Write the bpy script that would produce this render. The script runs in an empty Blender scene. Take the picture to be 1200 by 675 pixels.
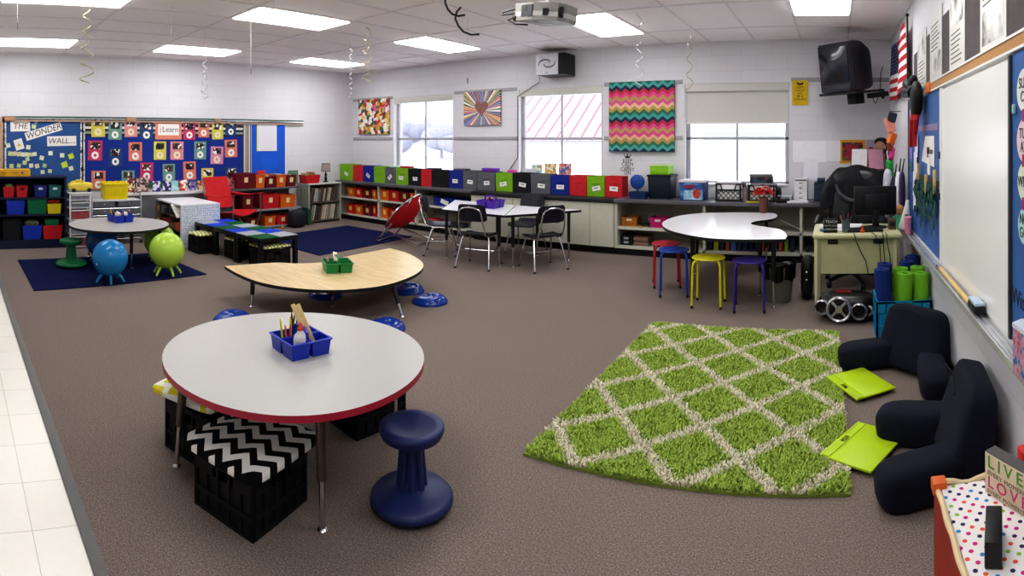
EXPOSURE, SKY, PANEL, LOOK = 0.19, 2.7, 8.2, 'Medium High Contrast'
import bpy, bmesh, math, random
from mathutils import Vector, Matrix, Euler
random.seed(7)
SC = bpy.context.scene
COL = SC.collection
PI = math.pi
H = 1.5                       # eye height
FPX, X0, Y0 = 656.6, 976.0, 164.7   # surveyed panorama: pixels per radian, straight-ahead column, horizon row
LX, BY, RX, FY, CZ = -8.49, 7.36, 0.76, -2.4, 2.83    # left, back, right, front walls and ceiling

# ---------- survey helpers: photo reading -> point on a real plane of the room ----------
def ray(x, y):
    t = (x - X0) / FPX
    return math.sin(t), math.cos(t), (Y0 - y) / FPX
def FP(x, y, z=0.0):
    d = ray(x, y); t = (z - H) / d[2]
    return d[0]*t, d[1]*t
def WP(x, y, Y=BY):
    d = ray(x, y); t = Y / d[1]
    return d[0]*t, H + d[2]*t
def LP(x, y, X=LX):
    d = ray(x, y); t = X / d[0]
    return d[1]*t, H + d[2]*t
def RP(x, y, X=RX):
    d = ray(x, y); t = X / d[0]
    return d[1]*t, H + d[2]*t
def DP(x, y, r):
    d = ray(x, y)
    return Vector((d[0]*r, d[1]*r, H + d[2]*r))

# ---------- materials ----------
def lin(c):
    if isinstance(c, str):
        c = c.lstrip('#'); c = c if len(c) == 6 else ''.join(q*2 for q in c); c = tuple(int(c[i:i+2], 16)/255 for i in (0, 2, 4))
    return tuple((v/12.92 if v <= .04045 else ((v+.055)/1.055)**2.4) for v in c)
_mats = {}
def M(color, rough=.55, metal=0., noise=.06, scale=14., bump=0., spec=.4, emit=0., bscale=None):
    key = (color, rough, metal, noise, scale, bump, spec, emit, bscale)
    if key in _mats: return _mats[key]
    m = bpy.data.materials.new('surface'); m.use_nodes = True
    nt = m.node_tree; b = nt.nodes['Principled BSDF']
    c = lin(color)
    b.inputs['Roughness'].default_value = rough
    b.inputs['Metallic'].default_value = metal
    b.inputs['Specular IOR Level'].default_value = spec
    tc = nt.nodes.new('ShaderNodeTexCoord')
    nz = nt.nodes.new('ShaderNodeTexNoise'); nz.inputs['Scale'].default_value = scale; nz.inputs['Detail'].default_value = 4
    nt.links.new(tc.outputs['Object'], nz.inputs['Vector'])
    rp = nt.nodes.new('ShaderNodeValToRGB')
    rp.color_ramp.elements[0].position = .3; rp.color_ramp.elements[1].position = .7
    rp.color_ramp.elements[0].color = (*[max(0, v*(1-noise)) for v in c], 1)
    rp.color_ramp.elements[1].color = (*[min(1, v*(1+noise)) for v in c], 1)
    nt.links.new(nz.outputs['Fac'], rp.inputs['Fac'])
    nt.links.new(rp.outputs['Color'], b.inputs['Base Color'])
    if emit:
        b.inputs['Emission Color'].default_value = (*c, 1); b.inputs['Emission Strength'].default_value = emit
    if bump:
        n2 = nt.nodes.new('ShaderNodeTexNoise'); n2.inputs['Scale'].default_value = bscale or scale*8; n2.inputs['Detail'].default_value = 3
        nt.links.new(tc.outputs['Object'], n2.inputs['Vector'])
        bp = nt.nodes.new('ShaderNodeBump'); bp.inputs['Strength'].default_value = bump; bp.inputs['Distance'].default_value = .01
        nt.links.new(n2.outputs['Fac'], bp.inputs['Height']); nt.links.new(bp.outputs['Normal'], b.inputs['Normal'])
    _mats[key] = m
    return m

def nodemat(fn, rough=.6, spec=.4, name='pattern'):
    """fn(nt, texcoord) -> colour socket"""
    m = bpy.data.materials.new(name); m.use_nodes = True
    nt = m.node_tree; b = nt.nodes['Principled BSDF']
    b.inputs['Roughness'].default_value = rough; b.inputs['Specular IOR Level'].default_value = spec
    tc = nt.nodes.new('ShaderNodeTexCoord')
    s = fn(nt, tc)
    nt.links.new(s, b.inputs['Base Color'])
    return m
def nd(nt, typ, **kw):
    n = nt.nodes.new(typ)
    for k, v in kw.items(): setattr(n, k, v)
    return n
def mth(nt, op, a, b=None, c=None):
    n = nt.nodes.new('ShaderNodeMath'); n.operation = op
    for i, v in enumerate((a, b, c)):
        if v is None: continue
        if isinstance(v, (int, float)): n.inputs[i].default_value = v
        else: nt.links.new(v, n.inputs[i])
    return n.outputs[0]
def ramp(nt, fac, stops, interp='CONSTANT'):
    r = nt.nodes.new('ShaderNodeValToRGB'); r.color_ramp.interpolation = interp
    el = r.color_ramp.elements
    while len(el) < len(stops): el.new(.5)
    for e, (p, c) in zip(el, stops): e.position = p; e.color = (*lin(c), 1)
    nt.links.new(fac, r.inputs['Fac'])
    return r.outputs['Color']
def mix(nt, fac, a, b):
    n = nt.nodes.new('ShaderNodeMix'); n.data_type = 'RGBA'
    for s, v in ((n.inputs['Factor'], fac), (n.inputs[6], a), (n.inputs[7], b)):
        if isinstance(v, (int, float)): s.default_value = v
        elif isinstance(v, (str, tuple)): s.default_value = (*lin(v), 1)
        else: nt.links.new(v, s)
    return n.outputs[2]

# ---------- mesh builder ----------
class MB:
    def __init__(s): s.bm = bmesh.new(); s.mi = 0
    def _xf(s, vs, M4):
        bmesh.ops.transform(s.bm, matrix=M4, verts=vs)
    def _mark(s, n0):
        s.bm.faces.ensure_lookup_table()
        for f in list(s.bm.faces)[n0:]: f.material_index = s.mi
    def box(s, c, d, rz=0, bev=0, rot=None, taper=None, seg=2):
        n0 = len(s.bm.faces)
        r = bmesh.ops.create_cube(s.bm, size=1)
        vs = r['verts']
        for v in vs:
            if taper and v.co.z < 0: v.co.x *= taper; v.co.y *= taper
            v.co = Vector((v.co.x*d[0], v.co.y*d[1], v.co.z*d[2]))
        if bev:
            es = list({e for v in vs for e in v.link_edges})
            q = bmesh.ops.bevel(s.bm, geom=es, offset=min(bev, min(d)*.49), segments=seg, affect='EDGES', profile=.5)
            vs = list({v for f in q['faces'] for v in f.verts} | {v for v in vs if v.is_valid})
        R = (rot.to_matrix() if rot else Matrix.Rotation(rz, 3, 'Z')).to_4x4()
        s._xf(vs, Matrix.Translation(c) @ R)
        s._mark(n0); return s
    def cyl(s, p0, p1, r, r2=None, seg=16, cap=True):
        n0 = len(s.bm.faces)
        p0, p1 = Vector(p0), Vector(p1); d = p1 - p0
        q = bmesh.ops.create_cone(s.bm, cap_ends=cap, segments=seg, radius1=r, radius2=r if r2 is None else r2, depth=d.length)
        R = d.to_track_quat('Z', 'Y').to_matrix().to_4x4()
        s._xf(q['verts'], Matrix.Translation((p0+p1)/2) @ R)
        s._mark(n0); return s
    def tube(s, pts, r, seg=8, closed=False):
        n0 = len(s.bm.faces)
        P = [Vector(p) for p in pts]; n = len(P); rings = []
        rad = r if isinstance(r, (list, tuple)) else [r]*n
        prev = None
        for i in range(n):
            if closed: t = P[(i+1) % n] - P[i-1]
            else: t = P[min(i+1, n-1)] - P[max(i-1, 0)]
            t.normalize()
            if prev is None:
                a = Vector((0, 0, 1)) if abs(t.z) < .9 else Vector((1, 0, 0))
                u = t.cross(a).normalized()
            else:
                u = (prev - t*prev.dot(t))
                if u.length < 1e-6: u = t.orthogonal()
                u.normalize()
            prev = u; w = t.cross(u)
            rings.append([s.bm.verts.new(P[i] + (u*math.cos(2*PI*k/seg) + w*math.sin(2*PI*k/seg))*rad[i]) for k in range(seg)])
        m = n if closed else n-1
        for i in range(m):
            a, b = rings[i], rings[(i+1) % n]
            for k in range(seg):
                s.bm.faces.new((a[k], a[(k+1) % seg], b[(k+1) % seg], b[k]))
        if not closed:
            s.bm.faces.new(rings[0][::-1]); s.bm.faces.new(rings[-1])
        s._mark(n0); return s
    def lathe(s, prof, c=(0, 0, 0), seg=32, sx=1, sy=1):
        n0 = len(s.bm.faces); rings = []; c = Vector(c)
        for r, z in prof:
            if r < 1e-5: rings.append([s.bm.verts.new(c + Vector((0, 0, z)))])
            else: rings.append([s.bm.verts.new(c + Vector((r*sx*math.cos(2*PI*k/seg), r*sy*math.sin(2*PI*k/seg), z))) for k in range(seg)])
        for a, b in zip(rings, rings[1:]):
            for k in range(seg):
                k2 = (k+1) % seg
                if len(a) == 1 and len(b) == 1: continue
                if len(a) == 1: s.bm.faces.new((a[0], b[k2], b[k]))
                elif len(b) == 1: s.bm.faces.new((a[k], a[k2], b[0]))
                else: s.bm.faces.new((a[k], a[k2], b[k2], b[k]))
        s._mark(n0); return s
    def prism(s, poly, z0, z1, bev=0, edge_mi=None):
        n0 = len(s.bm.faces)
        a = [s.bm.verts.new((x, y, z0)) for x, y in poly]; b = [s.bm.verts.new((x, y, z1)) for x, y in poly]
        n = len(poly); area = sum(poly[i][0]*poly[(i+1) % n][1]-poly[(i+1) % n][0]*poly[i][1] for i in range(n))
        if area < 0: a.reverse(); b.reverse()
        s.bm.faces.new(a[::-1]); s.bm.faces.new(b)
        sd = [s.bm.faces.new((a[i], a[(i+1) % n], b[(i+1) % n], b[i])) for i in range(n)]
        s._mark(n0)
        if edge_mi is not None:
            for f in sd: f.material_index = edge_mi
        return s
    def sphere(s, c, r, seg=24, scale=(1, 1, 1)):
        n0 = len(s.bm.faces)
        q = bmesh.ops.create_uvsphere(s.bm, u_segments=seg, v_segments=seg//2+2, radius=r)
        s._xf(q['verts'], Matrix.Translation(c) @ Matrix.Diagonal((*scale, 1)))
        s._mark(n0); return s
    def sup(s, c, d, e=.5, rot=None, seg=28, fn=None):
        """soft cushion: superellipsoid with half sizes d"""
        n0 = len(s.bm.faces)
        q = bmesh.ops.create_uvsphere(s.bm, u_segments=seg, v_segments=seg//2+2, radius=1)
        pw = lambda v: math.copysign(abs(v)**e, v)
        for v in q['verts']:
            th = math.atan2(v.co.y, v.co.x); ph = math.asin(max(-1, min(1, v.co.z)))
            p = Vector((pw(math.cos(ph))*pw(math.cos(th))*d[0], pw(math.cos(ph))*pw(math.sin(th))*d[1], pw(math.sin(ph))*d[2]))
            v.co = fn(p) if fn else p
        R = (rot.to_matrix().to_4x4() if rot else Matrix.Identity(4))
        s._xf(q['verts'], Matrix.Translation(c) @ R)
        s._mark(n0); return s
    def surf(s, fn, nu, nv, th=0.0):
        """sheet from fn(u,v), given thickness along its normal"""
        n0 = len(s.bm.faces)
        g = [[Vector(fn(i/nu, j/nv)) for j in range(nv+1)] for i in range(nu+1)]
        va = [[s.bm.verts.new(p) for p in row] for row in g]
        if th:
            def nrm(i, j):
                a = g[min(i+1, nu)][j]-g[max(i-1, 0)][j]; b = g[i][min(j+1, nv)]-g[i][max(j-1, 0)]
                n = a.cross(b); return n.normalized() if n.length > 1e-9 else Vector((0, 0, 1))
            vb = [[s.bm.verts.new(g[i][j] - nrm(i, j)*th) for j in range(nv+1)] for i in range(nu+1)]
        for i in range(nu):
            for j in range(nv):
                s.bm.faces.new((va[i][j], va[i+1][j], va[i+1][j+1], va[i][j+1]))
                if th: s.bm.faces.new((vb[i][j], vb[i][j+1], vb[i+1][j+1], vb[i+1][j]))
        if th:
            for i in range(nu):
                s.bm.faces.new((va[i][0], vb[i][0], vb[i+1][0], va[i+1][0])); s.bm.faces.new((va[i][nv], va[i+1][nv], vb[i+1][nv], vb[i][nv]))
            for j in range(nv):
                s.bm.faces.new((va[0][j], va[0][j+1], vb[0][j+1], vb[0][j])); s.bm.faces.new((va[nu][j], vb[nu][j], vb[nu][j+1], va[nu][j+1]))
        s._mark(n0); return s
    def obox(s, c, d, t=.006, rz=0, taper=.9, rim=0.0):
        """open-topped bin: c = centre of its base, d = outer size"""
        n0 = len(s.bm.faces)
        w, l, h = d[0]/2, d[1]/2, d[2]; k = taper
        def ring(a, b, z): return [s.bm.verts.new(p) for p in ((-a, -b, z), (a, -b, z), (a, b, z), (-a, b, z))]
        vs = [ring(w*k, l*k, 0), ring(w, l, h), ring(w-t, l-t, h), ring(w*k-t, l*k-t, t)]
        for A, B in zip(vs, vs[1:]):
            for i in range(4): s.bm.faces.new((A[i], A[(i+1) % 4], B[(i+1) % 4], B[i]))
        s.bm.faces.new(vs[0][::-1]); s.bm.faces.new(vs[3])
        av = [v for r in vs for v in r]
        s._xf(av, Matrix.Translation(c) @ Matrix.Rotation(rz, 4, 'Z'))
        s._mark(n0)
        if rim:
            R = Matrix.Rotation(rz, 3, 'Z')
            for sx, sy, dx, dy in ((0, -l, d[0]+rim*2, rim*2), (0, l, d[0]+rim*2, rim*2), (-w, 0, rim*2, d[1]), (w, 0, rim*2, d[1])):
                s.box(Vector(c) + R @ Vector((sx, sy, h-rim)), (dx, dy, rim*1.6), rz=rz)
        return s
    def build(s, name, mats, parent=None, loc=None, rz=0, smooth=40, rot=None):
        me = bpy.data.meshes.new(name)
        bmesh.ops.recalc_face_normals(s.bm, faces=s.bm.faces[:])
        s.bm.to_mesh(me); s.bm.free()
        for m in (mats if isinstance(mats, (list, tuple)) else [mats]): me.materials.append(m)
        if smooth:
            me.shade_smooth()
            me.set_sharp_from_angle(angle=math.radians(smooth))
        o = bpy.data.objects.new(name, me); COL.objects.link(o)
        if parent: o.parent = parent
        if loc is not None: o.location = loc
        if rot is not None: o.rotation_euler = rot
        elif rz: o.rotation_euler = (0, 0, rz)
        return o

# ---------- scene bookkeeping ----------
def tag(o, label, cat, group=None, kind=None):
    if label: o['label'] = label
    if cat: o['category'] = cat
    if group: o['group'] = group
    if kind: o['kind'] = kind
    return o
def thing(name, label, cat, loc=(0, 0, 0), rz=0, group=None, rot=None):
    o = bpy.data.objects.new(name, None); COL.objects.link(o)
    o.empty_display_size = .05
    o.location = loc; o.rotation_euler = rot if rot else (0, 0, rz)
    return tag(o, label, cat, group)
def struct(name, mb, mats, **k):
    o = mb.build(name, mats, **k); o['kind'] = 'structure'; return o
def dup(root, loc, rz=None, label=None, group=None, mats=None):
    """copy of a thing with copies of its parts and sub-parts"""
    def cp(o, par):
        c = o.copy(); COL.objects.link(c)
        if par: c.parent = par
        for ch in list(o.children): cp(ch, c)
        return c
    r = cp(root, None)
    r.location = loc
    if rz is not None: r.rotation_euler = (0, 0, rz)
    if label: r['label'] = label
    if group: r['group'] = group
    return r
def recolor(root, pairs):
    """give a copied thing its own mesh with other materials: {old: new}"""
    st = [root]
    while st:
        o = st.pop(); st += list(o.children)
        if o.type == 'MESH' and any(s in pairs for s in o.data.materials):
            o.data = o.data.copy()
            for i, m in enumerate(o.data.materials):
                if m in pairs: o.data.materials[i] = pairs[m]
def text(body, size, loc, rot, mat, parent=None, name='lettering', ext=.0012, align='CENTER', sx=1.0, shear=0.0, space=1.0):
    cu = bpy.data.curves.new(name, 'FONT'); cu.body = body; cu.size = size; cu.extrude = ext
    cu.align_x = align; cu.align_y = 'CENTER'; cu.materials.append(mat); cu.resolution_u = 3; cu.shear = shear
    cu.space_line = .9; cu.space_character = space
    tmp = bpy.data.objects.new(name, cu); COL.objects.link(tmp)
    dg = bpy.context.evaluated_depsgraph_get()
    me = bpy.data.meshes.new_from_object(tmp.evaluated_get(dg))
    bpy.data.objects.remove(tmp); bpy.data.curves.remove(cu)
    if not me.materials: me.materials.append(mat)
    o = bpy.data.objects.new(name, me); COL.objects.link(o)
    o.location = loc; o.rotation_euler = rot; o.scale = (sx, 1, 1)
    if parent: o.parent = parent
    return o
RB = (PI/2, 0, 0)          # reads on the back wall
RL = (PI/2, 0, PI/2)       # reads on the left wall
RR = (PI/2, 0, -PI/2)      # reads on the right wall
def flat(mb, wall, rect, th=.004, off=.0, bev=0):
    """slab on a wall; rect = (a0, a1, z0, z1) along the wall"""
    a0, a1, z0, z1 = rect; a, z = (a0+a1)/2, (z0+z1)/2; w, h = abs(a1-a0), abs(z1-z0)
    if wall == 'B': return mb.box((a, BY-off-th/2, z), (w, th, h), bev=bev)
    if wall == 'L': return mb.box((LX+off+th/2, a, z), (th, w, h), bev=bev)
    return mb.box((RX-off-th/2, a, z), (th, w, h), bev=bev)
def wrect(wall, x0, y0, x1, y1, plane=None):
    """photo rectangle -> wall rectangle"""
    f = {'B': WP, 'L': LP, 'R': RP}[wall]
    k = () if plane is None else (plane,)
    ym = (y0+y1)/2; xm = (x0+x1)/2
    a0, a1 = f(x0, ym, *k)[0], f(x1, ym, *k)[0]
    return a0, a1, f(xm, y1, *k)[1], f(xm, y0, *k)[1]
def smoothpoly(pts, corners=(), n=6):
    """closed Catmull-Rom outline; indices in corners stay sharp"""
    out = []; N = len(pts); P = [Vector(p) for p in pts]
    for i in range(N):
        p1, p2 = P[i], P[(i+1) % N]
        p0 = P[i-1] if i not in corners else p1*2-p2
        p3 = P[(i+2) % N] if (i+1) % N not in corners else p2*2-p1
        for k in range(n):
            t = k/n
            q = .5*((2*p1)+(p2-p0)*t+(2*p0-5*p1+4*p2-p3)*t*t+(3*p1-p0-3*p2+p3)*t**3)
            out.append((q.x, q.y))
    return out
def arc(c, r, a0, a1, n, z=None):
    return [(c[0]+r*math.cos(a0+(a1-a0)*i/n), c[1]+r*math.sin(a0+(a1-a0)*i/n)) + (() if z is None else (z,)) for i in range(n+1)]
# =====================================================================  camera, light, room
cam = bpy.data.cameras.new('camera'); camo = bpy.data.objects.new('camera', cam); COL.objects.link(camo)
camo.location = (0, 0, H); camo.rotation_euler = (PI/2, 0, 0)
cam.type = 'PANO'; cam.panorama_type = 'CENTRAL_CYLINDRICAL'
cam.central_cylindrical_range_u_min = -X0/FPX; cam.central_cylindrical_range_u_max = (1200-X0)/FPX
cam.central_cylindrical_range_v_min = -(675-Y0)/FPX; cam.central_cylindrical_range_v_max = Y0/FPX
cam.central_cylindrical_radius = 1.0
cam.clip_start = .05; cam.clip_end = 300
SC.camera = camo
SC.view_settings.view_transform = 'Standard'; SC.view_settings.look = LOOK
SC.view_settings.exposure = EXPOSURE; SC.view_settings.gamma = 1.0
SC.cycles.use_denoising = True
SC.cycles.max_bounces = 8; SC.cycles.diffuse_bounces = 5; SC.cycles.transparent_max_bounces = 12
SC.cycles.sample_clamp_indirect = 6
w = bpy.data.worlds.new('overcast_sky'); SC.world = w; w.use_nodes = True
w.node_tree.nodes['Background'].inputs['Color'].default_value = (.93, .96, 1, 1)
w.node_tree.nodes['Background'].inputs['Strength'].default_value = SKY

def block_wall(axis):
    def fn(nt, tc):
        sp = nd(nt, 'ShaderNodeSeparateXYZ'); nt.links.new(tc.outputs['Object'], sp.inputs[0])
        cb = nd(nt, 'ShaderNodeCombineXYZ'); nt.links.new(sp.outputs[axis], cb.inputs[0]); nt.links.new(sp.outputs[2], cb.inputs[1])
        br = nd(nt, 'ShaderNodeTexBrick'); nt.links.new(cb.outputs[0], br.inputs['Vector'])
        br.inputs['Scale'].default_value = 1; br.inputs['Brick Width'].default_value = .405; br.inputs['Row Height'].default_value = .203
        br.inputs['Mortar Size'].default_value = .0035; br.inputs['Mortar Smooth'].default_value = .4
        base = lin(WALLC)
        br.inputs['Color1'].default_value = (*base, 1); br.inputs['Color2'].default_value = (*[v*.97 for v in base], 1)
        br.inputs['Mortar'].default_value = (*[v*.86 for v in base], 1)
        b = nt.nodes['Principled BSDF']
        nz = nd(nt, 'ShaderNodeTexNoise'); nz.inputs['Scale'].default_value = 60; nt.links.new(tc.outputs['Object'], nz.inputs['Vector'])
        h = mth(nt, 'SUBTRACT', mth(nt, 'MULTIPLY', nz.outputs['Fac'], .25), br.outputs['Fac'])
        bp = nd(nt, 'ShaderNodeBump'); bp.inputs['Strength'].default_value = .25; bp.inputs['Distance'].default_value = .006
        nt.links.new(h, bp.inputs['Height']); nt.links.new(bp.outputs['Normal'], b.inputs['Normal'])
        return br.outputs['Color']
    return nodemat(fn, .5, .35)
WALLC = '#dfdee2'
m_wx, m_wy = block_wall(0), block_wall(1)

def carpet_fn(nt, tc):
    n1 = nd(nt, 'ShaderNodeTexNoise'); n1.inputs['Scale'].default_value = 150; n1.inputs['Detail'].default_value = 5; n1.inputs['Roughness'].default_value = .75
    n2 = nd(nt, 'ShaderNodeTexNoise'); n2.inputs['Scale'].default_value = 1.3; n2.inputs['Detail'].default_value = 3
    n3 = nd(nt, 'ShaderNodeTexNoise'); n3.inputs['Scale'].default_value = 34; n3.inputs['Detail'].default_value = 3
    for n in (n1, n2, n3): nt.links.new(tc.outputs['Object'], n.inputs['Vector'])
    a = ramp(nt, n1.outputs['Fac'], [(.32, '#3a302a'), (.5, '#786c65'), (.66, '#b4a89f')], 'LINEAR')
    b = mix(nt, mth(nt, 'MULTIPLY', n2.outputs['Fac'], .35), a, '#5f544d')
    b = mix(nt, mth(nt, 'MULTIPLY', n3.outputs['Fac'], .3), b, '#8d8076')
    p = nt.nodes['Principled BSDF']
    bp = nd(nt, 'ShaderNodeBump'); bp.inputs['Strength'].default_value = .15; bp.inputs['Distance'].default_value = .003
    nt.links.new(n1.outputs['Fac'], bp.inputs['Height']); nt.links.new(bp.outputs['Normal'], p.inputs['Normal'])
    return b
m_carpet = nodemat(carpet_fn, .95, .1)
def tile_fn(nt, tc):
    br = nd(nt, 'ShaderNodeTexBrick'); nt.links.new(tc.outputs['Object'], br.inputs['Vector'])
    br.offset = 0; br.inputs['Scale'].default_value = 1; br.inputs['Brick Width'].default_value = .305; br.inputs['Row Height'].default_value = .305
    br.inputs['Mortar Size'].default_value = .0016
    br.inputs['Color1'].default_value = (*lin('#f4f1e8'), 1); br.inputs['Color2'].default_value = (*lin('#efece2'), 1); br.inputs['Mortar'].default_value = (*lin('#bdb8aa'), 1)
    n = nd(nt, 'ShaderNodeTexNoise'); n.inputs['Scale'].default_value = 25; nt.links.new(tc.outputs['Object'], n.inputs['Vector'])
    return mix(nt, mth(nt, 'MULTIPLY', n.outputs['Fac'], .18), br.outputs['Color'], '#cfcabd')
m_tile = nodemat(tile_fn, .28, .5)
m_ceil = M('#f8f4f6', .9, noise=.05, scale=90, bump=.15, bscale=160)
m_tbar = M('#e6e2e4', .6)
m_white = M('#e6e6e4', .45, noise=.03)
m_black = M('#17171a', .45, noise=.12)
m_dark = M('#0e0e10', .6, noise=.12)
m_chrome = M('#c9c9cc', .2, metal=1., noise=.02)
m_steel = M('#8d8f93', .35, metal=.8)
m_grayp = M('#8f8f93', .5)

CE = .507
struct('floor', MB().box(((LX+RX)/2, (CE+BY)/2, -.05), (RX-LX, BY-CE, .1)), m_carpet, smooth=0)
struct('floor_tile', MB().box(((LX+RX)/2, (CE+FY)/2, -.052), (RX-LX, CE-FY, .1)), m_tile, smooth=0)
struct('trim_1', MB().box(((LX+RX)/2, CE, .003), (RX-LX, .05, .008), bev=.003), M('#6d6c6a', .6))
struct('ceiling', MB().box(((LX+RX)/2, (FY+BY)/2, CZ+.05), (RX-LX+.4, BY-FY+.4, .1)), m_ceil, smooth=0)
g = MB(); TX, TY, GX, GY = .611, 1.212, .19, 4.073
k = -2
while GX - k*TX > LX:
    x = GX - k*TX; k += 1
    if x < RX: g.box((x, (FY+BY)/2, CZ-.003), (.022, BY-FY, .008))
k = -6
while GY + k*TY < BY:
    y = GY + k*TY; k += 1
    if y > FY: g.box(((LX+RX)/2, y, CZ-.0035), (RX-LX, .022, .008))
for y in (FY+.012, BY-.012): g.box(((LX+RX)/2, y, CZ-.006), (RX-LX, .024, .012))
for x in (LX+.012, RX-.012): g.box((x, (FY+BY)/2, CZ-.006), (.024, BY-FY, .012))
struct('trim_2', g, m_tbar, smooth=0)

# walls
OPEN = [(-7.33, -5.93, .9, 2.29), (-4.62, -3.21, .9, 2.29), (-1.99, -.58, .9, 2.27)]
mb = MB(); T = .22
xs = LX - .2
for x0, x1, z0, z1 in OPEN:
    mb.box(((xs+x0)/2, BY+T/2, CZ/2), (x0-xs, T, CZ))
    mb.box(((x0+x1)/2, BY+T/2, z0/2), (x1-x0, T, z0)); mb.box(((x0+x1)/2, BY+T/2, (z1+CZ)/2), (x1-x0, T, CZ-z1))
    xs = x1
mb.box(((xs+RX+.2)/2, BY+T/2, CZ/2), (RX+.2-xs, T, CZ))
struct('wall_back', mb, m_wx, smooth=0)
struct('wall_left', MB().box((LX-.1, (FY+BY)/2, CZ/2), (.2, BY-FY, CZ)), m_wy, smooth=0)
struct('wall_right', MB().box((RX+.1, (FY+BY)/2, CZ/2), (.2, BY-FY, CZ)), m_wy, smooth=0)
struct('wall_front', MB().box(((LX+RX)/2, FY-.1, CZ/2), (RX-LX+.4, .2, CZ)), m_wx, smooth=0)
m_base = M('#1d1b1b', .5)
struct('baseboard_right', MB().box((RX-.006, (FY+BY)/2, .04), (.012, BY-FY, .08)), m_base, smooth=0)
struct('baseboard_left', MB().box((LX+.006, (FY+BY)/2, .05), (.012, BY-FY, .1)), m_base, smooth=0)
# grey tack strips along the window wall
m_strip = M('#a7a5aa', .45)
g = MB()
for z in (2.30, 1.535):
    for a, b in ((-8.47, -7.36), (-5.9, -4.65), (-3.18, -2.02), (-.55, .74))[:4 if z > 2 else 3]:
        g.box(((a+b)/2, BY-.006, z), (b-a, .012, .055), bev=.003)
struct('trim_3', g, m_strip)

# windows
def glass():
    m = bpy.data.materials.new('window_glass'); m.use_nodes = True; nt = m.node_tree
    nt.nodes.remove(nt.nodes['Principled BSDF']); out = nt.nodes['Material Output']
    t = nd(nt, 'ShaderNodeBsdfTransparent'); gl = nd(nt, 'ShaderNodeBsdfGlossy'); gl.inputs['Roughness'].default_value = .02
    mx = nd(nt, 'ShaderNodeMixShader'); mx.inputs[0].default_value = .05
    t.inputs['Color'].default_value = (.97, .98, .99, 1)
    nt.links.new(t.outputs[0], mx.inputs[1]); nt.links.new(gl.outputs[0], mx.inputs[2]); nt.links.new(mx.outputs[0], out.inputs['Surface'])
    return m
m_glass = glass()
m_frame = M('#b4b3ba', .4, noise=.03)
m_shade = M('#d6d4cd', .8, noise=.03, scale=60)
for i, (x0, x1, z0, z1) in enumerate(OPEN):
    r = bpy.data.objects.new('window_%d' % (i+1), None); COL.objects.link(r); r['kind'] = 'structure'
    f = MB(); yf = BY+.12; w_ = .055
    for x in (x0+w_/2, x1-w_/2): f.box((x, yf, (z0+z1)/2), (w_, .06, z1-z0), bev=.006)
    for z in (z0+w_/2, z1-w_/2): f.box(((x0+x1)/2, yf, z), (x1-x0, .06, w_), bev=.006)
    f.box(((x0+x1)/2, yf-.005, 1.53), (x1-x0, .05, .04), bev=.005); f.box(((x0+x1)/2, yf-.005, (z0+z1)/2), (.03, .045, z1-z0), bev=.005)
    f.box((x0+.03, yf-.04, 1.02), (.02, .02, .1), bev=.004)
    f.build('window_frame', m_frame, r)
    MB().box(((x0+x1)/2, yf+.012, (z0+z1)/2), (x1-x0-.09, .006, z1-z0-.09)).build('pane', m_glass, r)
    MB().box(((x0+x1)/2, BY+.055, z0+.012), (x1-x0-.004, .15, .024), bev=.005).build('window_sill', m_white, r)
    b = MB().box(((x0+x1)/2, BY+.04, z1-.055), (x1-x0-.01, .075, .11), bev=.008)
    b.build('blind_cassette', m_shade, r)
    if i == 2:
        MB().box(((x0+x1)/2, BY+.05, (1.735+z1-.11)/2), (x1-x0-.03, .004, z1-.11-1.735)).build('blind_sheet', m_shade, r)
        MB().box(((x0+x1)/2, BY+.05, 1.735), (x1-x0-.03, .012, .022), bev=.003).build('blind_bar', m_white, r)

# ceiling lights
m_panel = M('#ffffff', .5, noise=0, emit=PANEL)
m_lframe = M('#dcdada', .5)
rows = [5.285, 2.861, .437, -1.987]
names_r = ['nearest the windows', 'second from the windows', 'third from the windows', 'behind the camera']
names_c = ['right-hand', 'second-from-right', 'third-from-right', 'left-hand']
for ri, y in enumerate(rows):
    for ci in range(3, -1, -1):
        x = .19 - ci*4*TX - TX/2
        if ri == 3: continue
        if ci == 0: y = y-.63
        t = thing('ceiling_light', 'white fluorescent ceiling panel, %s column, row %s' % (names_c[ci], names_r[ri]), 'ceiling light', (x, y+TY/2, CZ), group='fluorescent ceiling panels')
        f = MB()
        for sx in (-1, 1): f.box((sx*(TX/2-.018), 0, -.008), (.014, TY-.022, .012))
        for sy in (-1, 1): f.box((0, sy*(TY/2-.018), -.008), (TX-.022, .014, .012))
        f.build('frame', m_lframe, t, smooth=0)
        MB().box((0, 0, -.014), (TX-.05, TY-.05, .024), bev=.005).build('diffuser', m_panel, t, smooth=0)  # lowered past the frame so its glowing sides brighten the ceiling

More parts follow.
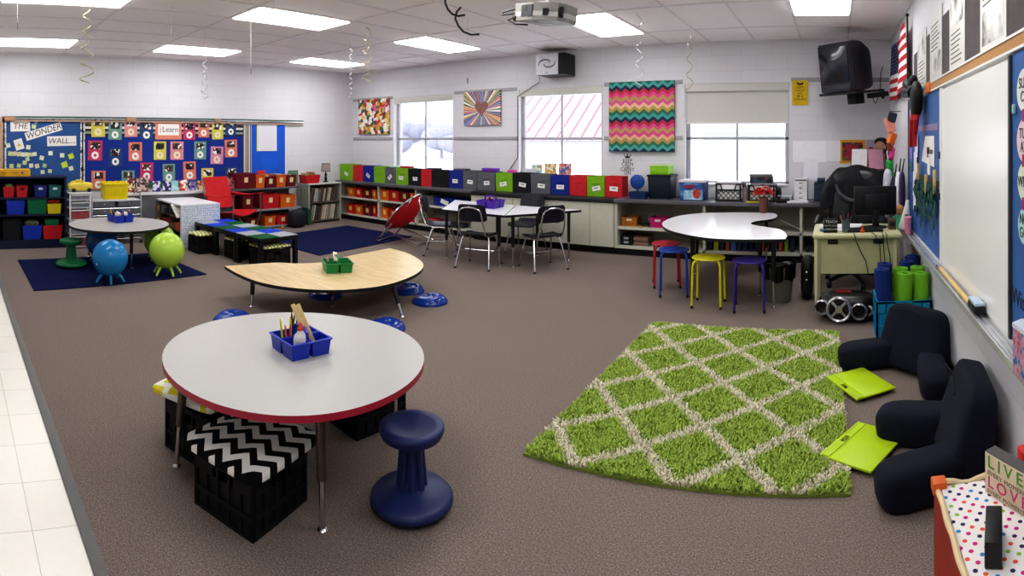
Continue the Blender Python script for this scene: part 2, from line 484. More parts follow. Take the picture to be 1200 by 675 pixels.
# outside the windows
m_ground = M('#e8e8ec', .9, noise=.02, scale=2)  # near-white: the overexposed outdoors is put into the ground colour
MB_ = MB().box((-10, 60, -.6), (220, 100, .1))
struct('ground', MB_, m_ground, smooth=0)
def roof_fn(nt, tc):
    sp = nd(nt, 'ShaderNodeSeparateXYZ'); nt.links.new(tc.outputs['Object'], sp.inputs[0])
    f = mth(nt, 'FRACT', mth(nt, 'MULTIPLY', sp.outputs[0], 1.5))
    return ramp(nt, f, [(0, '#96586a'), (.14, '#a5959b')])
t = thing('neighbouring_building', 'low building with pale red ribbed metal roof outside middle window', 'building', (-14.0, 27, -.55))
MB().box((0, 1, 1.05), (11, 6, 2.1)).build('wall', M('#c4c2c4', .8), t, smooth=0)
rf = MB(); vs = [rf.bm.verts.new(p) for p in ((-5.8, -2.4, 2.05), (5.8, -2.4, 2.05), (5.8, 1, 4.6), (-5.8, 1, 4.6), (5.8, 4.4, 2.05), (-5.8, 4.4, 2.05))]
for q in ((0, 1, 2, 3), (3, 2, 4, 5), (0, 3, 5), (1, 4, 2)): rf.bm.faces.new([vs[i] for i in q])
rf.build('roof', nodemat(roof_fn, .6), t, smooth=0)
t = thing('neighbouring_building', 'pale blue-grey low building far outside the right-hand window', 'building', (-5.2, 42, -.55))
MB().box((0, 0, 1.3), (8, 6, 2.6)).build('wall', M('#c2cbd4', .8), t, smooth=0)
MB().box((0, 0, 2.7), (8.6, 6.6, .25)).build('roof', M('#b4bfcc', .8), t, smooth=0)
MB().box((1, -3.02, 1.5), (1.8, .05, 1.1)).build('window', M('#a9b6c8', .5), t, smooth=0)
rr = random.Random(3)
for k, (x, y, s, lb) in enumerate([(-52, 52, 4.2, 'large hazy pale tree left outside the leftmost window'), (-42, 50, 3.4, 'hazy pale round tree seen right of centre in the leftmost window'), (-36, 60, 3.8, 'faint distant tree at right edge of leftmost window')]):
    t = thing('distant_tree', lb, 'tree', (x, y, -.55), group='hazy trees outside')  # haze is put into the trunk and crown colours
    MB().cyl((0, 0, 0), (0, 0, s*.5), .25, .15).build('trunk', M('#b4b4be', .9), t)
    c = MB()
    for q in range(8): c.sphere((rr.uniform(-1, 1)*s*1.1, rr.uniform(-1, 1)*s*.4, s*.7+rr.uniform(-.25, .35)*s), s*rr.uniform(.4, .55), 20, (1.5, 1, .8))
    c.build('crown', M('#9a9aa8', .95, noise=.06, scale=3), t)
# =====================================================================  tables, seats and rugs on the floor
m_lam = M('#b2b0ac', .35, noise=.035, scale=120)
m_lamw = M('#e9e8ec', .22, noise=.02, scale=80)
m_rededge = M('#a3203a', .4)
m_blkedge = M('#141416', .5)
m_leg = M('#1b1b1d', .35, noise=.05)
m_brleg = M('#5a4d47', .35, metal=.6)
def wood_fn(nt, tc):
    mp = nd(nt, 'ShaderNodeMapping'); mp.inputs['Scale'].default_value = (2.0, 22, 2); mp.inputs['Rotation'].default_value = (0, 0, .9)
    nt.links.new(tc.outputs['Object'], mp.inputs['Vector'])
    n = nd(nt, 'ShaderNodeTexNoise'); n.inputs['Scale'].default_value = 2.2; n.inputs['Detail'].default_value = 5; nt.links.new(mp.outputs[0], n.inputs['Vector'])
    return ramp(nt, n.outputs['Fac'], [(.3, '#c9ab78'), (.55, '#dcc394'), (.75, '#e4cfa5')], 'LINEAR')
m_maple = nodemat(wood_fn, .3, .4)

def school_table(name, label, poly, z, loc, legs, mats, legmats, z0=.0, th=.028, cat='table', rim=True, group=None):
    """poly in local coords; legs = [(x, y, lean_x, lean_y)]"""
    t = thing(name, label, cat, (loc[0], loc[1], z0), group=group); z = z-z0
    m = MB(); m.prism(poly, z-th, z, edge_mi=1)
    m.build('tabletop', mats, t, smooth=30)
    for x, y, lx, ly in legs:
        d = Vector((lx, ly, 0)); top = Vector((x, y, z-th)); bot = Vector((x, y, .012)) + d
        mid = top.lerp(bot, .62)
        g = MB(); g.cyl(mid.lerp(top, 0), top, .019, .022, 14); g.box((x, y, z-th-.004), (.08, .08, .008), bev=.003)
        lo = g.build('leg', legmats[0], t)
        g = MB(); g.cyl(bot, mid.lerp(top, .12), .0125, .0125, 12); g.lathe([(0, 0), (.019, 0), (.021, .006), (.012, .016), (0, .018)], (bot.x, bot.y, 0), 14)
        g.build('glide', m_chrome, lo)
    return t

# front round table
zt = .506; D = (H-zt)/.3776; th0 = -.9633
c1 = (D*math.sin(th0), D*math.cos(th0)); R1 = .2317*D
poly = [(R1*math.cos(2*PI*k/72), R1*math.sin(2*PI*k/72)) for k in range(72)]
def rel(p, c): return (p[0]-c[0], p[1]-c[1])
lg = []
for px, py in ((378, 622), (207, 547)):
    x, y = rel(FP(px, py), c1); lg.append((x*.93, y*.93, x*.07, y*.07))
for a in (PI*.22, PI*.78):
    x, y = .5*math.cos(a), .5*math.sin(a); lg.append((x*.93, y*.93, x*.07, y*.07))
lg[2] = (*[v*.93 for v in rel(FP(471, 505), c1)], 0, 0)
school_table('round_table', 'large round table in front with grey top and dark red edge', poly, zt, c1, lg, [m_lam, m_rededge], [m_brleg])

# maple crescent table
zt2 = .29; c2 = (-4.0, 3.35)
pts = [(-4.78, 2.52), (-4.67, 3.0), (-4.52, 3.17), (-4.41, 3.38), (-4.41, 3.62), (-4.47, 3.83), (-4.48, 4.43), (-4.12, 4.36), (-3.69, 4.11), (-3.45, 3.76), (-3.36, 3.31), (-3.46, 2.96), (-3.62, 2.75), (-3.86, 2.58), (-4.12, 2.49), (-4.45, 2.48)]
poly = smoothpoly([rel(p, c2) for p in pts], corners=(0, 6))
lg = [(*rel((-4.38, 2.60), c2), .03, -.03), (*rel((-3.42, 3.42), c2), .11, 0), (*rel(FP(390, 360), c2), 0, 0), (*rel((-4.4, 4.2), c2), 0, .05)]
tm = school_table('crescent_table', 'low maple-topped crescent table with black edge and notch', poly, zt2, c2, lg, [m_maple, m_blkedge], [m_leg])

# back-left round table on the navy rug
zt3 = .485; D3 = (H-zt3)*FPX/97.5; a3 = -1.2744
c3 = (D3*math.sin(a3), D3*math.cos(a3)); R3 = .61
D3 = math.hypot(*c3)
poly = [(R3*math.cos(2*PI*k/64), R3*math.sin(2*PI*k/64)) for k in range(64)]
lg = []
for px, py in ((93, 300), (154, 316), (127, 290), (187, 310)):
    x, y = rel(FP(px, py), c3); n = math.hypot(x, y); s = min(1, .5/n); lg.append((x*s, y*s, 0, 0))
school_table('round_table', 'grey round table with black edge ringed by exercise balls', poly, zt3, c3, lg, [m_lam, m_blkedge], [m_leg], z0=.0115)

# white tables with plastic chairs
zt4 = .63; c4 = (-4.3, 5.95)
poly = [rel(p, c4) for p in [(-4.56, 5.44), (-3.60, 5.42), (-4.04, 6.36), (-5.13, 6.42)]]
school_table('quadrilateral_table', 'white table with black edge left of the seam, purple caddy on it', poly, zt4, c4, [(*rel(p, c4), 0, 0) for p in [(-4.55, 5.52), (-3.74, 5.52), (-4.30, 6.30), (-4.98, 6.3)]], [m_lamw, m_blkedge], [m_leg])
c4b = (-3.5, 6.0)
poly = [rel(p, c4b) for p in [(-3.59, 5.42), (-3.05, 6.33), (-4.03, 6.36)]]
t = school_table('triangular_table', 'white triangular table with black edge joined right of the seam', poly, zt4, c4b, [(*rel(p, c4b), 0, 0) for p in [(-3.585, 5.58), (-3.18, 6.24), (-3.66, 6.28)]], [m_lamw, m_blkedge], [m_leg])
MB().box((.15, .2, zt4-.075), (.06, .9, .05), rz=.53).build('apron', m_leg, t)

# kidney table by the window counter
zt5 = .63; c5 = (-1.15, 5.75)
pts = [(-1.76, 5.6), (-1.80, 5.94), (-1.74, 6.28), (-1.54, 6.55), (-1.14, 6.70), (-.77, 6.71), (-.67, 6.6), (-.64, 6.38), (-.68, 6.17), (-.82, 6.0), (-.86, 5.83), (-.79, 5.7), (-.64, 5.58), (-.50, 5.43), (-.42, 5.13), (-.42, 4.93), (-.82, 4.86), (-1.1, 4.88), (-1.37, 5.03), (-1.6, 5.26)]
poly = smoothpoly([rel(p, c5) for p in pts], corners=(15,))
lg = [(*rel((-.53, 5.0), c5), .0, 0), (*rel((-1.5, 6.1), c5), -.02, 0), (*rel((-1.32, 5.16), c5), 0, 0), (*rel((-.78, 6.55), c5), 0, 0), (*rel((-.7, 5.35), c5), 0, 0)]
school_table('kidney_table', 'white kidney-shaped table with black edge beside the metal stools', poly, zt5, c5, lg, [m_lamw, m_blkedge], [m_leg])

# round metal stools
def stool(label, col, loc, rz):
    t = thing('stool', label, 'stool', (*loc, 0), rz, group='round stacking stools')
    m = M(col, .35, noise=.05)
    zs, r = .44, .155
    MB().lathe([(0, zs-.012), (r*.94, zs-.014), (r, zs-.007), (r*.97, zs), (r*.6, zs-.002), (r*.5, zs-.006), (.05, zs-.006), (.04, zs-.002), (0, zs-.002)], seg=36).build('seat', m, t)
    for k in range(4):
        a = PI/4+k*PI/2; u = Vector((math.cos(a), math.sin(a), 0))
        p = [u*.09+Vector((0, 0, zs-.02)), u*.14+Vector((0, 0, zs-.022)), u*.165+Vector((0, 0, zs-.035)), u*.175+Vector((0, 0, zs-.065)), u*.18+Vector((0, 0, .2)), u*.185+Vector((0, 0, .01))]
        l = MB().tube(p, .0105, 10).build('leg', m, t)
        MB().cyl(u*.185, u*.1846+Vector((0, 0, .025)), .0125, seg=10).build('foot_cap', m_black, l)
    return t
stool('red round metal stool behind the blue one', '#b3243c', (-1.70, 5.56), .35)
stool('blue round metal stool in front of the red one', '#1f46a8', (-1.535, 5.26), .28)
stool('yellow round metal stool under the kidney table edge', '#d8cf1c', (-1.125, 4.99), .05)
stool('purple round metal stool nearest the black trash can', '#3a2a86', (-.74, 4.94), .12)

# student chairs
m_cshell = M('#191b28', .38, noise=.1)
def chair(label, loc, rz):
    """faces local +y"""
    t = thing('student_chair', label, 'chair', (*loc, 0), rz, group='black plastic student chairs')
    zs = .40
    def sf(u, v):
        x = (u-.5)*.40*(1-.12*(1-v)); y = (v-.5)*.40
        dip = -.022*math.cos((u-.5)*PI)*math.cos((v-.5)*PI*.9) + (.03*max(0, (.2-v))/.2 if v < .2 else -.03*max(0, v-.8)/.2)
        rr = .06; ex = max(0, abs(x)-(.2-rr)); ey = max(0, abs(y)-(.2-rr)); d = math.hypot(ex, ey)
        if ex and ey and d > rr: x -= math.copysign((d-rr)*ex/d, x); y -= math.copysign((d-rr)*ey/d, y)
        return (x, y, zs+dip)
    MB().surf(sf, 14, 14, .012).build('seat', m_cshell, t, smooth=60)
    def bf(u, v):
        wd = .38*(1-.10*v); x = (u-.5)*wd; z = .56+v*.20
        y = -.225-.05*v + .05*(2*u-1)**2 - .012
        rr = .05; ex = max(0, abs(x)-(wd/2-rr)); ez = max(0, abs(z-.66)-(.1-rr)); d = math.hypot(ex, ez)
        if ex and ez and d > rr: x -= math.copysign((d-rr)*ex/d, x); z -= math.copysign((d-rr)*ez/d, z-.66)
        return (x, y, z)
    MB().surf(bf, 16, 10, .012).build('backrest', m_cshell, t, smooth=60)
    g = MB()
    P = []
    for s in (-1, 1):
        P.append([(s*.165, .13, zs-.03), (s*.165, -.08, zs-.035), (s*.16, -.19, zs+.0), (s*.155, -.245, zs+.12), (s*.14, -.275, zs+.26)])
    top = [(.12, -.285, zs+.30), (.06, -.29, zs+.325), (0, -.292, zs+.33), (-.06, -.29, zs+.325), (-.12, -.285, zs+.30)]
    g.tube(P[1]+top+P[0][::-1], .0105, 8)
    g.build('back_frame', m_chrome, t)
    for sx in (-1, 1):
        for (y0, y1) in ((.10, .20), (-.10, -.22)):
            l = MB().tube([(sx*.16, y0, zs-.035), (sx*.175, y0+(y1-y0)*.15, zs-.08), (sx*.215, y1, .012)], .0105, 8).build('leg', m_chrome, t)
            MB().lathe([(0, 0), (.016, 0), (.017, .01), (.01, .02), (0, .02)], (sx*.215, y1, 0), 12).build('glide', m_black, l)
    g = MB()
    for sx in (-1, 1): g.cyl((sx*.195, .15, .19), (sx*.195, -.163, .19), .006, seg=8)
    g.cyl((-.195, .0, .19), (.195, .0, .19), .006, seg=8)
    g.build('stretcher', m_chrome, t)
    return t
ch = chair('black plastic chair with chrome legs, nearest camera at left of white table', (-3.96, 5.42), .22)
dup(ch, (-3.27, 5.74, 0), 1.0, 'black plastic chair with chrome legs tucked in right of the white table')
dup(ch, (-4.8, 5.72, 0), -.95, 'black plastic chair at the left end of the white tables')
dup(ch, (-3.95, 6.47, 0), PI+.1, 'black plastic chair behind the white tables against the cupboards')

# wobble stools
def wobble(label, col, loc, h, rs, rb):
    t = thing('wobble_stool', label, 'stool', (*loc, .0115 if 'ball' in label else 0))
    m = M(col, .42, noise=.06)
    MB().lathe([(0, .006), (rb*.55, 0), (rb*.9, .012), (rb, .03), (rb*.985, .045), (rb*.9, .06), (rb*.55, .075), (rb*.36, .085), (rb*.3, .09), (0, .09)], seg=48).build('base', m, t, smooth=60)
    g = MB(); g.lathe([(rb*.33, .08), (rb*.27, .12), (rb*.235, h*.6), (rb*.24, h-.05)], seg=32)
    for k in range(8):
        a = k*PI/4; g.cyl((math.cos(a)*rb*.30, math.sin(a)*rb*.30, .08), (math.cos(a)*rb*.20, math.sin(a)*rb*.20, h-.05), .014, seg=8)
    g.build('stem', m, t, smooth=60)
    MB().lathe([(0, h-.06), (rs*.7, h-.06), (rs*.93, h-.045), (rs, h-.022), (rs*.985, h-.006), (rs*.9, h), (rs*.7, h-.006), (rs*.35, h-.016), (0, h-.018)], seg=48).build('seat', m, t, smooth=60)
    return t
wobble('dark navy wobble stool in front of the red-edged table', '#1e2a5c', (-1.575, 1.685), .335, .135, .172)
xg, yg = FP(83, 312.5)
wobble('dark green wobble stool at the left of the ball chairs', '#0f6b3f', (xg+.02, yg), .32, .14, .19)

# balance ball chairs
def ball(label, col, loc, r, zc, rz, logo=False):
    t = thing('ball_chair', label, 'ball chair', (*loc, .02), rz, group='exercise ball chairs')
    m = M(col, .22, noise=.04, scale=4)
    b = MB().sphere((0, 0, zc), r, 40).build('ball', m, t, smooth=60)
    for k in range(5):
        a = PI*.3+k*2*PI/5; u = Vector((math.cos(a), math.sin(a), 0))
        MB().tube([u*r*.45+Vector((0, 0, zc-r*.86)), u*r*.62+Vector((0, 0, (zc-r)*.6+.02)), u*r*.80+Vector((0, 0, .004))], [.017, .015, .012], 10).build('foot', m, t)
    if logo:
        d = Vector((.35, -.9, -.22)).normalized()
        o = MB().lathe([(0, .0012), (.011, .001), (.012, 0)], seg=12).build('logo', M('#dfeaf5', .5), b)
        o.location = Vector((0, 0, zc))+d*r; o.rotation_euler = d.to_track_quat('Z', 'Y').to_euler()
    return t
m_dummy = None
ball('bright blue exercise ball chair in front', '#1d7cb6', FP(129, 332), .192, .25, .1, True)
ball('lime green exercise ball chair in front', '#b0d24e', FP(195.5, 323), .2, .262, .4)
ball('shade-darkened blue ball chair behind the table, under its edge', '#1a5f94', DP(119, 285, 6.95).xy, .2, .235, .2)  # table shade put into the ball's blue
ball('lime ball chair behind, half in the table shadow', '#97bf38', DP(187, 283, 7.0).xy, .2, .235, .5)  # darker lime than the front ball, table shade put into it

# seat discs on the floor
m_disc = M('#10398f', .18, noise=.05)
def disc(label, loc, rz):
    t = MB()
    R = .165
    def f(u, v):
        a = u*2*PI; r = v*R
        z = .075*(1-(v**3.4))**.5 if v < 1 else 0
        sw = math.sin(a+v*2.2)*v*(1-v)*4
        return (r*math.cos(a), r*math.sin(a), .005+z*(.85+.15*sw)-.008*max(0, 1-abs(sw)*3)*(v > .1))
    t.surf(f, 40, 12); t.lathe([(0, .0), (R*.9, .0), (R, .012), (R*.995, .02), (R*.9, .03)], seg=40)
    return tag(t.build('seat_disc', m_disc, None, (*loc, 0), rz, smooth=70), label, 'seat cushion', 'blue inflatable seat discs')
disc('shiny blue seat disc furthest right, clear of the tables', FP(504, 350.5, .03), .4)
disc('shiny blue seat disc tucked by right leg of maple table', FP(478, 338, .03), 1.4)
disc('blue seat disc under the middle of the maple table', FP(381, 343, .03), 2)
disc('blue seat disc behind the red-edged table at its left', FP(273, 372, .03), 2.6)
disc('blue seat disc behind the red-edged table at its right', FP(451, 381, .03), 1)

# milk crates with cushions
def crate_mb(w, d, h, t=.016, n=5):
    g = MB()
    for z in (t/2, h-t/2, h*.36): 
        g.box((0, -d/2+t/2, z), (w, t, t*1.2)); g.box((0, d/2-t/2, z), (w, t, t*1.2)); g.box((-w/2+t/2, 0, z), (t, d, t*1.2)); g.box((w/2-t/2, 0, z), (t, d, t*1.2))
    for z0, z1 in ((h*.72, h),):
        for sy in (-1, 1): g.box((-w*.33, sy*(d/2-t/2), (z0+z1)/2), (w*.3, t, z1-z0)); g.box((w*.33, sy*(d/2-t/2), (z0+z1)/2), (w*.3, t, z1-z0))
        for sx in (-1, 1): g.box((sx*(w/2-t/2), -d*.33, (z0+z1)/2), (t, d*.3, z1-z0)); g.box((sx*(w/2-t/2), d*.33, (z0+z1)/2), (t, d*.3, z1-z0))
    for k in range(n+1):
        x = -w/2+t/2+(w-t)*k/n; y = -d/2+t/2+(d-t)*k/n; b = t if k in (0, n) else t*.62
        for sy in (-1, 1): g.box((x, sy*(d/2-t/2), h/2), (b, t, h))
        for sx in (-1, 1): g.box((sx*(w/2-t/2), y, h/2), (t, b, h))
    g.box((0, 0, .008), (w*.97, d*.97, .008))
    for q in range(4):                       # lower mesh panels: solid backing set inside the bars
        a = q*PI/2; u = Vector((math.cos(a), math.sin(a), 0)); L = (w if q % 2 == 0 else d)/2-t*.75
        g.box(u*L+Vector((0, 0, h*.36)), ((.004, d-t, h*.7) if q % 2 == 0 else (w-t, .004, h*.7)))
    return g
def chev_fn(ca, cb, period, amp, k, ang=0.0):
    def fn(nt, tc):
        mp = nd(nt, 'ShaderNodeMapping'); mp.inputs['Rotation'].default_value = (0, 0, ang); nt.links.new(tc.outputs['Object'], mp.inputs['Vector'])
        sp = nd(nt, 'ShaderNodeSeparateXYZ'); nt.links.new(mp.outputs[0], sp.inputs[0])
        tri = mth(nt, 'PINGPONG', mth(nt, 'ADD', sp.outputs[0], 5), k)
        v = mth(nt, 'FRACT', mth(nt, 'DIVIDE', mth(nt, 'ADD', mth(nt, 'ADD', sp.outputs[1], 5), mth(nt, 'MULTIPLY', tri, amp)), period))
        return ramp(nt, v, [(0, ca), (.5, cb)])
    return fn
m_chev = nodemat(chev_fn('#e9e7e2', '#141416', .085, 1.0, .052, 0.0), .9, .1)
m_chevg = nodemat(chev_fn('#d9d96a', '#eeeede', .07, .9, .04, .5), .9, .1)
m_chevy = nodemat(chev_fn('#d8cc35', '#f1efe2', .085, .9, .05, .6), .9, .1)
m_pch = nodemat(chev_fn('#8c8a3e', '#dfe0b0', .05, .9, .03, .3), .9, .1)
def cushion(label, loc, rz, w, h, mat, group, k=0):
    def fn(p):
        q = (1-.10*(1-abs(p.x)/(w/2))*0)
        return Vector((p.x, p.y, p.z*(1-.62*(max(abs(p.x), abs(p.y))/(w/2))**2)))
    g = MB().sup((0, 0, h/2), (w/2, w/2, h/2), .24, fn=fn, seg=44)
    return tag(g.build('seat_cushion', mat, None, loc, rz, smooth=70), label, 'cushion', group)
def crate(label, loc, rz, w=.33, h=.27):
    o = crate_mb(w, w, h).build('milk_crate', m_dark, None, (*loc, 0), rz, smooth=0)
    return tag(o, label, 'crate', 'black milk crate seats')
ca = (-1.995, 1.175); ra = .29
crate('black milk crate under the black and white chevron cushion', ca, ra, .33, .218)
cushion('black and white chevron cushion on front milk crate', (*ca, .216), ra, .43, .085, m_chev, 'crate seat cushions')
cb = (-2.45, 1.225); rb_ = .3
crate('black milk crate at the left under yellow chevron cushion', cb, rb_, .33, .235)
cushion('yellow and white chevron cushion left of the round table', (cb[0]-.055, cb[1]-.02, .238), .45, .39, .08, m_chevy, 'crate seat cushions')
cc = (-2.25, 2.02)
crate('black milk crate at back right under the red-edged table', cc, -.07)

# low building-plate tables (three square tables in a row)
m_bk = M('#0c0c0e', .4, noise=.1)
plate_cols = {'b': M('#1f4fd0', .4), 'g': M('#0c6a39', .45), 'w': M('#b9bcc2', .45)}
def stud_plate(w, m, par, loc):
    g = MB().box((0, 0, .003), (w, w, .006)); n = 12
    for i in range(n):
        for j in range(n):
            x, y = (-.5+(i+.5)/n)*w, (-.5+(j+.5)/n)*w; s = w/n*.3
            vs = [g.bm.verts.new((x+sx*s, y+sy*s, z)) for z in (.006, .009) for sx, sy in ((-1, -1), (1, -1), (1, 1), (-1, 1))]
            g.bm.faces.new(vs[4:]);
            for q in range(4): g.bm.faces.new((vs[q], vs[(q+1) % 4], vs[4+(q+1) % 4], vs[4+q]))
    return g.build('building_plate', m, par, loc, smooth=0)
p0, p1 = Vector((-7.115, 3.28)), Vector((-5.50, 3.36)); ax = (p1-p0).normalized(); an = math.atan2(ax.y, ax.x)
up = Vector((-ax.y, ax.x)); W = (p1-p0).length/3; zl = .362
near, far = 'wbgbwg', 'bgwgbw'
for k in range(3):
    c = p0 + ax*W*(k+.5) + up*.28
    t = thing('building_plate_table', ['low black table with coloured building plates, nearest the white shelf', 'middle low black table of the three with coloured building plates', 'low black table with coloured building plates, end nearest the maple table'][k], 'table', (c.x, c.y, 0), an, 'low black building-plate tables')
    MB().box((0, 0, zl-.024), (W-.004, .56, .048), bev=.004).build('tabletop', m_bk, t)
    for sx in (-1, 1):
        for sy in (-1, 1): MB().box((sx*(W/2-.029), sy*.252, (zl-.048)/2), (.05, .05, zl-.048), bev=.003).build('leg', m_bk, t)
    for i in range(2):
        stud_plate(.265, plate_cols[near[k*2+i]], t, ((i-.5)*.27, -.138, zl)); stud_plate(.265, plate_cols[far[k*2+i]], t, ((i-.5)*.27, .138, zl))
for k, (u_, v_, sx, lb) in enumerate([(.275, -.01, .31, 'leftmost crate along the low tables'), (.85, .22, .31, 'middle crate under the low tables'), (1.425, .27, .36, 'crate at the right end of the low tables')]):
    c = p0 + ax*u_ + up*v_
    crate('black milk crate seat, '+lb, c, an, sx, .215)
    cushion('pale green patterned cushion on the '+lb, (c.x, c.y, .217), an, sx+.03, .055, m_pch, 'pale green crate cushions')

# rugs
def rugmat(a, b, sc=90):
    def fn(nt, tc):
        n = nd(nt, 'ShaderNodeTexNoise'); n.inputs['Scale'].default_value = sc; n.inputs['Detail'].default_value = 4; nt.links.new(tc.outputs['Object'], n.inputs['Vector'])
        p = nt.nodes['Principled BSDF']; bp = nd(nt, 'ShaderNodeBump'); bp.inputs['Strength'].default_value = .5; bp.inputs['Distance'].default_value = .006
        nt.links.new(n.outputs['Fac'], bp.inputs['Height']); nt.links.new(bp.outputs['Normal'], p.inputs['Normal'])
        return ramp(nt, n.outputs['Fac'], [(.3, a), (.7, b)], 'LINEAR')
    return nodemat(fn, .95, .08)
m_navyrug = rugmat('#0c1233', '#1b2450')
def rug(label, pts):
    c = (sum(p[0] for p in pts)/4, sum(p[1] for p in pts)/4)
    return tag(MB().prism([rel(p, c) for p in pts], .001, .011).build('rug', m_navyrug, None, (*c, 0), smooth=0), label, 'rug')
rug('flat navy rug under the ball chairs at left', [FP(20.8, 305.3), FP(40, 341.3), FP(242, 322), (-6.98, 2.62)])
rug('flat navy rug beneath the red saucer chair', [(-7.5, 6.38), (-5.93, 6.36), (-5.78, 4.43), (-7.35, 4.45)])

# shaggy green rug with cream trellis
rt = thing('shag_rug', 'shaggy lime green rug with cream trellis lines', 'rug', (0, 0, 0))
RC = [(-1.40, 2.27), (.075, 2.36), (.045, 4.36), (-1.44, 4.335)]
MB().prism([(x, y) for x, y in RC], .001, .012).build('backing', M('#7d8f3a', .9), rt, smooth=0)
def trellis(x, y):
    # cream lines between nodes half a period apart; slightly ogee shaped
    u = (x+.665)/.47; v = (y-2.29)/.53
    k = .5-max(abs(((u+v) % 1)-.5), abs(((u-v) % 1)-.5))
    node = math.hypot((((u+.5) % 1)-.5)*.47, (((v+.5) % 1)-.5)*.53); node2 = math.hypot(((u % 1)-.5)*.47, ((v % 1)-.5)*.53)
    return k*.352 < .029 or min(node, node2) < .045
rn = random.Random(11)
verts, faces, cols = [], [], []
NT = 85000
for i in range(NT):
    s, q = rn.random(), rn.random()
    a = Vector(RC[0]).lerp(Vector(RC[1]), s); b = Vector(RC[3]).lerp(Vector(RC[2]), s); p = a.lerp(b, q)
    e = min(s, 1-s, q*1.4, (1-q)*1.4)
    if (min(s, 1-s)*1.46 < .05 and min(q, 1-q)*2.03 < .05) and math.hypot(.05-min(s, 1-s)*1.46, .05-min(q, 1-q)*2.03) > .05: continue
    cr = trellis(p.x+rn.gauss(0, .006), p.y+rn.gauss(0, .006))
    h = rn.uniform(.022, .036); ang = rn.uniform(0, 2*PI); ln = rn.uniform(.006, .02); wd = rn.uniform(.0022, .004)
    tx, ty = math.cos(ang)*ln, math.sin(ang)*ln; nx, ny = -math.sin(ang)*wd, math.cos(ang)*wd
    k = len(verts)
    verts += [(p.x-nx, p.y-ny, .008), (p.x+nx, p.y+ny, .008), (p.x+tx*.45+nx, p.y+ty*.45+ny, h*.75), (p.x+tx*.45-nx, p.y+ty*.45-ny, h*.75), (p.x+tx+nx*.4, p.y+ty+ny*.4, h), (p.x+tx-nx*.4, p.y+ty-ny*.4, h*.97)]
    faces += [(k, k+1, k+2, k+3), (k+3, k+2, k+4, k+5)]
    t_ = rn.random()
    if cr: c = [.70+.16*t_, .66+.15*t_, .50+.15*t_]
    else: c = [.30+.19*t_, .42+.20*t_, .06+.09*t_]
    f_ = (.6, .6, .95, .95, 1.1, 1.1)  # shade at the roots and lighter tips put into the blade colour
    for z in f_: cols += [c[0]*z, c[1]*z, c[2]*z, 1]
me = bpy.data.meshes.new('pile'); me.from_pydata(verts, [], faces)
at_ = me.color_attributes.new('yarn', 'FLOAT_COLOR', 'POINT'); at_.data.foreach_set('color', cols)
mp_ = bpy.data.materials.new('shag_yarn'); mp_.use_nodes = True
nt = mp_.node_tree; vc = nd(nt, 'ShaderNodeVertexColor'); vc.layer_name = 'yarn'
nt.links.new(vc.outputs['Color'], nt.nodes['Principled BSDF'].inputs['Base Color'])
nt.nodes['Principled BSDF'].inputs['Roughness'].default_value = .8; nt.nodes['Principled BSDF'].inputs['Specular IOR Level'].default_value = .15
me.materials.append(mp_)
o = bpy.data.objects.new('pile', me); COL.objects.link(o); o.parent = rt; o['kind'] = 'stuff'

# supply caddies and what stands in them
def caddy(label, loc, rz, mat, s=1.0, cat='caddy'):
    g = MB(); w = .115*s; h = .085*s
    for sx in (-1, 1):
        for sy in (-1, 1): g.obox((sx*.062*s, sy*.062*s, 0), (w, w, h), .004, 0, .84)
    for sy in (-1, 1): g.box((0, sy*.122*s, h-.004), (.245*s, .012*s, .008*s), bev=.002)
    for sx in (-1, 1): g.box((sx*.122*s, 0, h-.004), (.012*s, .245*s, .008*s), bev=.002)
    g.box((0, 0, h-.006), (.016*s, .24*s, .006)); g.box((0, 0, h-.006), (.24*s, .016*s, .006))
    t = thing('supply_caddy', label, cat, loc, rz)
    g.build('tray', mat, t, smooth=30)
    MB().tube([(-.075*s, 0, h-.01), (-.07*s, 0, h+.03*s), (-.04*s, 0, h+.045*s), (.04*s, 0, h+.045*s), (.07*s, 0, h+.03*s), (.075*s, 0, h-.01)], .009*s, 8).build('handle', mat, t)
    return t
def sticks(base, n, cols, labels, cat, name, h=.12, r=.004, spread=.03, lean=.35, group=None, seed=1):
    q = random.Random(seed)
    for k in range(n):
        x, y = q.uniform(-spread, spread), q.uniform(-spread, spread)
        b = Vector(base)+Vector((x, y, .004))
        d = Vector((q.uniform(-lean, lean), q.uniform(-lean, lean), 1)).normalized()
        L = h*q.uniform(.85, 1.12)
        t = MB(); t.cyl(b, b+d*L*.82, r, seg=8); t.cyl(b+d*L*.82, b+d*L, r*1.15, r*.6, seg=8)
        tag(t.build(name, M(cols[k % len(cols)], .4), None), labels if isinstance(labels, str) else labels[k], cat, group)
m_bluec = M('#1530a8', .3, noise=.04)
kx, ky = FP(352, 411, zt)
caddy('blue supply caddy on the red-edged round table', (kx, ky, zt), -.1, m_bluec, .88)
RV, AV = Vector((.58, .81, 0)), Vector((-.81, .58, 0))       # to the right of and away from the table's viewer
def cad(r, a, z=.006): return Vector((kx, ky, zt+z)) + RV*r + AV*a
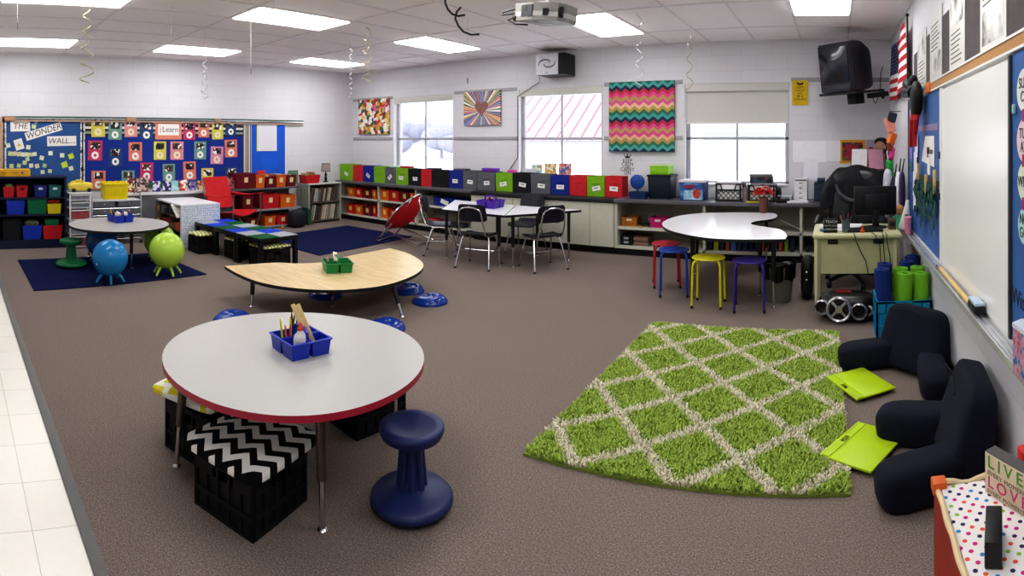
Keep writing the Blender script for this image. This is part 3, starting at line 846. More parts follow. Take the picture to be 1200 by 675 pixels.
for (r, a, cl, lb, hh, lr) in [(-.078, -.012, '#d6df3a', 'lime highlighter at far left of blue front caddy', .15, -.12), (-.06, -.025, '#e06a2c', 'orange pencil in the blue front caddy', .125, -.1), (-.05, -.01, '#c63b3b', 'red pencil in the blue front caddy', .12, .02), (-.045, .022, '#e6d21f', 'yellow marker in the blue front caddy', .15, -.02), (-.03, .055, '#2d6f86', 'teal marker at back left of blue front caddy', .15, .12), (-.01, .06, '#6b3d8e', 'purple pencil at back of blue front caddy', .15, .05), (-.05, .05, '#1d5c37', 'dark green pencil at back of blue front caddy', .15, .15), (-.035, .065, '#8a2a2a', 'maroon pencil at back of blue front caddy', .155, -.05)]:
    b = cad(r, a); d = (RV*lr+Vector((0, 0, 1))).normalized()
    g = MB(); g.cyl(b, b+d*hh*.85, .0048, seg=8); g.cyl(b+d*hh*.85, b+d*hh, .0055, .002, seg=8)
    tag(g.build('pencil', M(cl, .4), None), lb, 'pencil', 'pencils in the blue front caddy')
g = thing('glue_bottle', 'white glue bottle with orange cap in blue front caddy', 'glue bottle', cad(.0, -.05), .95)
MB().lathe([(0, 0), (.026, 0), (.03, .01), (.031, .065), (.027, .085), (.014, .1), (.012, .108), (0, .108)], seg=24, sx=1.05, sy=.65).build('bottle', M('#eceae6', .35), g)
MB().box((0, -.0195, .045), (.04, .002, .03)).build('label', M('#c9ccd4', .6), g, smooth=0)
MB().lathe([(.013, .108), (.013, .118), (.009, .122), (.006, .142), (0, .143)], seg=16).build('cap', M('#d8402a', .4), g)
for r, lb in ((.052, 'wooden ruler leaning up from blue caddy, left of two'), (.076, 'wooden ruler leaning up from blue caddy, right of two')):
    b = cad(r, -.02, .012); d = (RV*-.42+AV*.03+Vector((0, 0, 1))).normalized()
    o = MB().box((0, 0, .115), (.021, .004, .23), bev=.001).build('ruler', M('#e2c48c', .5), None, b)
    zq = d; xq = (RV-d*RV.dot(d)).normalized(); yq = zq.cross(xq)
    o.rotation_euler = Matrix((xq, yq, zq)).transposed().to_euler(); tag(o, lb, 'ruler', 'wooden rulers in front caddy')

m_greenc = M('#12803c', .35)
gx, gy = FP(395, 317, zt2)
caddy('green supply caddy on the maple crescent table', (gx, gy, zt2), -.5, m_greenc, 1.05)
sticks((gx-.08, gy+.0, zt2), 5, ['#e57f86', '#d94a5a', '#e9b1b5', '#222', '#b33'], 'pink and red markers standing in the green caddy', 'pencil', 'pencil', .13, .006, .03, .3, 'markers in the green caddy', 4)
for k in range(2):
    b = Vector((gx+.01+.03*k, gy-.02, zt2+.01)); d = Vector((-.09, .05, .12)).normalized()
    o = MB().box((0, 0, .095), (.02, .004, .19), bev=.001).build('ruler', M('#e9e2cd', .5), None, b); o.rotation_euler = d.to_track_quat('Z', 'Y').to_euler()
    tag(o, 'pale ruler leaning out of green caddy on maple table', 'ruler', 'pale rulers in green caddy')
bx, by = FP(141, 259.5, zt3)
caddy('blue supply caddy on the back-left round table', (bx, by, zt3), .2, m_bluec, 1.05)
sticks((bx-.05, by-.04, zt3), 5, ['#c33', '#e7d7b0', '#3b2b2b', '#d0a03a', '#333'], 'pencils standing in the blue caddy on back-left table', 'pencil', 'pencil', .14, .006, .04, .4, 'pencils in back-left caddy', 5)
for k in range(2): tag(MB().sup((0, 0, .035), (.04, .035, .03), .7).build('eraser_ball', M('#e6dcc0', .7), None, (bx+.04, by-.045+.09*k, zt3+.06)), 'cream crumpled bundle in the blue caddy on back-left table', 'bundle', 'cream bundles in back-left caddy')
px_, py_ = FP(575, 243, zt4)
caddy('purple supply caddy on the white tables', (px_, py_, zt4), .1, M('#47209a', .35), 1.15)
sticks((px_-.07, py_, zt4), 5, ['#e8d34a', '#d84a8a', '#f0e9d5', '#d95a2a', '#efefef'], 'bright markers in the left side of the purple caddy', 'pencil', 'pencil', .13, .009, .04, .5, 'markers left in purple caddy', 6)
sticks((px_+.07, py_, zt4), 4, ['#c9a23a', '#6a2f9a', '#c22a4a', '#2a2a2a'], 'dark markers in the right side of the purple caddy', 'pencil', 'pencil', .13, .009, .04, .5, 'markers right in purple caddy', 8)
# =====================================================================  left wall: boards, shelves, bins
def photo_fn(seed, cols=('#0c0c0e', '#2a2426', '#efece8', '#5a3d35'), sc=26):
    def fn(nt, tc):
        mp = nd(nt, 'ShaderNodeMapping'); mp.inputs['Location'].default_value = (seed*1.7, seed*.9, seed*2.3); nt.links.new(tc.outputs['Object'], mp.inputs['Vector'])
        v = nd(nt, 'ShaderNodeTexVoronoi'); v.inputs['Scale'].default_value = sc; nt.links.new(mp.outputs[0], v.inputs['Vector'])
        s = nd(nt, 'ShaderNodeSeparateXYZ'); nt.links.new(v.outputs['Color'], s.inputs[0])
        n = len(cols)
        return ramp(nt, s.outputs[0], [(i*.97/n if i else 0, c) for i, c in enumerate(cols)])
    return nodemat(fn, .5)
def cloth_mat(c, b=.15):
    return M(c, .85, noise=b, scale=9, bump=.15, bscale=60)
def stripes_fn(axis, cols, per, off=0.):
    def fn(nt, tc):
        sp = nd(nt, 'ShaderNodeSeparateXYZ'); nt.links.new(tc.outputs['Object'], sp.inputs[0])
        v = mth(nt, 'FRACT', mth(nt, 'DIVIDE', mth(nt, 'ADD', sp.outputs[axis], 20+off), per))
        return ramp(nt, v, [(i/len(cols), c) for i, c in enumerate(cols)])
    return nodemat(fn, .8)
def scallop_fn(nt, tc):
    v = nd(nt, 'ShaderNodeTexVoronoi'); v.inputs['Scale'].default_value = 22; nt.links.new(tc.outputs['Object'], v.inputs['Vector'])
    s = nd(nt, 'ShaderNodeSeparateXYZ'); nt.links.new(v.outputs['Color'], s.inputs[0])
    return ramp(nt, s.outputs[1], [(0, '#e9e7e4'), (.6, '#c7b9bb'), (.75, '#f4f2ee'), (.92, '#55555c')])
m_scal = nodemat(scallop_fn, .8)
m_paper = M('#eceae6', .8, noise=.02)
m_ink = M('#22202a', .7)
def wf(*a): return wrect('L', *a)

# wonder wall board
t = thing('bulletin_board', 'blue bulletin board with white scalloped border, leftmost on left wall', 'bulletin board', (0, 0, 0))
r0 = wf(3, 137, 99, 226)
flat(MB(), 'L', r0, .018).build('backing', M('#2f568f', .85, noise=.12, scale=3), t, smooth=0)
g = MB()
y0, y1, z0, z1 = r0; bw = .055
n = int((y1-y0)/.045)
for k in range(n):
    y = y0+(k+.5)*(y1-y0)/n
    g.cyl((LX+.018, y, z1-.035), (LX+.0215, y, z1-.035), .028, seg=10); flat(g, 'L', (y-.024, y+.024, z1-.035, z1), .0035, .018)
n = int((z1-z0)/.045)
for k in range(n):
    z = z0+(k+.5)*(z1-z0)/n
    for yy, s in ((y0+.03, -1), (y1-.045, 1)):
        g.cyl((LX+.018, yy, z), (LX+.0215, yy, z), .028, seg=10); flat(g, 'L', (yy-.03 if s < 0 else yy, yy if s < 0 else yy+.045, z-.024, z+.024), .0035, .018)
g.build('border', m_scal, t, smooth=0)
g = MB(); flat(g, 'L', (y0-.055, y0-.012, z0, z1), .03); g.build('frame_edge', M('#c79c7d', .5), t, smooth=0)
for s, (x0, ya, x1, yb), rot, sz in [('THE', (12, 142, 35, 154), .03, .105), ('WONDER', (28.5, 145, 73, 163), -.33, .115), ('WALL....', (55, 159.5, 89, 171), 0, .105)]:
    a0, a1, zb, zt_ = wf(x0, ya, x1, yb); ym, zm = (a0+a1)/2, (zb+zt_)/2
    w_ = (a1-a0)/ (1 if s != 'WONDER' else 1.02); h_ = (zt_-zb) if s != 'WONDER' else .125
    q = thing('title_strip', 'white paper strip reading %s on the blue wonder board' % s.strip('.'), 'sign', (LX+.0185, ym, zm), rot=(-rot if s == 'WONDER' else rot*0+.03*(s == 'THE'), 0, 0))
    q.rotation_euler = (.3 if s == 'WONDER' else .02, 0, 0)
    MB().box((.002, 0, 0), (.004, w_, h_)).build('paper', m_paper, q, smooth=0)
    text(s, sz*1.15, (.0042, 0, 0), RL, M('#4a2a3a', .7), q, ext=.0006, sx=1.0 if s != 'WONDER' else .95, shear=.15)
# small drawing with a yellow star, sticky notes
def note(x0, ya, x1, yb, m, label, cat='sticky note', name='sticky_note', rot=0., group='sticky notes on the blue wonder board', off=.0185):
    a0, a1, zb, zt_ = wf(x0, ya, x1, yb)
    o = MB().box((.0015, 0, 0), (.003, abs(a1-a0), zt_-zb)).build(name, m, None, (LX+off, (a0+a1)/2, (zb+zt_)/2), smooth=0, rot=(rot, 0, 0))
    return tag(o, label, cat, group)
q = thing('drawing', 'tilted white card with yellow star on blue wonder board', 'card', (LX+.0185, *wf(18, 163, 27, 176)[0:1], 0))
a0, a1, zb, zt_ = wf(17, 163, 27, 175.5); q.location = (LX+.0185, (a0+a1)/2, (zb+zt_)/2); q.rotation_euler = (.3, 0, 0)
MB().box((.0015, 0, 0), (.003, a1-a0, zt_-zb)).build('paper', m_paper, q, smooth=0)
st = [( (.035 if k % 2 == 0 else .016)*math.cos(PI/2+k*PI/5), (.035 if k % 2 == 0 else .016)*math.sin(PI/2+k*PI/5)) for k in range(10)]
MB().prism([(a, b) for a, b in st], 0, .002).build('star', M('#e3b234', .6), q, loc=(.003, 0, -.01), rot=(PI/2, 0, PI/2), smooth=0)
mn = [M('#dfe3c8', .8), M('#c9d79a', .8), M('#d9cfb0', .8), M('#c6dd3a', .75), M('#a9c08e', .8)]
NOTES = [(42, 143, 3.6, 4), (39.5, 148.5, 5, 1), (9.5, 170.5, 5, 0), (33, 172.5, 5, 0), (12, 180, 5, 1), (17, 180, 5, 2), (22, 180.5, 5, 2), (27, 181, 5, 0), (32, 181, 5, 0), (36, 181, 4.5, 1), (40.5, 180.5, 4.5, 0), (59, 179.5, 5, 0), (72.5, 182, 5, 0), (83, 183, 6, 3), (48.7, 185, 5, 0), (32, 186.5, 4.5, 1), (28.7, 190.5, 4.8, 1), (13.3, 194.5, 5, 1), (22, 194, 4.5, 1), (36.3, 194, 4.8, 0), (43.2, 194.5, 5, 2), (52, 194, 4.5, 4), (75.3, 193, 6.8, 3), (83, 197.3, 5, 0), (49.7, 201.5, 4.5, 0), (58.3, 200.5, 4.5, 1)]
mw = ['pale cream', 'light green', 'tan', 'bright lime', 'grey green']
rowname = lambda y: 'top' if y < 160 else 'upper' if y < 177 else 'middle' if y < 190 else 'lower'
cnt = {}
for k, (x, y, s, c) in enumerate(NOTES):
    rn_ = rowname(y); cnt[rn_] = cnt.get(rn_, 0)+1
    tot = ['first', 'second', 'third', 'fourth', 'fifth', 'sixth', 'seventh', 'eighth', 'ninth', 'tenth', 'eleventh', 'twelfth'][sum(1 for a in NOTES if rowname(a[1]) == rn_ and (a[0], a[1]) < (x, y))]
    note(x-s/2, y-s/2, x+s/2, y+s/2, mn[c], '%s sticky note, %s from left among the %s notes on blue board' % (mw[c], tot, rn_), rot=random.Random(k).uniform(-.3, .3) if s < 6 else .35)

# navy music-player board
t = thing('bulletin_board', 'large navy bulletin board with striped borders and music-player cards', 'bulletin board', (0, 0, 0))
rA = wf(99.5, 139, 284, 225)
a0, a1 = LP(99.5, 170)[0], LP(284, 170)[0]; zT, zB = 1.775, .73
flat(MB(), 'L', (a0, a1, zB, zT), .014, .002).build('backing', M('#12308a', .85, noise=.1, scale=3), t, smooth=0)
m_hs = stripes_fn(2, ['#1c1e22', '#8d9a94', '#20242a', '#d8d8d2', '#2c3a36', '#86323c', '#1d6a3a', '#1f4a2a'], .30, -1.47+.0)
flat(MB(), 'L', (a0, a1, zT-.20, zT), .003, .016).build('border', m_hs, t, smooth=0)
flat(MB(), 'L', (a0, a1, zB, zB+.1), .003, .016).build('border', M('#1d6a3a', .8), t, smooth=0)
b0, b1 = LP(284, 170)[0], LP(294, 170)[0]
flat(MB(), 'L', (b0, b1, zB, zT), .016, .002).build('border', stripes_fn(1, ['#e2e2dc', '#202226', '#d8d2c8', '#3a3a40', '#b8a89a'], (b1-b0)*.52, 0), t, smooth=0)
t = thing('bulletin_board', 'bright blue cloth panel with white chart pinned on it', 'bulletin board', (0, 0, 0))
b2 = LP(333.5, 170)[0]
flat(MB(), 'L', (b1+.003, b2, .82, 1.775), .014).build('backing', M('#1a5fd2', .8, noise=.1, scale=4), t, smooth=0)
flat(MB(), 'L', (b2, b2+.025, .82, 1.775), .018).build('frame_edge', m_white, t, smooth=0)
def grid_fn(nt, tc):
    b = nd(nt, 'ShaderNodeTexBrick'); b.offset = 0; b.inputs['Scale'].default_value = 1; b.inputs['Brick Width'].default_value = .035; b.inputs['Row Height'].default_value = .03; b.inputs['Mortar Size'].default_value = .002
    sp = nd(nt, 'ShaderNodeSeparateXYZ'); nt.links.new(tc.outputs['Object'], sp.inputs[0]); cb_ = nd(nt, 'ShaderNodeCombineXYZ'); nt.links.new(sp.outputs[1], cb_.inputs[0]); nt.links.new(sp.outputs[2], cb_.inputs[1]); nt.links.new(cb_.outputs[0], b.inputs['Vector'])
    b.inputs['Color1'].default_value = b.inputs['Color2'].default_value = (*lin('#ebeaef'), 1); b.inputs['Mortar'].default_value = (*lin('#c9c6d2'), 1)
    return b.outputs['Color']
q = thing('chart', 'white gridded paper chart pad hanging on the bright blue panel', 'chart', (0, 0, 0))
rc = wf(302, 144.5, 323.5, 177); flat(MB(), 'L', rc, .01, .0145).build('paper', nodemat(grid_fn, .8), q, smooth=0)
flat(MB(), 'L', (rc[0]-.03, rc[0]+.004, rc[2], rc[3]), .008, .0145).build('margin', M('#e7e6a8', .8), q, smooth=0)
flat(MB(), 'L', (rc[0], rc[1], rc[3], rc[3]+.025), .012, .0145).build('header', M('#a86a70', .7), q, smooth=0)

# metal rail above the boards
t = thing('display_rail', 'long green and silver rail with tan ends above the boards', 'rail', (0, 0, 0))
ya, yb = LP(5, 135)[0], LP(354, 137)[0]; zR = 1.845
g = MB(); g.box((LX+.02, (ya+yb)/2, zR), (.04, yb-ya, .05)); g.build('rail', M('#3f5a50', .5), t, smooth=0)
MB().box((LX+.043, (ya+yb)/2, zR-.008), (.006, yb-ya, .018)).build('edge', m_chrome, t, smooth=0)
MB().box((LX+.022, (ya+yb)/2, zR-.045), (.044, yb-ya, .02)).build('edge', M('#bb9a86', .5), t, smooth=0)
for x in (11, 153, 254): 
    y = LP(x, 137)[0]; MB().box((LX+.03, y, zR-.012), (.056, .16 if x < 200 else .1, .06)).build('rail_joint', M('#b98c6c', .55), t, smooth=0)

# iLearn sign and music-player cards
q = thing('sign', 'orange sign reading iLearn among the music-player cards', 'sign', (0, 0, 0))
rs = wf(181.3, 140.5, 212, 163.5); flat(MB(), 'L', rs, .006, .02).build('panel', M('#dd8b74', .8), q, smooth=0)
ri = wf(184.5, 145.5, 209, 158.5); flat(MB(), 'L', ri, .003, .026).build('paper', m_paper, q, smooth=0)
zc = (ri[2]+ri[3])/2; yc = (ri[0]+ri[1])/2
text('i', .17, (LX+.0295, ri[0]+.04, zc), RL, M('#d98f92', .7), q, ext=.0006)
text('Learn', .125, (LX+.0295, yc+.03, zc), RL, M('#55555a', .7), q, ext=.0006)
CARD = {'yellow': '#d3c955', 'sage': '#6f9b8e', 'pink': '#d98f95', 'navy': '#1f4478', 'rose': '#c23a66', 'coral': '#d97f6c', 'lilac': '#d78fae'}
cards = [('yellow', 106.5, 138, 122.5, 160.5, 1), ('sage', 126.7, 141.3, 142.3, 163.7, 1), ('pink', 145.3, 138, 160.3, 160.5, 1), ('navy', 163.3, 142.5, 179, 163.7, 1), ('rose', 214.3, 143, 228.3, 163.7, 1), ('coral', 231.7, 140.8, 244.3, 161, 1), ('yellow', 247.8, 143.3, 260.8, 163.3, 1), ('navy', 263.7, 140.8, 276, 159, 1),
 ('rose', 102.7, 164.7, 119.5, 188, 2), ('navy', 127, 173, 142.7, 195, 2), ('coral', 150.3, 166.7, 166, 188.7, 2), ('yellow', 179.7, 165.8, 194.3, 187.2, 2), ('pink', 199.2, 165.8, 214.5, 187.2, 2), ('sage', 227, 165.8, 241, 186.7, 2), ('lilac', 246.3, 171.7, 261, 192.2, 2), ('coral', 262.8, 163.8, 277.3, 184.2, 2),
 ('coral', 106.7, 200, 123.3, 222, 3), ('sage', 142, 199.7, 157.2, 220, 3), ('rose', 163.7, 190.5, 179, 212, 3), ('sage', 190, 192, 204.5, 213, 3), ('coral', 214.3, 189.2, 229, 211, 3), ('yellow', 235.3, 197, 249.3, 218, 3), ('navy', 263.3, 195.5, 278.3, 218, 3)]
ordn = ['first', 'second', 'third', 'fourth', 'fifth', 'sixth', 'seventh', 'eighth', 'ninth', 'tenth', 'eleventh', 'twelfth', 'thirteenth', 'fourteenth', 'fifteenth', 'sixteenth', 'seventeenth', 'eighteenth', 'nineteenth', 'twentieth']
rc_ = {1: 0, 2: 0, 3: 0}
for k, (c, x0, ya, x1, yb, row) in enumerate(cards):
    a0, a1, zb, zt_ = wf(x0, ya, x1, yb); w_, h_ = a1-a0, zt_-zb
    q = thing('player_card', '%s music-player card, %s from left in the %s row' % (c, ordn[rc_[row]], ['top', 'middle', 'bottom'][row-1]), 'card', (LX+(.0189 if row != 2 else .0163), (a0+a1)/2, (zb+zt_)/2), group='music-player cards on the navy board', rot=(random.Random(k).uniform(-.03, .03), 0, 0))
    rc_[row] += 1
    MB().box((.002, 0, 0), (.004, w_, h_), bev=.0015).build('card', M(CARD[c], .75), q, smooth=0)
    MB().box((.0045, 0, h_*.24), (.002, w_*.66, h_*.34)).build('screen', photo_fn(k+1), q, smooth=0)
    MB().lathe([(w_*.1, 0), (w_*.26, 0), (w_*.26, .002), (w_*.1, .002), (w_*.1, 0)], seg=24).build('click_wheel', M('#f0eeea' if c in ('navy', 'sage', 'rose', 'coral') else '#e8e0c0', .6), q, loc=(.004, 0, -h_*.24), rot=(0, PI/2, 0))

# ---------- open bins ----------
BINC = {'red': '#c2202a', 'orange': '#d8641e', 'maroon': '#6b1420', 'blue': '#1c3bb0', 'teal': '#1c6a68', 'green': '#0d6b45', 'yellow': '#dcc41c', 'black': '#141418', 'navy': '#1a2f7a', 'pink': '#c21f74', 'brown': '#a8671f', 'gray': '#66666c', 'lime': '#7fbb22'}
def bin_(label, c, loc, rz, d, tagc=None, name='storage_bin', rim=.004, taper=.88, group=None, fill=None, slot=None, front=(1, 0), book=None):
    """front = local direction in which the label looks"""
    t = thing(name, label, 'bin', loc, rz, group)
    MB().obox((0, 0, 0), d, .005, 0, taper, rim).build('tub', M(BINC.get(c, c), .4, noise=.07), t, smooth=20)
    f = Vector((*front, 0)); half = d[0]/2 if front[0] else d[1]/2
    wid = d[1] if front[0] else d[0]
    tilt = math.atan2(half*(1-taper), d[2])
    def plate(nm, m, w, h, z, lift=.002, mb=None):
        k = half*(taper+(1-taper)*z/d[2])
        g = MB().box((0, 0, 0), (.003, w, h))
        o = g.build(nm, m, t, smooth=0); o.location = f*(k+lift)+Vector((0, 0, z))
        o.rotation_euler = Euler((0, tilt, math.atan2(f.y, f.x)), 'XYZ')
        return o
    if tagc: plate('label_card', M(tagc, .7), min(.07, wid*.35), min(.085, d[2]*.45), d[2]*.58)
    if slot: plate('handle_slot', M(slot, .6), wid*.34, .03, d[2]*.72)
    if fill: MB().box((0, 0, d[2]*.72), (d[0]*.9, d[1]*.9, .02)).build('contents', M(fill, .8, noise=.4, scale=40), t, smooth=0)
    return t
def books(n, start, step, dims, cols, label, group, axis='y', lean=0., seed=1, name='book', cat='book', rz=0., jit=.15):
    """n thin books side by side; dims = (thick, depth, height) along step"""
    q = random.Random(seed); p = Vector(start)
    stp = Vector(step)
    for k in range(n):
        th = dims[0]*q.uniform(.7, 1.3); hh = dims[2]*q.uniform(1-jit, 1)
        ln = lean+q.uniform(-.03, .03)*(lean != 0)
        g = MB().box((0, 0, hh/2), (dims[1], th, hh))
        o = g.build(name, M(cols[q.randrange(len(cols))], .6, noise=.15, scale=30), None, p+Vector((0, 0, abs(math.sin(ln))*th*.5)), smooth=0)
        o.rotation_euler = Euler((ln, 0, rz), 'XYZ')
        tag(o, label(k) if callable(label) else label, cat, group); p += stp.normalized()*max(stp.length, th*1.05)

# navy bookcase with bins
fx = -7.70; y0, y1 = .55, 1.585; hB = 1.0; dB = .36
t = thing('bookcase', 'dark navy bookcase with coloured bins at left edge', 'bookcase', (fx-dB/2, (y0+y1)/2, 0))
m_nb = M('#101a3a', .5, noise=.1); wB = y1-y0
for s, nm in ((-1, 'side_panel'), (1, 'side_panel')): MB().box((0, s*(wB/2-.014), hB/2), (dB, .028, hB), bev=.003).build(nm, m_nb, t, smooth=0)
MB().box((-dB/2+.006, 0, hB/2), (.012, wB-.056, hB)).build('back_panel', M('#0b1024', .7), t, smooth=0)
MB().box((.004, 0, hB-.014), (dB+.008, wB+.01, .028), bev=.003).build('top', m_nb, t, smooth=0)
zsh = []
for py in (231.5, 251.5, 281.5):
    z = LP(30, py, fx)[1]; zsh.append(z)
    MB().box((.004, 0, z-.012), (dB-.02, wB-.056, .024)).build('shelf', m_nb, t, smooth=0)
MB().box((dB/2-.012, 0, .05), (.016, wB-.056, .1)).build('kickboard', m_nb, t, smooth=0)
def lrect(x0, y0_, x1, y1_, X): return wrect('L', x0, y0_, x1, y1_, X)
def shelfbin(label, c, x0, yt, x1, z, X, depth=.2, **k):
    a0, a1 = LP(x0, yt, X)[0], LP(x1, yt, X)[0]; h = LP((x0+x1)/2, yt, X)[1]-z
    return bin_(label, c, (X-depth/2-.01, (a0+a1)/2, z+.001), 0, (depth, a1-a0, max(h, .05)), **k)
F_ = fx-.02
shelfbin('red bin with green papers, top shelf of navy bookcase', 'red', 4, 219, 17, zsh[0], F_, fill='#6a8f2a')
MB_ = MB().box((0, 0, .05), (.1, .1, .1), bev=.01)
tag(MB_.build('green_box', M('#6d8f2d', .6), None, (F_-.1, LP(11, 216, F_)[0], zsh[0]+.078)), 'green box standing in red bin on navy bookcase top shelf', 'box')
shelfbin('red bin with slot handle, second on top shelf of navy bookcase', 'red', 19.3, 218, 32.7, zsh[0], F_, slot='#2a0508')
shelfbin('blue bin with white slot handle, top shelf of navy bookcase', 'navy', 40.5, 217.5, 55, zsh[0], F_, slot='#d8dce8')
shelfbin('teal bin with white slot handle, right end of top shelf', 'teal', 57.5, 217.5, 72, zsh[0], F_, slot='#e8ecec')
shelfbin('blue bin on the middle shelf of the navy bookcase', 'blue', 7.5, 235, 29.5, zsh[1], F_)
shelfbin('green bin with papers, middle shelf of the navy bookcase', 'green', 32, 233.5, 55.5, zsh[1], F_, fill='#c9d6cf')
shelfbin('yellow caddy with red insert, middle shelf of navy bookcase', 'yellow', 55.5, 239, 72, zsh[1], F_, fill='#c22a22')
tag(MB().box((0, 0, .02), (.12, .17, .035), bev=.006).build('red_tray', M('#c3261f', .5), None, (F_-.11, LP(63.7, 238, F_)[0], zsh[1]+.147)), 'red tray lying on the yellow caddy in navy bookcase', 'tray')
shelfbin('black bin at left of bottom shelf of the navy bookcase', 'black', 3, 258, 25, zsh[2], F_)
shelfbin('blue bin on bottom shelf of the navy bookcase', 'blue', 26.5, 264.5, 49.5, zsh[2], F_)
tag(MB().sup((0, 0, .05), (.075, .11, .06), .7).build('toy_pile', M('#5a5a48', .7, noise=.5, scale=60), None, (F_-.11, LP(38, 258, F_)[0], zsh[2]+.155)), 'olive jumble of toys heaped in blue bottom-shelf bin', 'toys')
shelfbin('red bin on bottom shelf of the navy bookcase', 'red', 50.5, 264.5, 73.5, zsh[2], F_)
o = bin_('small green bin stacked on the red bottom-shelf bin', 'green', (F_-.11, LP(61.5, 260, F_)[0], zsh[2]+.163), 0, (.15, .2, .105), fill='#2a5a3a')
# yellow toy box on top of the bookcase
q = thing('toy_box', 'flat yellow toy box reading City on the navy bookcase', 'box', (fx-.12, LP(14, 202, fx)[0], hB+.001))
MB().box((0, 0, .05), (.2, .52, .1), bev=.004).build('box', M('#d9a71e', .5), q, smooth=0)
text('City', .07, (.1005, -.14, .05), RL, M('#4a2a10', .6), q, ext=.0005)
MB().box((.1, .04, .05), (.004, .1, .012)).build('stripe', M('#a8741a', .5), q, smooth=0); MB().sphere((.1, .15, .05), .018, 12, (.15, 1, 1)).build('sticker', M('#7a3fa0', .5), q)

# plastic drawer tower and yellow case
m_clear = M('#9fa3a8', .25, noise=.1, spec=.6); m_wp = M('#d8d8d8', .4)
cx, cy = -7.75, LP(92, 260, -7.6)[0]; a0, a1 = LP(81.5, 260, -7.58)[0], LP(107, 260, -7.58)[0]; cy = (a0+a1)/2; wT = a1-a0
t = thing('drawer_tower', 'white framed plastic drawer tower beside the navy bookcase', 'drawer unit', (-7.58-.18, cy, 0))
zs = [LP(94, y, -7.58)[1] for y in (226, 235, 244, 258, 275, 292)]
hT = zs[0]
for sx in (-1, 1):
    for sy in (-1, 1): MB().box((sx*.165, sy*(wT/2-.012), hT/2), (.024, .022, hT), bev=.004).build('post', m_wp, t)
MB().box((0, 0, hT-.008), (.37, wT+.01, .02), bev=.006).build('top', m_wp, t)
zs[-1] = max(zs[-1], .02)
for i in range(5):
    zb, zt_ = zs[i+1], zs[i]-.02
    d_ = MB().obox((0, 0, zb+.012), (.34, wT-.05, zt_-zb-.02), .006, 0, .97).build('drawer', M(['#84888e', '#7e838a', '#a5535a', '#8e9298', '#9c5a60'][i], .3, noise=.25, scale=18), t, smooth=0)
    MB().box((.178, 0, zt_-.012), (.018, wT-.06, .016), bev=.004).build('handle', m_wp, d_)
    MB().box((.0, 0, zb+.004), (.34, wT-.02, .014)).build('divider', m_wp, t, smooth=0)
q = thing('toy_case', 'pale yellow car-shaped plastic case on the drawer tower', 'case', (-7.74, cy+.03, hT+.003))
MB().sup((0, 0, .075), (.1, .18, .06), .55, seg=28).sup((0, -.05, .12), (.06, .09, .035), .6).build('shell', M('#ddc64a', .4), q, smooth=70)
for s in (-1, 1): MB().cyl((.07, s*.11, .028), (.1, s*.11, .028), .028, seg=16).build('wheel', m_black, q)
MB().tube([(.05, -.09, .14), (.05, -.06, .165), (.05, 0, .165), (.05, .03, .14)], .01, 8).build('handle', M('#ddc64a', .4), q)

# rolling metal cart with grey drawers, yellow brick-top bin
X_ = -7.75; a0, a1 = LP(108, 260, X_)[0], LP(165.5, 260, X_)[0]; cy = (a0+a1)/2; wC = a1-a0
t = thing('drawer_cart', 'chrome framed rolling cart with two columns of grey drawers', 'cart', (X_-.18, cy, 0))
zt_ = LP(138, 234.5, X_)[1]
for sy in (-1, 1):
    MB().tube([(.17, sy*wC/2, .05), (.17, sy*wC/2, zt_+.02), (.12, sy*wC/2, zt_+.09), (-.12, sy*wC/2, zt_+.09), (-.17, sy*wC/2, zt_+.02), (-.17, sy*wC/2, .05)], .012, 8).build('frame', m_steel, t)
    for sx in (-1, 1): MB().cyl((sx*.17, sy*wC/2-.012, .025), (sx*.17, sy*wC/2+.012, .025), .025, seg=14).build('caster', m_black, t)
MB().box((0, 0, zt_-.01), (.36, wC, .018), bev=.004).build('top', M('#c9cbcc', .4), t)
for z in (.08, .2): MB().cyl((.17, -wC/2, z), (.17, wC/2, z), .01, seg=8).build('crossbar', m_chrome, t)
for i in range(4):
    for s in (-1, 1):
        zc = zt_-.065-i*.1
        d_ = MB().obox((0, s*wC/4, zc-.035), (.33, wC/2-.05, .075), .005, 0, .97).build('drawer', M('#6f7377', .4, noise=.12), t, smooth=0)
        MB().sphere((.172, s*wC/4, zc+.005), .011, 10).build('knob', m_chrome, d_)
    MB().cyl((.165, -wC/2, zt_-.12-i*.1), (.165, wC/2, zt_-.12-i*.1), .008, seg=8).build('runner', m_chrome, t)
tag(MB().box((0, 0, .002), (.24, .36, .003)).build('paper', m_paper, None, (X_-.16, LP(139, 234, X_)[0]+.03, zt_+.0), smooth=0), 'white paper sheet under the yellow bin on the cart', 'paper')
q = thing('brick_bin', 'bright yellow studded toy-brick bin on the metal cart', 'bin', (X_-.18, LP(138, 225, X_)[0], zt_+.005))
wY = LP(153, 225, X_)[0]-LP(123.5, 225, X_)[0]; hY = LP(138, 213.5, X_)[1]-zt_
MB().box((0, 0, hY*.4), (.26, wY*.96, hY*.8), taper=.92, bev=.008).build('tub', M('#e3cb12', .35), q)
l = MB().box((0, 0, hY*.84), (.28, wY, hY*.14), bev=.008).build('lid', M('#e3cb12', .35), q)
for i in range(2):
    for j in range(4): MB().cyl(((i-.5)*.13, (j-1.5)*wY/4.2, hY*.9), ((i-.5)*.13, (j-1.5)*wY/4.2, hY*.98), .035, seg=18).build('stud', M('#e3cb12', .35), l)

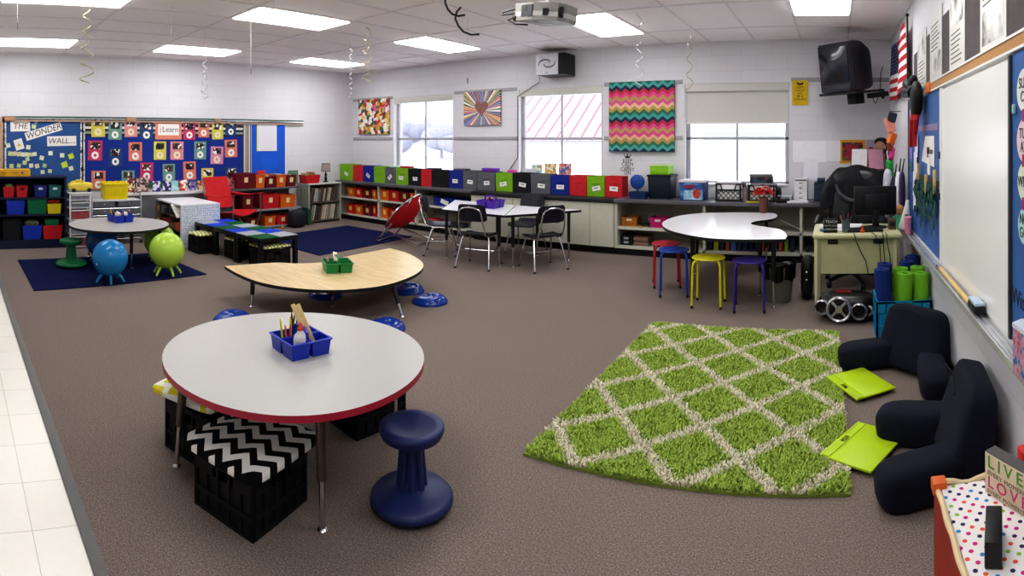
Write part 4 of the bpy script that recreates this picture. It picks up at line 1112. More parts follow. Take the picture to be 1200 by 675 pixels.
# white-topped open shelf with dotted end
zt_ = .608*H/1.5; zt_ = .605
A, B_ = (-7.08, 3.08), (-8.36, 3.08); wS, dS = 1.28, .61
t = thing('cubby_shelf', 'low shelf with white top and dotted end panel full of supplies', 'shelf', (-7.78, 3.08+dS/2, 0))
def dots_fn(nt, tc):
    v = nd(nt, 'ShaderNodeTexVoronoi'); v.inputs['Scale'].default_value = 30; v.inputs['Randomness'].default_value = .4; nt.links.new(tc.outputs['Object'], v.inputs['Vector'])
    return ramp(nt, v.outputs['Distance'], [(0, '#b9c6d6'), (.42, '#e3e6ec')])
m_dot = nodemat(dots_fn, .6)
MB().box((0, 0, zt_-.012), (wS, dS, .024), bev=.003).build('top', M('#e4e4e8', .4), t, smooth=0)
MB().box((wS/2-.012, 0, (zt_-.024)/2), (.024, dS, zt_-.024)).build('end_panel', m_dot, t, smooth=0)
MB().box((-wS/2+.012, 0, (zt_-.024)/2), (.024, dS, zt_-.024)).build('end_panel', m_wp, t, smooth=0)
MB().box((0, 0, (zt_-.024)/2), (wS-.05, .015, zt_-.03)).build('back_panel', M('#4a4038', .7), t, smooth=0)
for z in (.05, .23, .42):
    MB().box((0, 0, z-.008), (wS-.05, dS-.02, .016)).build('shelf', M('#6a5a4c', .6), t, smooth=0)
for x in (-.2, .2): MB().box((x, -dS/4, (zt_-.03)/2), (.014, dS/2-.02, zt_-.03)).build('divider', M('#5f5146', .6), t, smooth=0)
rr = random.Random(5)
sup_lab = ['brown box', 'dark game box', 'red box', 'tan box', 'orange box', 'grey box']; sup_col = ['#7a5a3c', '#2a2a30', '#8c2a2a', '#b08a5c', '#b8562a', '#6a6a70']
n = 0
for zi, z in enumerate((.05, .23, .42)):
    for ci, xc in enumerate((-.41, 0., .41)):
        for j in range(2):
            if zi == 2 and ci == 2 and j == 0: continue
            c = rr.randrange(6); hh = rr.uniform(.06, .12); ww = rr.uniform(.1, .15)
            o = MB().box((0, 0, hh/2), (ww, rr.uniform(.16, .24), hh), bev=.004).build('supply_box', M(sup_col[c], .6, noise=.2), None, (t.location.x+xc+(j-.5)*.18, t.location.y-.19+rr.uniform(-.02, .02), z+.001), rz=rr.uniform(-.1, .1))
            tag(o, '%s, %s of pair in %s bay, %s level of dotted-end shelf' % (sup_col and sup_lab[c], ['left', 'right'][j], ['left', 'middle', 'right'][ci], ['bottom', 'middle', 'top'][zi]), 'box', 'supplies in the dotted-end shelf'); n += 1
o = MB().box((0, 0, 0), (.28, .2, .02), bev=.003).build('paper_pad', m_paper, None, (-7.33, 2.99+.16, .50), rot=(0, .62, 0), smooth=0); tag(o, 'white pad leaning diagonally in the dotted-end shelf', 'paper pad')

# red camp chair
m_redc = M('#c3161f', .7, noise=.12, scale=12, bump=.2)
t = thing('camp_chair', 'bright red fabric folding chair beside the dotted-end shelf', 'chair', (-7.56, 4.13, 0), -1.265)
def back(u, v): return ((-.28+.56*u)*(1-.06*v), -.24-.16*v+.05*math.sin(u*PI)*-1+.004*math.sin(u*40), .44+.48*v)
MB().surf(back, 16, 8, .012).build('backrest', m_redc, t, smooth=60)
def seat(u, v): return (-.28+.56*u, -.24+.5*v, .40-.10*math.sin(u*PI)*(.6+.4*math.sin(v*PI))+.04*v)
MB().surf(seat, 12, 10, .012).build('seat', m_redc, t, smooth=60)
for s in (-1, 1):
    MB().surf(lambda u, v, s=s: (s*.31+(v-.5)*.09, -.3+.62*u, .665+.03*u-.03*math.sin(u*PI)), 10, 2, .012).build('armrest', m_redc, t, smooth=60)
    MB().tube([(s*.30, .30, .69), (s*.31, .30, .4), (s*.27, .26, .2), (s*.27, -.25, .01)], .011, 8).build('leg', m_steel, t)
    MB().tube([(s*.27, -.40, .92), (s*.29, -.30, .55), (s*.29, -.22, .3), (s*.28, .26, .01)], .011, 8).build('leg', m_steel, t)
MB().cyl((-.28, .26, .012), (.28, .26, .012), .009, seg=8).build('crossbar', m_steel, t)

# wall ledge with picture books, wire shelf with bins
zl_ = .70
t = thing('wall_ledge', 'white-edged ledge along the left wall holding picture books', 'shelf', (0, 0, 0))
MB().box((LX+.215, 3.36, zl_-.02), (.43, 1.62, .035), bev=.004).build('ledge_board', M('#d9d9da', .4), t, smooth=0)
MB().box((LX+.2, 3.36, (zl_-.04)/2), (.38, 1.6, zl_-.04)).build('base_cabinet', M('#77777a', .6), t, smooth=0)
wire = thing('wire_shelf', 'three-level grey metal shelf with red and orange book bins', 'shelf', (0, 0, 0))
for z in (zl_, .34, .05):
    MB().box((LX+.215, 4.98, z-.02), (.43, 1.62, .03), bev=.003).build('shelf_board', M('#5d6068' if z > .6 else '#8e9094', .35), wire, smooth=0)
for y in (4.18, 5.785):
    for x in (LX+.02, LX+.42): MB().cyl((x, y, 0), (x, y, zl_+.02), .012, seg=8).build('post', m_steel, wire)
MB().box((LX+.006, 4.98, .36), (.008, 1.6, .62)).build('back_panel', M('#6e6e72', .7), wire, smooth=0)
XF = -8.06
bk = ['#8f3a3a', '#3a3f6a', '#c8a060', '#5a2a5a', '#2a2a30', '#9ab8c0', '#b84a3a', '#4a3f7a']
bkx = [(150, 158), (160, 174), (179, 188), (191, 200.5), (201, 209), (210.5, 219.5), (221.5, 229.5), (232, 237), (255, 263), (265.5, 276)]
bkn = ['red and cream', 'grey animal', 'purple photo', 'violet photo', 'pale aqua', 'red and white', 'dark indigo', 'rust', 'orange', 'tan and pink']
bkc = [('#8c3038', '#d9c7a0', '#5a2a30'), ('#7a5a60', '#c9b0a0', '#3a2a30'), ('#2a2a6a', '#d8d0e0', '#4a3a8a'), ('#2f2a70', '#d9d4e8', '#111'), ('#8fc4cc', '#b9d8da'), ('#b83030', '#efe8e0', '#d86a50'), ('#2c2c6a', '#7a6ab0', '#c0b8d8'), ('#b0442a', '#e8c0a0'), ('#d8562a', '#e0703a'), ('#b88a6a', '#c85a7a', '#3a3030')]
for k, (x0, x1) in enumerate(bkx):
    a0, a1 = LP(x0, 215, -8.2)[0], LP(x1, 215, -8.2)[0]
    z1 = LP(x0, [209, 208, 212.5, 212, 212, 211, 210.5, 212, 209, 208][k], -8.2)[1]
    o = MB().box((0, 0, (z1-zl_)/2), (.02, a1-a0, z1-zl_)).build('picture_book', photo_fn(k+30, bkc[k], 30), None, (-8.2, (a0+a1)/2, zl_+.001), smooth=0)
    o.rotation_euler = (0, -.12, 0); tag(o, '%s picture book standing on the ledge, %s from left' % (bkn[k], ordn[k]), 'book', 'picture books on the ledge')
def wb(label, c, x0, yt, x1, z, X=XF, tg='#e8d9a0', dep=.3, nofill=False):
    return shelfbin(label, c, x0, yt, x1, z, X, dep, tagc=tg, fill=None if nofill else '#b9a27a')
lv = [(zl_, 'top', [('maroon', 278, 203.5, 300), ('orange', 300.5, 205, 311.3), ('maroon', 312, 207, 324), ('orange', 324.5, 205, 336), ('maroon', 336.3, 205, 348)]),
      (.34, 'middle', [('maroon', 285, 229.5, 298), ('red', 308, 227.5, 328), ('orange', 329, 228.5, 347)]),
      (.05, 'bottom', [('maroon', 289, 256.5, 305), ('orange', 311, 253.5, 324), ('red', 325, 252.5, 340)])]
for z, nm, L in lv:
    for k, (c, x0, yt, x1) in enumerate(L):
        z_ = z-.005
        wb('%s book bin with cream tag, %s on %s level of wire shelf' % (c, ordn[k], nm), c, x0, yt, x1, z_, nofill=(nm == 'top'))
        if nm == 'top':
            a0, a1 = LP(x0, yt, XF)[0], LP(x1, yt, XF)[0]
            books(3, (XF-.17, a0+.05, z_+.06), (0, (a1-a0-.08)/3, 0), (.02, .2, .17), ['#c9b27a', '#d8d2c0', '#8a9a9a', '#c8503a', '#5a6a8a', '#d8c23a'], 'thin book poking out of %s top bin from left on wire shelf' % ordn[k], 'books in top wire-shelf bin '+ordn[k], seed=k+3, lean=.08)
tag(MB().box((0, 0, .085), (.02, .17, .17)).build('red_folder', M('#c8322a', .6), None, (XF-.2, LP(306, 200, XF-.2)[0], zl_+.11), smooth=0), 'red folder standing up behind the first orange bin', 'folder')
tag(MB().box((0, 0, .14), (.03, .2, .25), bev=.003).build('green_folder', M('#5f8a6a', .6), None, (XF-.22, LP(343.5, 205, XF-.22)[0], zl_+.0), smooth=0), 'pale green folder behind last maroon bin on the wire shelf', 'folder')
tag(MB().sup((0, 0, .15), (.12, .16, .15), .6).build('bag', M('#1c1c28', .7, noise=.3, scale=20), None, (-7.92, LP(348, 250, -7.92)[0], .001), smooth=70), 'black bag slumped at right end of the wire shelf', 'bag')
books(3, (-8.12, 5.885, 0.001), (0, .03, 0), (.025, .26, .3), ['#1f4a36', '#2a5a40', '#5a6a4a'], 'tall green book on floor between wire shelf and bookcase', 'green floor books', seed=2)
for k, (x, y, c, lb) in enumerate([(331.5, 268, '#c9952a', 'small amber ball'), (352, 265, '#d8d4c0', 'small cream ball')]):
    p = FP(x, y); tag(MB().sphere((0, 0, .022), .022, 16).build('small_ball', M(c, .4), None, (*p, 0)), lb+' on carpet in front of wire shelf', 'ball')

# white corner bookcase with lamp and red bin
t = thing('bookcase', 'small pale corner bookcase with leaning thin books', 'bookcase', (-8.28, 6.35, 0))
zc = .72; dC, wC = .36, .76; m_pale = M('#a8b0a0', .5)
for s in (-1, 1): MB().box((0, s*(wC/2-.012), zc/2), (dC, .024, zc)).build('side_panel', m_pale, t, smooth=0)
MB().box((0, 0, zc-.012), (dC+.01, wC+.01, .026), bev=.003).build('top', M('#c3c6bf', .5), t, smooth=0)
MB().box((-dC/2+.008, 0, zc/2), (.012, wC-.05, zc-.02)).build('back_panel', M('#5c5248', .7), t, smooth=0)
for z in (.05, .38): MB().box((0, 0, z-.01), (dC-.015, wC-.05, .02)).build('shelf', M('#6a5f55', .6), t, smooth=0)
bc = ['#d9d4c8', '#8a8f98', '#5a4a3a', '#b8a88a', '#3a4a5a', '#c9c0a8', '#7a5a4a']
books(13, (-8.22, 6.02, .385), (0, .043, 0), (.016, .22, .27), bc, 'thin book leaning on the upper shelf of pale corner bookcase', 'upper books in pale bookcase', lean=-.22, seed=9)
books(11, (-8.22, 6.03, .055), (0, .05, 0), (.02, .22, .28), bc, 'thin book leaning on the lower shelf of pale corner bookcase', 'lower books in pale bookcase', lean=-.2, seed=12)
bin_('red bin of books on top of the pale corner bookcase', 'red', (-8.25, LP(366.5, 207, -8.15)[0], zc+.003), 0, (.24, .32, .15))
books(4, (-8.25, LP(366.5, 207, -8.15)[0]-.11, zc+.04), (0, .06, 0), (.02, .16, .17), ['#c9b27a', '#8a9a6a', '#b86a4a'], 'book standing in the red bin on pale corner bookcase', 'books in corner red bin', seed=4, lean=.1)
q = thing('table_lamp', 'small lamp with beige drum shade on corner bookcase', 'lamp', (-8.27, LP(382.5, 205, -8.25)[0], zc+.001))
MB().lathe([(0, 0), (.055, 0), (.055, .012), (.02, .03), (.03, .07), (.018, .11), (.028, .14), (.012, .17), (.01, .22), (0, .22)], seg=20).build('base', m_black, q)
s_ = MB().lathe([(.09, .2), (.078, .35)], seg=28).lathe([(.088, .2), (.076, .35)], seg=28).build('lamp_shade', M('#9c8f84', .8), q)
MB().lathe([(.091, .2), (.0915, .208), (.0885, .208)], seg=28).build('shade_trim', m_black, s_)
MB().lathe([(.079, .342), (.079, .351), (.0765, .351)], seg=28).build('shade_trim', m_black, s_)
# =====================================================================  window wall: counters, bins, art
m_ctop = M('#5c5b60', .35, noise=.08, scale=40); m_ctopk = M('#242427', .4, noise=.1)
m_cab = M('#c9c8b8', .45, noise=.03); m_cin = M('#a8a698', .6); m_kick = M('#0d0d0f', .6)
CT = .735
CZ1 = CT
def carcass(name, label, x0, x1, yf, top_mat, shelves, dividers, th=.045, z=CT, face=True):
    t = thing(name, label, 'cabinet', ((x0+x1)/2, 0, 0)); W = x1-x0; yb = BY-.004; D_ = yb-yf; ym = (yf+yb)/2
    MB().box((0, ym+.03, .045), (W-.02, D_-.07, .09)).build('kickboard', m_kick, t, smooth=0)
    for s in (-1, 1): MB().box((s*(W/2-.02), ym+.012, (z-th+.09)/2), (.04, D_-.025, z-th-.09)).build('side_panel', m_cab, t, smooth=0)
    MB().box((0, yb-.012, (z-th+.09)/2), (W-.08, .015, z-th-.09)).build('back_panel', m_cin, t, smooth=0)
    for zs in shelves: MB().box((0, ym+.012, zs-.015), (W-.082, D_-.03, .03)).build('shelf', m_cab, t, smooth=0)
    for xd in dividers: MB().box((xd-(x0+x1)/2, ym+.012, (z-th+.09)/2), (.035, D_-.03, z-th-.09)).build('divider', m_cab, t, smooth=0)
    return t
def worktop(label, x0, x1, yf, mat, th=.045, z=CT):
    o = MB().box(((x0+x1)/2, (yf+BY-.004)/2-.01, z-th/2), (x1-x0, BY-.004-yf+.02, th), bev=.006).build('worktop', mat)
    return tag(o, label, 'worktop')
Y1, Y2 = 6.86, 6.79
xa, xb, xc, xd = -8.40, -5.12, -2.80, .30
dv = [WP(x, 240, Y1)[0] for x in (442, 485.5)]
S1 = [.12, .44]
carcass('open_cabinet', 'pale open cabinet with orange and red book bins under the left worktop', xa, xb, Y1, m_ctop, S1, dv)
worktop('dark grey worktop over the book-bin cabinet at left', xa-.02, xb, Y1, m_ctop)
t = thing('base_cabinet', 'cream closed cabinet with two doors under the black-edged worktop', 'cabinet', ((xb+xc)/2, 0, 0)); Wm = xc-xb
MB().box((0, (Y2+BY)/2+.03, .05), (Wm-.01, BY-Y2-.08, .1)).build('kickboard', m_kick, t, smooth=0)
MB().box((0, (Y2+BY)/2+.01, .39), (Wm-.006, BY-Y2-.03, .578)).build('carcass', m_cab, t, smooth=0)
xm_ = WP(691, 260, Y2)[0]-(xb+xc)/2
for a, b in ((-Wm/2+.005, -Wm/2+.75), (-Wm/2+.755, xm_-.003), (xm_+.003, Wm/2-.005)): MB().box(((a+b)/2, Y2+.008, .388), (b-a, .018, .578), bev=.003).build('door', m_cab, t, smooth=0)
worktop('black-edged worktop over the cream closed cabinet', xb+.003, xc, Y2, m_ctopk, .055)
dv3 = [WP(x, 260, Y2)[0] for x in (824.5, 938.5)]
S3 = [.12, .37]
carcass('open_cabinet', 'long pale open cabinet behind the kidney table under the grey worktop', xc, xd, Y2, m_ctop, S3, dv3)
worktop('long grey worktop by the right-hand window', xc+.003, xd, Y2, m_ctop)

# fabric bins in a row
fb = [('lime', 398.3, 192.5, 413.3, 1), ('red', 413.3, 194, 425, 0), ('blue', 425, 194.5, 437.5, 1), ('lime', 437.5, 195.3, 451, 0), ('gray', 451, 196.2, 463.3, 1), ('lime', 463.3, 197, 477.8, 1), ('black', 477.8, 198, 493, 1), ('red', 493, 198.7, 505.3, 0), ('black', 505.3, 199.7, 525.8, 0), ('blue', 525.8, 199.7, 542, 1), ('gray', 542, 200.5, 558.7, 1), ('gray', 558.7, 201.7, 579.8, 1), ('lime', 580.5, 203, 600.3, 1), ('black', 600.3, 203, 621.3, 1), ('gray', 621.3, 204.2, 644.7, 1), ('blue', 644.7, 206, 666.8, 1), ('red', 666.8, 206, 687.5, 0), ('lime', 687.5, 206.8, 708.3, 1), ('red', 708.3, 207, 729, 1)]
FBC = {'lime': '#78ad1e', 'red': '#c4252c', 'blue': '#162a86', 'gray': '#5f6066', 'black': '#15161b'}
yf = 7.0; FBH = []
for k, (c, x0, yt, x1, tg) in enumerate(fb):
    yk = yf+.008*math.sin(k*2.1)
    a0, a1 = WP(x0, 220, yk)[0], WP(x1, 220, yk)[0]; h = max(.2, WP((x0+x1)/2, yt, yk)[1]-CT); w_ = (a1-a0)*.985
    t = thing('fabric_bin', '%s fabric cube bin%s, %s from left along the window' % (c, ' with white name card' if tg else '', ordn[k]), 'bin', ((a0+a1)/2, yk+.12, CT+.0005), 0, 'fabric cube bins along the window')
    m = M(FBC[c], .85, noise=.1, scale=20, bump=.1)
    d_ = .225; FBH.append((a0, a1, h))
    MB().obox((0, 0, 0), (w_, d_, h), .008, 0, .97).build('cube', m, t, smooth=0)
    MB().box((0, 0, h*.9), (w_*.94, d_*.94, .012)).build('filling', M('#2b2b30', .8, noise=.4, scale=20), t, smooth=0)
    MB().tube([(-.05, -d_/2-.001, h*.7), (-.03, -d_/2-.008, h*.665), (0, -d_/2-.010, h*.655), (.03, -d_/2-.008, h*.665), (.05, -d_/2-.001, h*.7)], .006, 6).build('pull_strap', m, t)
    if tg:
        o = MB().box((0, 0, 0), (.105 if k < 12 else .12, .003, .062)).build('name_card', m_paper, t, smooth=0)
        o.location = (random.Random(k+9).uniform(-.02, .02), -d_/2-.004, h*.4); o.rotation_euler = (0, [.45, 0, .6, 0, -.75, .05, 0, 0, 0, 0, .06, -.08, -.22, .15, .1, .0, 0, -.18, .06][k], 0)
        MB().box((0, -.002, .006), (.06, .001, .01)).build('writing', m_ink if k != 15 else M('#c85a3a', .7), o, smooth=0)
for (x0, y0_, x1, y1_, c, lb, yy) in [(463, 194, 474, 198.5, '#b8d8c0', 'pale mint box peeking above the bins at left window', 7.2), (476.5, 194, 487, 198.5, '#c8283c', 'red box peeking above the bins at left window', 7.22), (507, 196.5, 519, 200, '#4a4460', 'small dark purple box behind the black bin', 7.2), (538, 198.5, 552, 201.5, '#5a5a62', 'grey flat box behind the blue bin', 7.2), (571, 196.5, 587, 202.5, '#6a2aa8', 'bright purple box behind the lime bin', 7.21), (601, 198.5, 608, 202, '#d04aa0', 'small pink box behind the black bin, middle window', 7.22)]:
    a0, a1 = WP(x0, 198, yy)[0], WP(x1, 198, yy)[0]; z1 = WP(x0, y0_, yy)[1]
    zb = CT+.0015+max(h for p, q_, h in FBH if p < a1 and q_ > a0); hh_ = max(.025, z1-zb)
    tag(MB().box(((a0+a1)/2, 7.12, zb+hh_/2), (a1-a0, .12, hh_), bev=.004).build('storage_box', M(c, .5)), lb, 'box')
for k, (x0, yt, x1, c, lb) in enumerate([(623, 193, 634.5, ('#e9e4d8', '#e59a4a', '#8ac0c8'), 'pale picture book standing behind bins, leftmost of three'), (638, 191.7, 651, ('#e0a860', '#8a9a4a', '#efe6c8'), 'orange and green picture book, middle of three behind bins'), (654.5, 191.7, 668.5, ('#d86a58', '#5a6aa8', '#e0b0a0'), 'coral and blue picture book, rightmost of three behind bins')]):
    yy = 7.285; a0, a1 = WP(x0, 200, yy)[0], WP(x1, 200, yy)[0]; z1 = WP(x0, yt, yy)[1]
    tag(MB().box((0, 0, (z1-CT)/2), (a1-a0, .015, z1-CT)).build('picture_book', photo_fn(k+60, c, 30), None, ((a0+a1)/2, yy, CT+.001), rot=(-.06, 0, 0), smooth=0), lb, 'book', 'picture books behind the bins')
tag(MB().box((WP(619, 205, 7.22)[0], 7.30, CT+.171), (.2, .012, .34)).build('clipboard', M('#d9dde2', .5)), 'white tablet-like board standing behind the bins', 'board')

# bins in the left open cabinet
cub = [('orange', 406.5, 220, 415, 1), ('red', 415, 222, 424, 1), ('maroon', 425, 223, 434.5, 1), ('orange', 435, 224, 440.5, 1), ('orange', 445, 222, 455, 1), ('red', 455.3, 223, 467, 1), ('maroon', 467.5, 224, 479, 1), ('orange', 479.5, 226, 484.5, 1), ('red', 405, 238.5, 415, 0), ('orange', 415.2, 240.3, 424, 0), ('maroon', 424.3, 241.3, 435, 0), ('red', 435.5, 241, 440.5, 0), ('orange', 446, 243, 454, 0), ('red', 455, 245, 465, 0), ('maroon', 465.5, 246, 474, 0), ('red', 474.3, 250, 484.5, 0)]
nn = {0: 0, 1: 0}
for c, x0, yt, x1, up_ in cub:
    yk = Y1+.04; z = S1[up_]+.001
    a0, a1 = WP(x0, 240, yk)[0], WP(x1, 240, yk)[0]; h = min(.235, max(.17, WP(x0, yt, yk)[1]-z))
    nm = '%s from left, %s shelf of left cabinet' % (ordn[nn[up_]], ['lower', 'upper'][up_]); nn[up_] += 1
    bin_('%s book bin with tag, %s' % (c, nm), c, ((a0+a1)/2, yk+.16, z), 0, (a1-a0-.012, .3, h), tagc='#e8c86a', front=(0, -1), fill='#9a7a50', taper=.9)
def cubebin(label, c, x0, yt, x1, z, tgl=True):
    yk = Y1+.04; a0, a1 = WP(x0, 240, yk)[0], WP(x1, 240, yk)[0]; h = min(.235, WP(x0, yt, yk)[1]-z)
    t = thing('fabric_bin', label, 'bin', ((a0+a1)/2, yk+.17, z+.001), 0)
    MB().obox((0, 0, 0), (a1-a0-.01, .3, h), .008, 0, .98).build('cube', M(FBC[c], .85, noise=.1), t, smooth=0)
    if tgl: MB().box((-.06, -.152, h*.5), (.16, .003, .07), rot=Euler((0, .3, 0))).build('name_card', m_paper, t, smooth=0)
cubebin('gray fabric bin with tilted card, upper shelf of the left cabinet', 'gray', 490, 228, 507.3, S1[1])
cubebin('blue fabric bin, right end of upper shelf in left cabinet', 'blue', 507.5, 231, 540, S1[1])
xk = WP(509, 260, Y1+.15)[0]
tag(MB().sup((0, 0, .05), (.13, .1, .05), .5).build('pouch', M('#a8182a', .6), None, (xk, Y1+.16, S1[0]+.002)), 'red soft pouch on bottom shelf of the left cabinet', 'pouch')
for k, (x, c, lb) in enumerate([(500.5, '#6a5a50', 'brown'), (525, '#4a2a35', 'dark red'), (538, '#3a3a45', 'dark grey')]):
    xx = WP(x, 260, Y1+.15)[0]
    tag(MB().box((0, 0, .025), (.22, .22, .05), bev=.004).build('folder_stack', M(c, .7, noise=.3, scale=40), None, (xx, Y1+.17, S1[0]+.001), rz=.1*k), '%s stack of folders on bottom shelf of left cabinet' % lb, 'folders')

# right open cabinet contents
def onshelf(x0, yt, x1, z, y):
    a0, a1 = WP(x0, 260, y)[0], WP(x1, 260, y)[0]; return (a0+a1)/2, a1-a0, max(.03, WP((x0+x1)/2, yt, y)[1]-z)
yk = Y2+.1
x, w_, h = onshelf(727.5, 258, 745, S3[1], yk)
bin_('tan wooden bin with oval handle on upper shelf by cupboard', 'brown', (x, yk+.13, S3[1]+.001), .1, (w_, .26, max(.12, h)), slot='#e8d8a8', front=(0, -1), taper=.95)
x, w_, h = onshelf(761, 257.5, 780, S3[1], yk)
bin_('magenta bin with oval handle on upper shelf behind kidney table', 'pink', (x, yk+.13, S3[1]+.001), 0, (w_, .26, max(.13, h)), slot='#e8e0e0', front=(0, -1))
for k, (xx, c, lb) in enumerate([(747, '#b8862a', 'amber folder lying between tan and magenta bins'), (755, '#2a4a3a', 'dark green folder beside the magenta bin')]):
    tag(MB().box((WP(xx, 270, yk)[0], yk+.12+.02*k, S3[1]+.008+.011*k), (.2, .24, .01), rz=.2+.3*k).build('folder', M(c, .6)), lb, 'folder')
x, w_, h = onshelf(727, 276, 740.5, S3[0], yk)
t = thing('media_box', 'black two-drawer box on lower shelf by the cupboard', 'box', (x, yk+.13, S3[0]+.001)); MB().box((0, 0, h/2), (w_, .26, h), bev=.004).build('case', m_black, t, smooth=0)
for z in (.3, .72): MB().box((0, -.132, h*z), (w_*.4, .004, .025)).build('label_card', M('#b8bcc2', .6), t, smooth=0)
x, w_, h = onshelf(742, 280.5, 759, S3[0], yk)
for k in range(6): tag(MB().box((x+random.Random(k).uniform(-.01, .01), yk+.13, S3[0]+.012+k*.021), (w_, .22, .019)).build('book', M(['#8a6a5a', '#a08070', '#6a4a40'][k % 3], .7)), 'brown book in the flat stack on lower shelf, number %s from bottom' % ordn[k], 'book', 'flat stack of brown books')
cols3 = ['#22345a', '#3a5a8a', '#6a2a2a', '#b04a3a', '#7aa02a', '#2a3a6a', '#4a6ab0', '#2a2a50', '#a8a83a', '#1c1c22', '#2b2b33']
books(15, (dv3[0]+.06, yk+.12, S3[0]+.001), (.074, 0, 0), (.05, .22, .19), cols3, 'workbook standing in row on lower shelf behind kidney table', 'row of workbooks', rz=PI/2, seed=21)
o = MB().box((0, 0, 0), (.3, .02, .02)).build('yardstick', M('#b8b5a8', .5), None, (WP(926, 257, yk)[0], yk+.1, S3[1]+.075), rot=(0, .42, 0)); tag(o, 'pale stick leaning on upper shelf right of the kidney table', 'stick')
for k in range(3): tag(MB().box((WP(961, 285, yk)[0], yk+.16, S3[0]+.0145+.027*k), (.34, .26, .026), rz=.04*k).build('paper_tray', M('#26262c', .4)), 'flat black paper tray, %s of stack on the lower shelf behind desk' % ['bottom', 'middle', 'top'][k], 'tray', 'stack of black trays')

# things on the right worktop
def onct(x0, yt, x1, y): 
    a0, a1 = WP(x0, 220, y)[0], WP(x1, 220, y)[0]; return (a0+a1)/2, a1-a0, WP((x0+x1)/2, yt, y)[1]-CT
yk = 7.0
x, w_, h = onct(742, 226, 761, 6.95)
bin_('small navy blue basket on worktop beside the red bin', '#15305e', (x-.03, 6.95, CT+.001), 0, (w_, .16, max(.09, h)), fill='#1a2a4a')
q = thing('desk_fan', 'small round blue fan standing in front of wall by the red bin', 'fan', (WP(745.5, 222, 7.15)[0], 7.2, CT+.001))
MB().lathe([(0, 0), (.06, 0), (.06, .015), (.012, .03), (.012, .1), (0, .1)], seg=20).build('base', M('#1a3a7a', .4), q)
MB().lathe([(.085, -.03), (.1, -.02), (.1, .02), (.085, .03), (.03, .035), (0, .035)], seg=28).lathe([(0, -.03), (.085, -.03)], seg=28).build('fan_head', M('#2450a0', .35), q, loc=(0, 0, .2), rot=(PI/2, 0, 0))
x, w_, h = onct(762, 205, 784, 7.0)
q = thing('file_bin', 'tall black file bin with lime green lid box on worktop', 'bin', (x, 7.12, CT+.001))
MB().box((0, 0, h*.5), (w_+.06, .3, h), bev=.012, taper=.93).build('tub', M('#10182a', .5), q); MB().box((0, 0, h-.012), (w_+.08, .32, .024), bev=.006).build('rim', M('#10182a', .5), q)
q2 = thing('lidded_box', 'lime green box with pale lid on top of the black file bin', 'box', (x-.01, 7.12, CT+h+.002))
MB().box((0, 0, .055), (w_+.0, .22, .11), bev=.006).build('box', M('#86bf22', .45), q2); MB().box((0, 0, .115), (w_+.02, .24, .015), bev=.004).build('lid', M('#a8cf6a', .4), q2)
x, w_, h = onct(798, 213, 826, 6.95)
q = thing('picture_crate', 'blue crate wrapped with winter picture and white lid on worktop', 'crate', (x, 7.02, CT+.001), -.02)
MB().obox((0, 0, 0), (w_, .26, h), .008, 0, .97).build('tub', M('#1a2c66', .5), q, smooth=0)
MB().box((0, 0, h+.008), (w_+.02, .28, .03), bev=.005).build('lid', M('#d8d4d8', .5), q)
def pic_fn(nt, tc):
    n = nd(nt, 'ShaderNodeTexNoise'); n.inputs['Scale'].default_value = 9; nt.links.new(tc.outputs['Object'], n.inputs['Vector'])
    return ramp(nt, n.outputs['Fac'], [(.3, '#12245a'), (.48, '#2f62a8'), (.62, '#6fa3cf')], 'LINEAR')
pc = MB().box((0, -.133, h*.5), (w_*.94, .004, h*.9)).build('picture', nodemat(pic_fn, .4), q, smooth=0)
MB().box((.01, -.136, h*.3), (w_*.7, .003, h*.5)).build('scene_patch', M('#9cc0d8', .5, noise=.3, scale=20), pc, smooth=0)
MB().sup((.07, -.138, h*.38), (.05, .003, .06), .8).build('red_patch', M('#b8452f', .5, noise=.4, scale=40), pc)
MB().sup((-.02, -.138, h*.75), (.08, .003, .03), .8).build('title_patch', M('#7a3050', .5), pc)

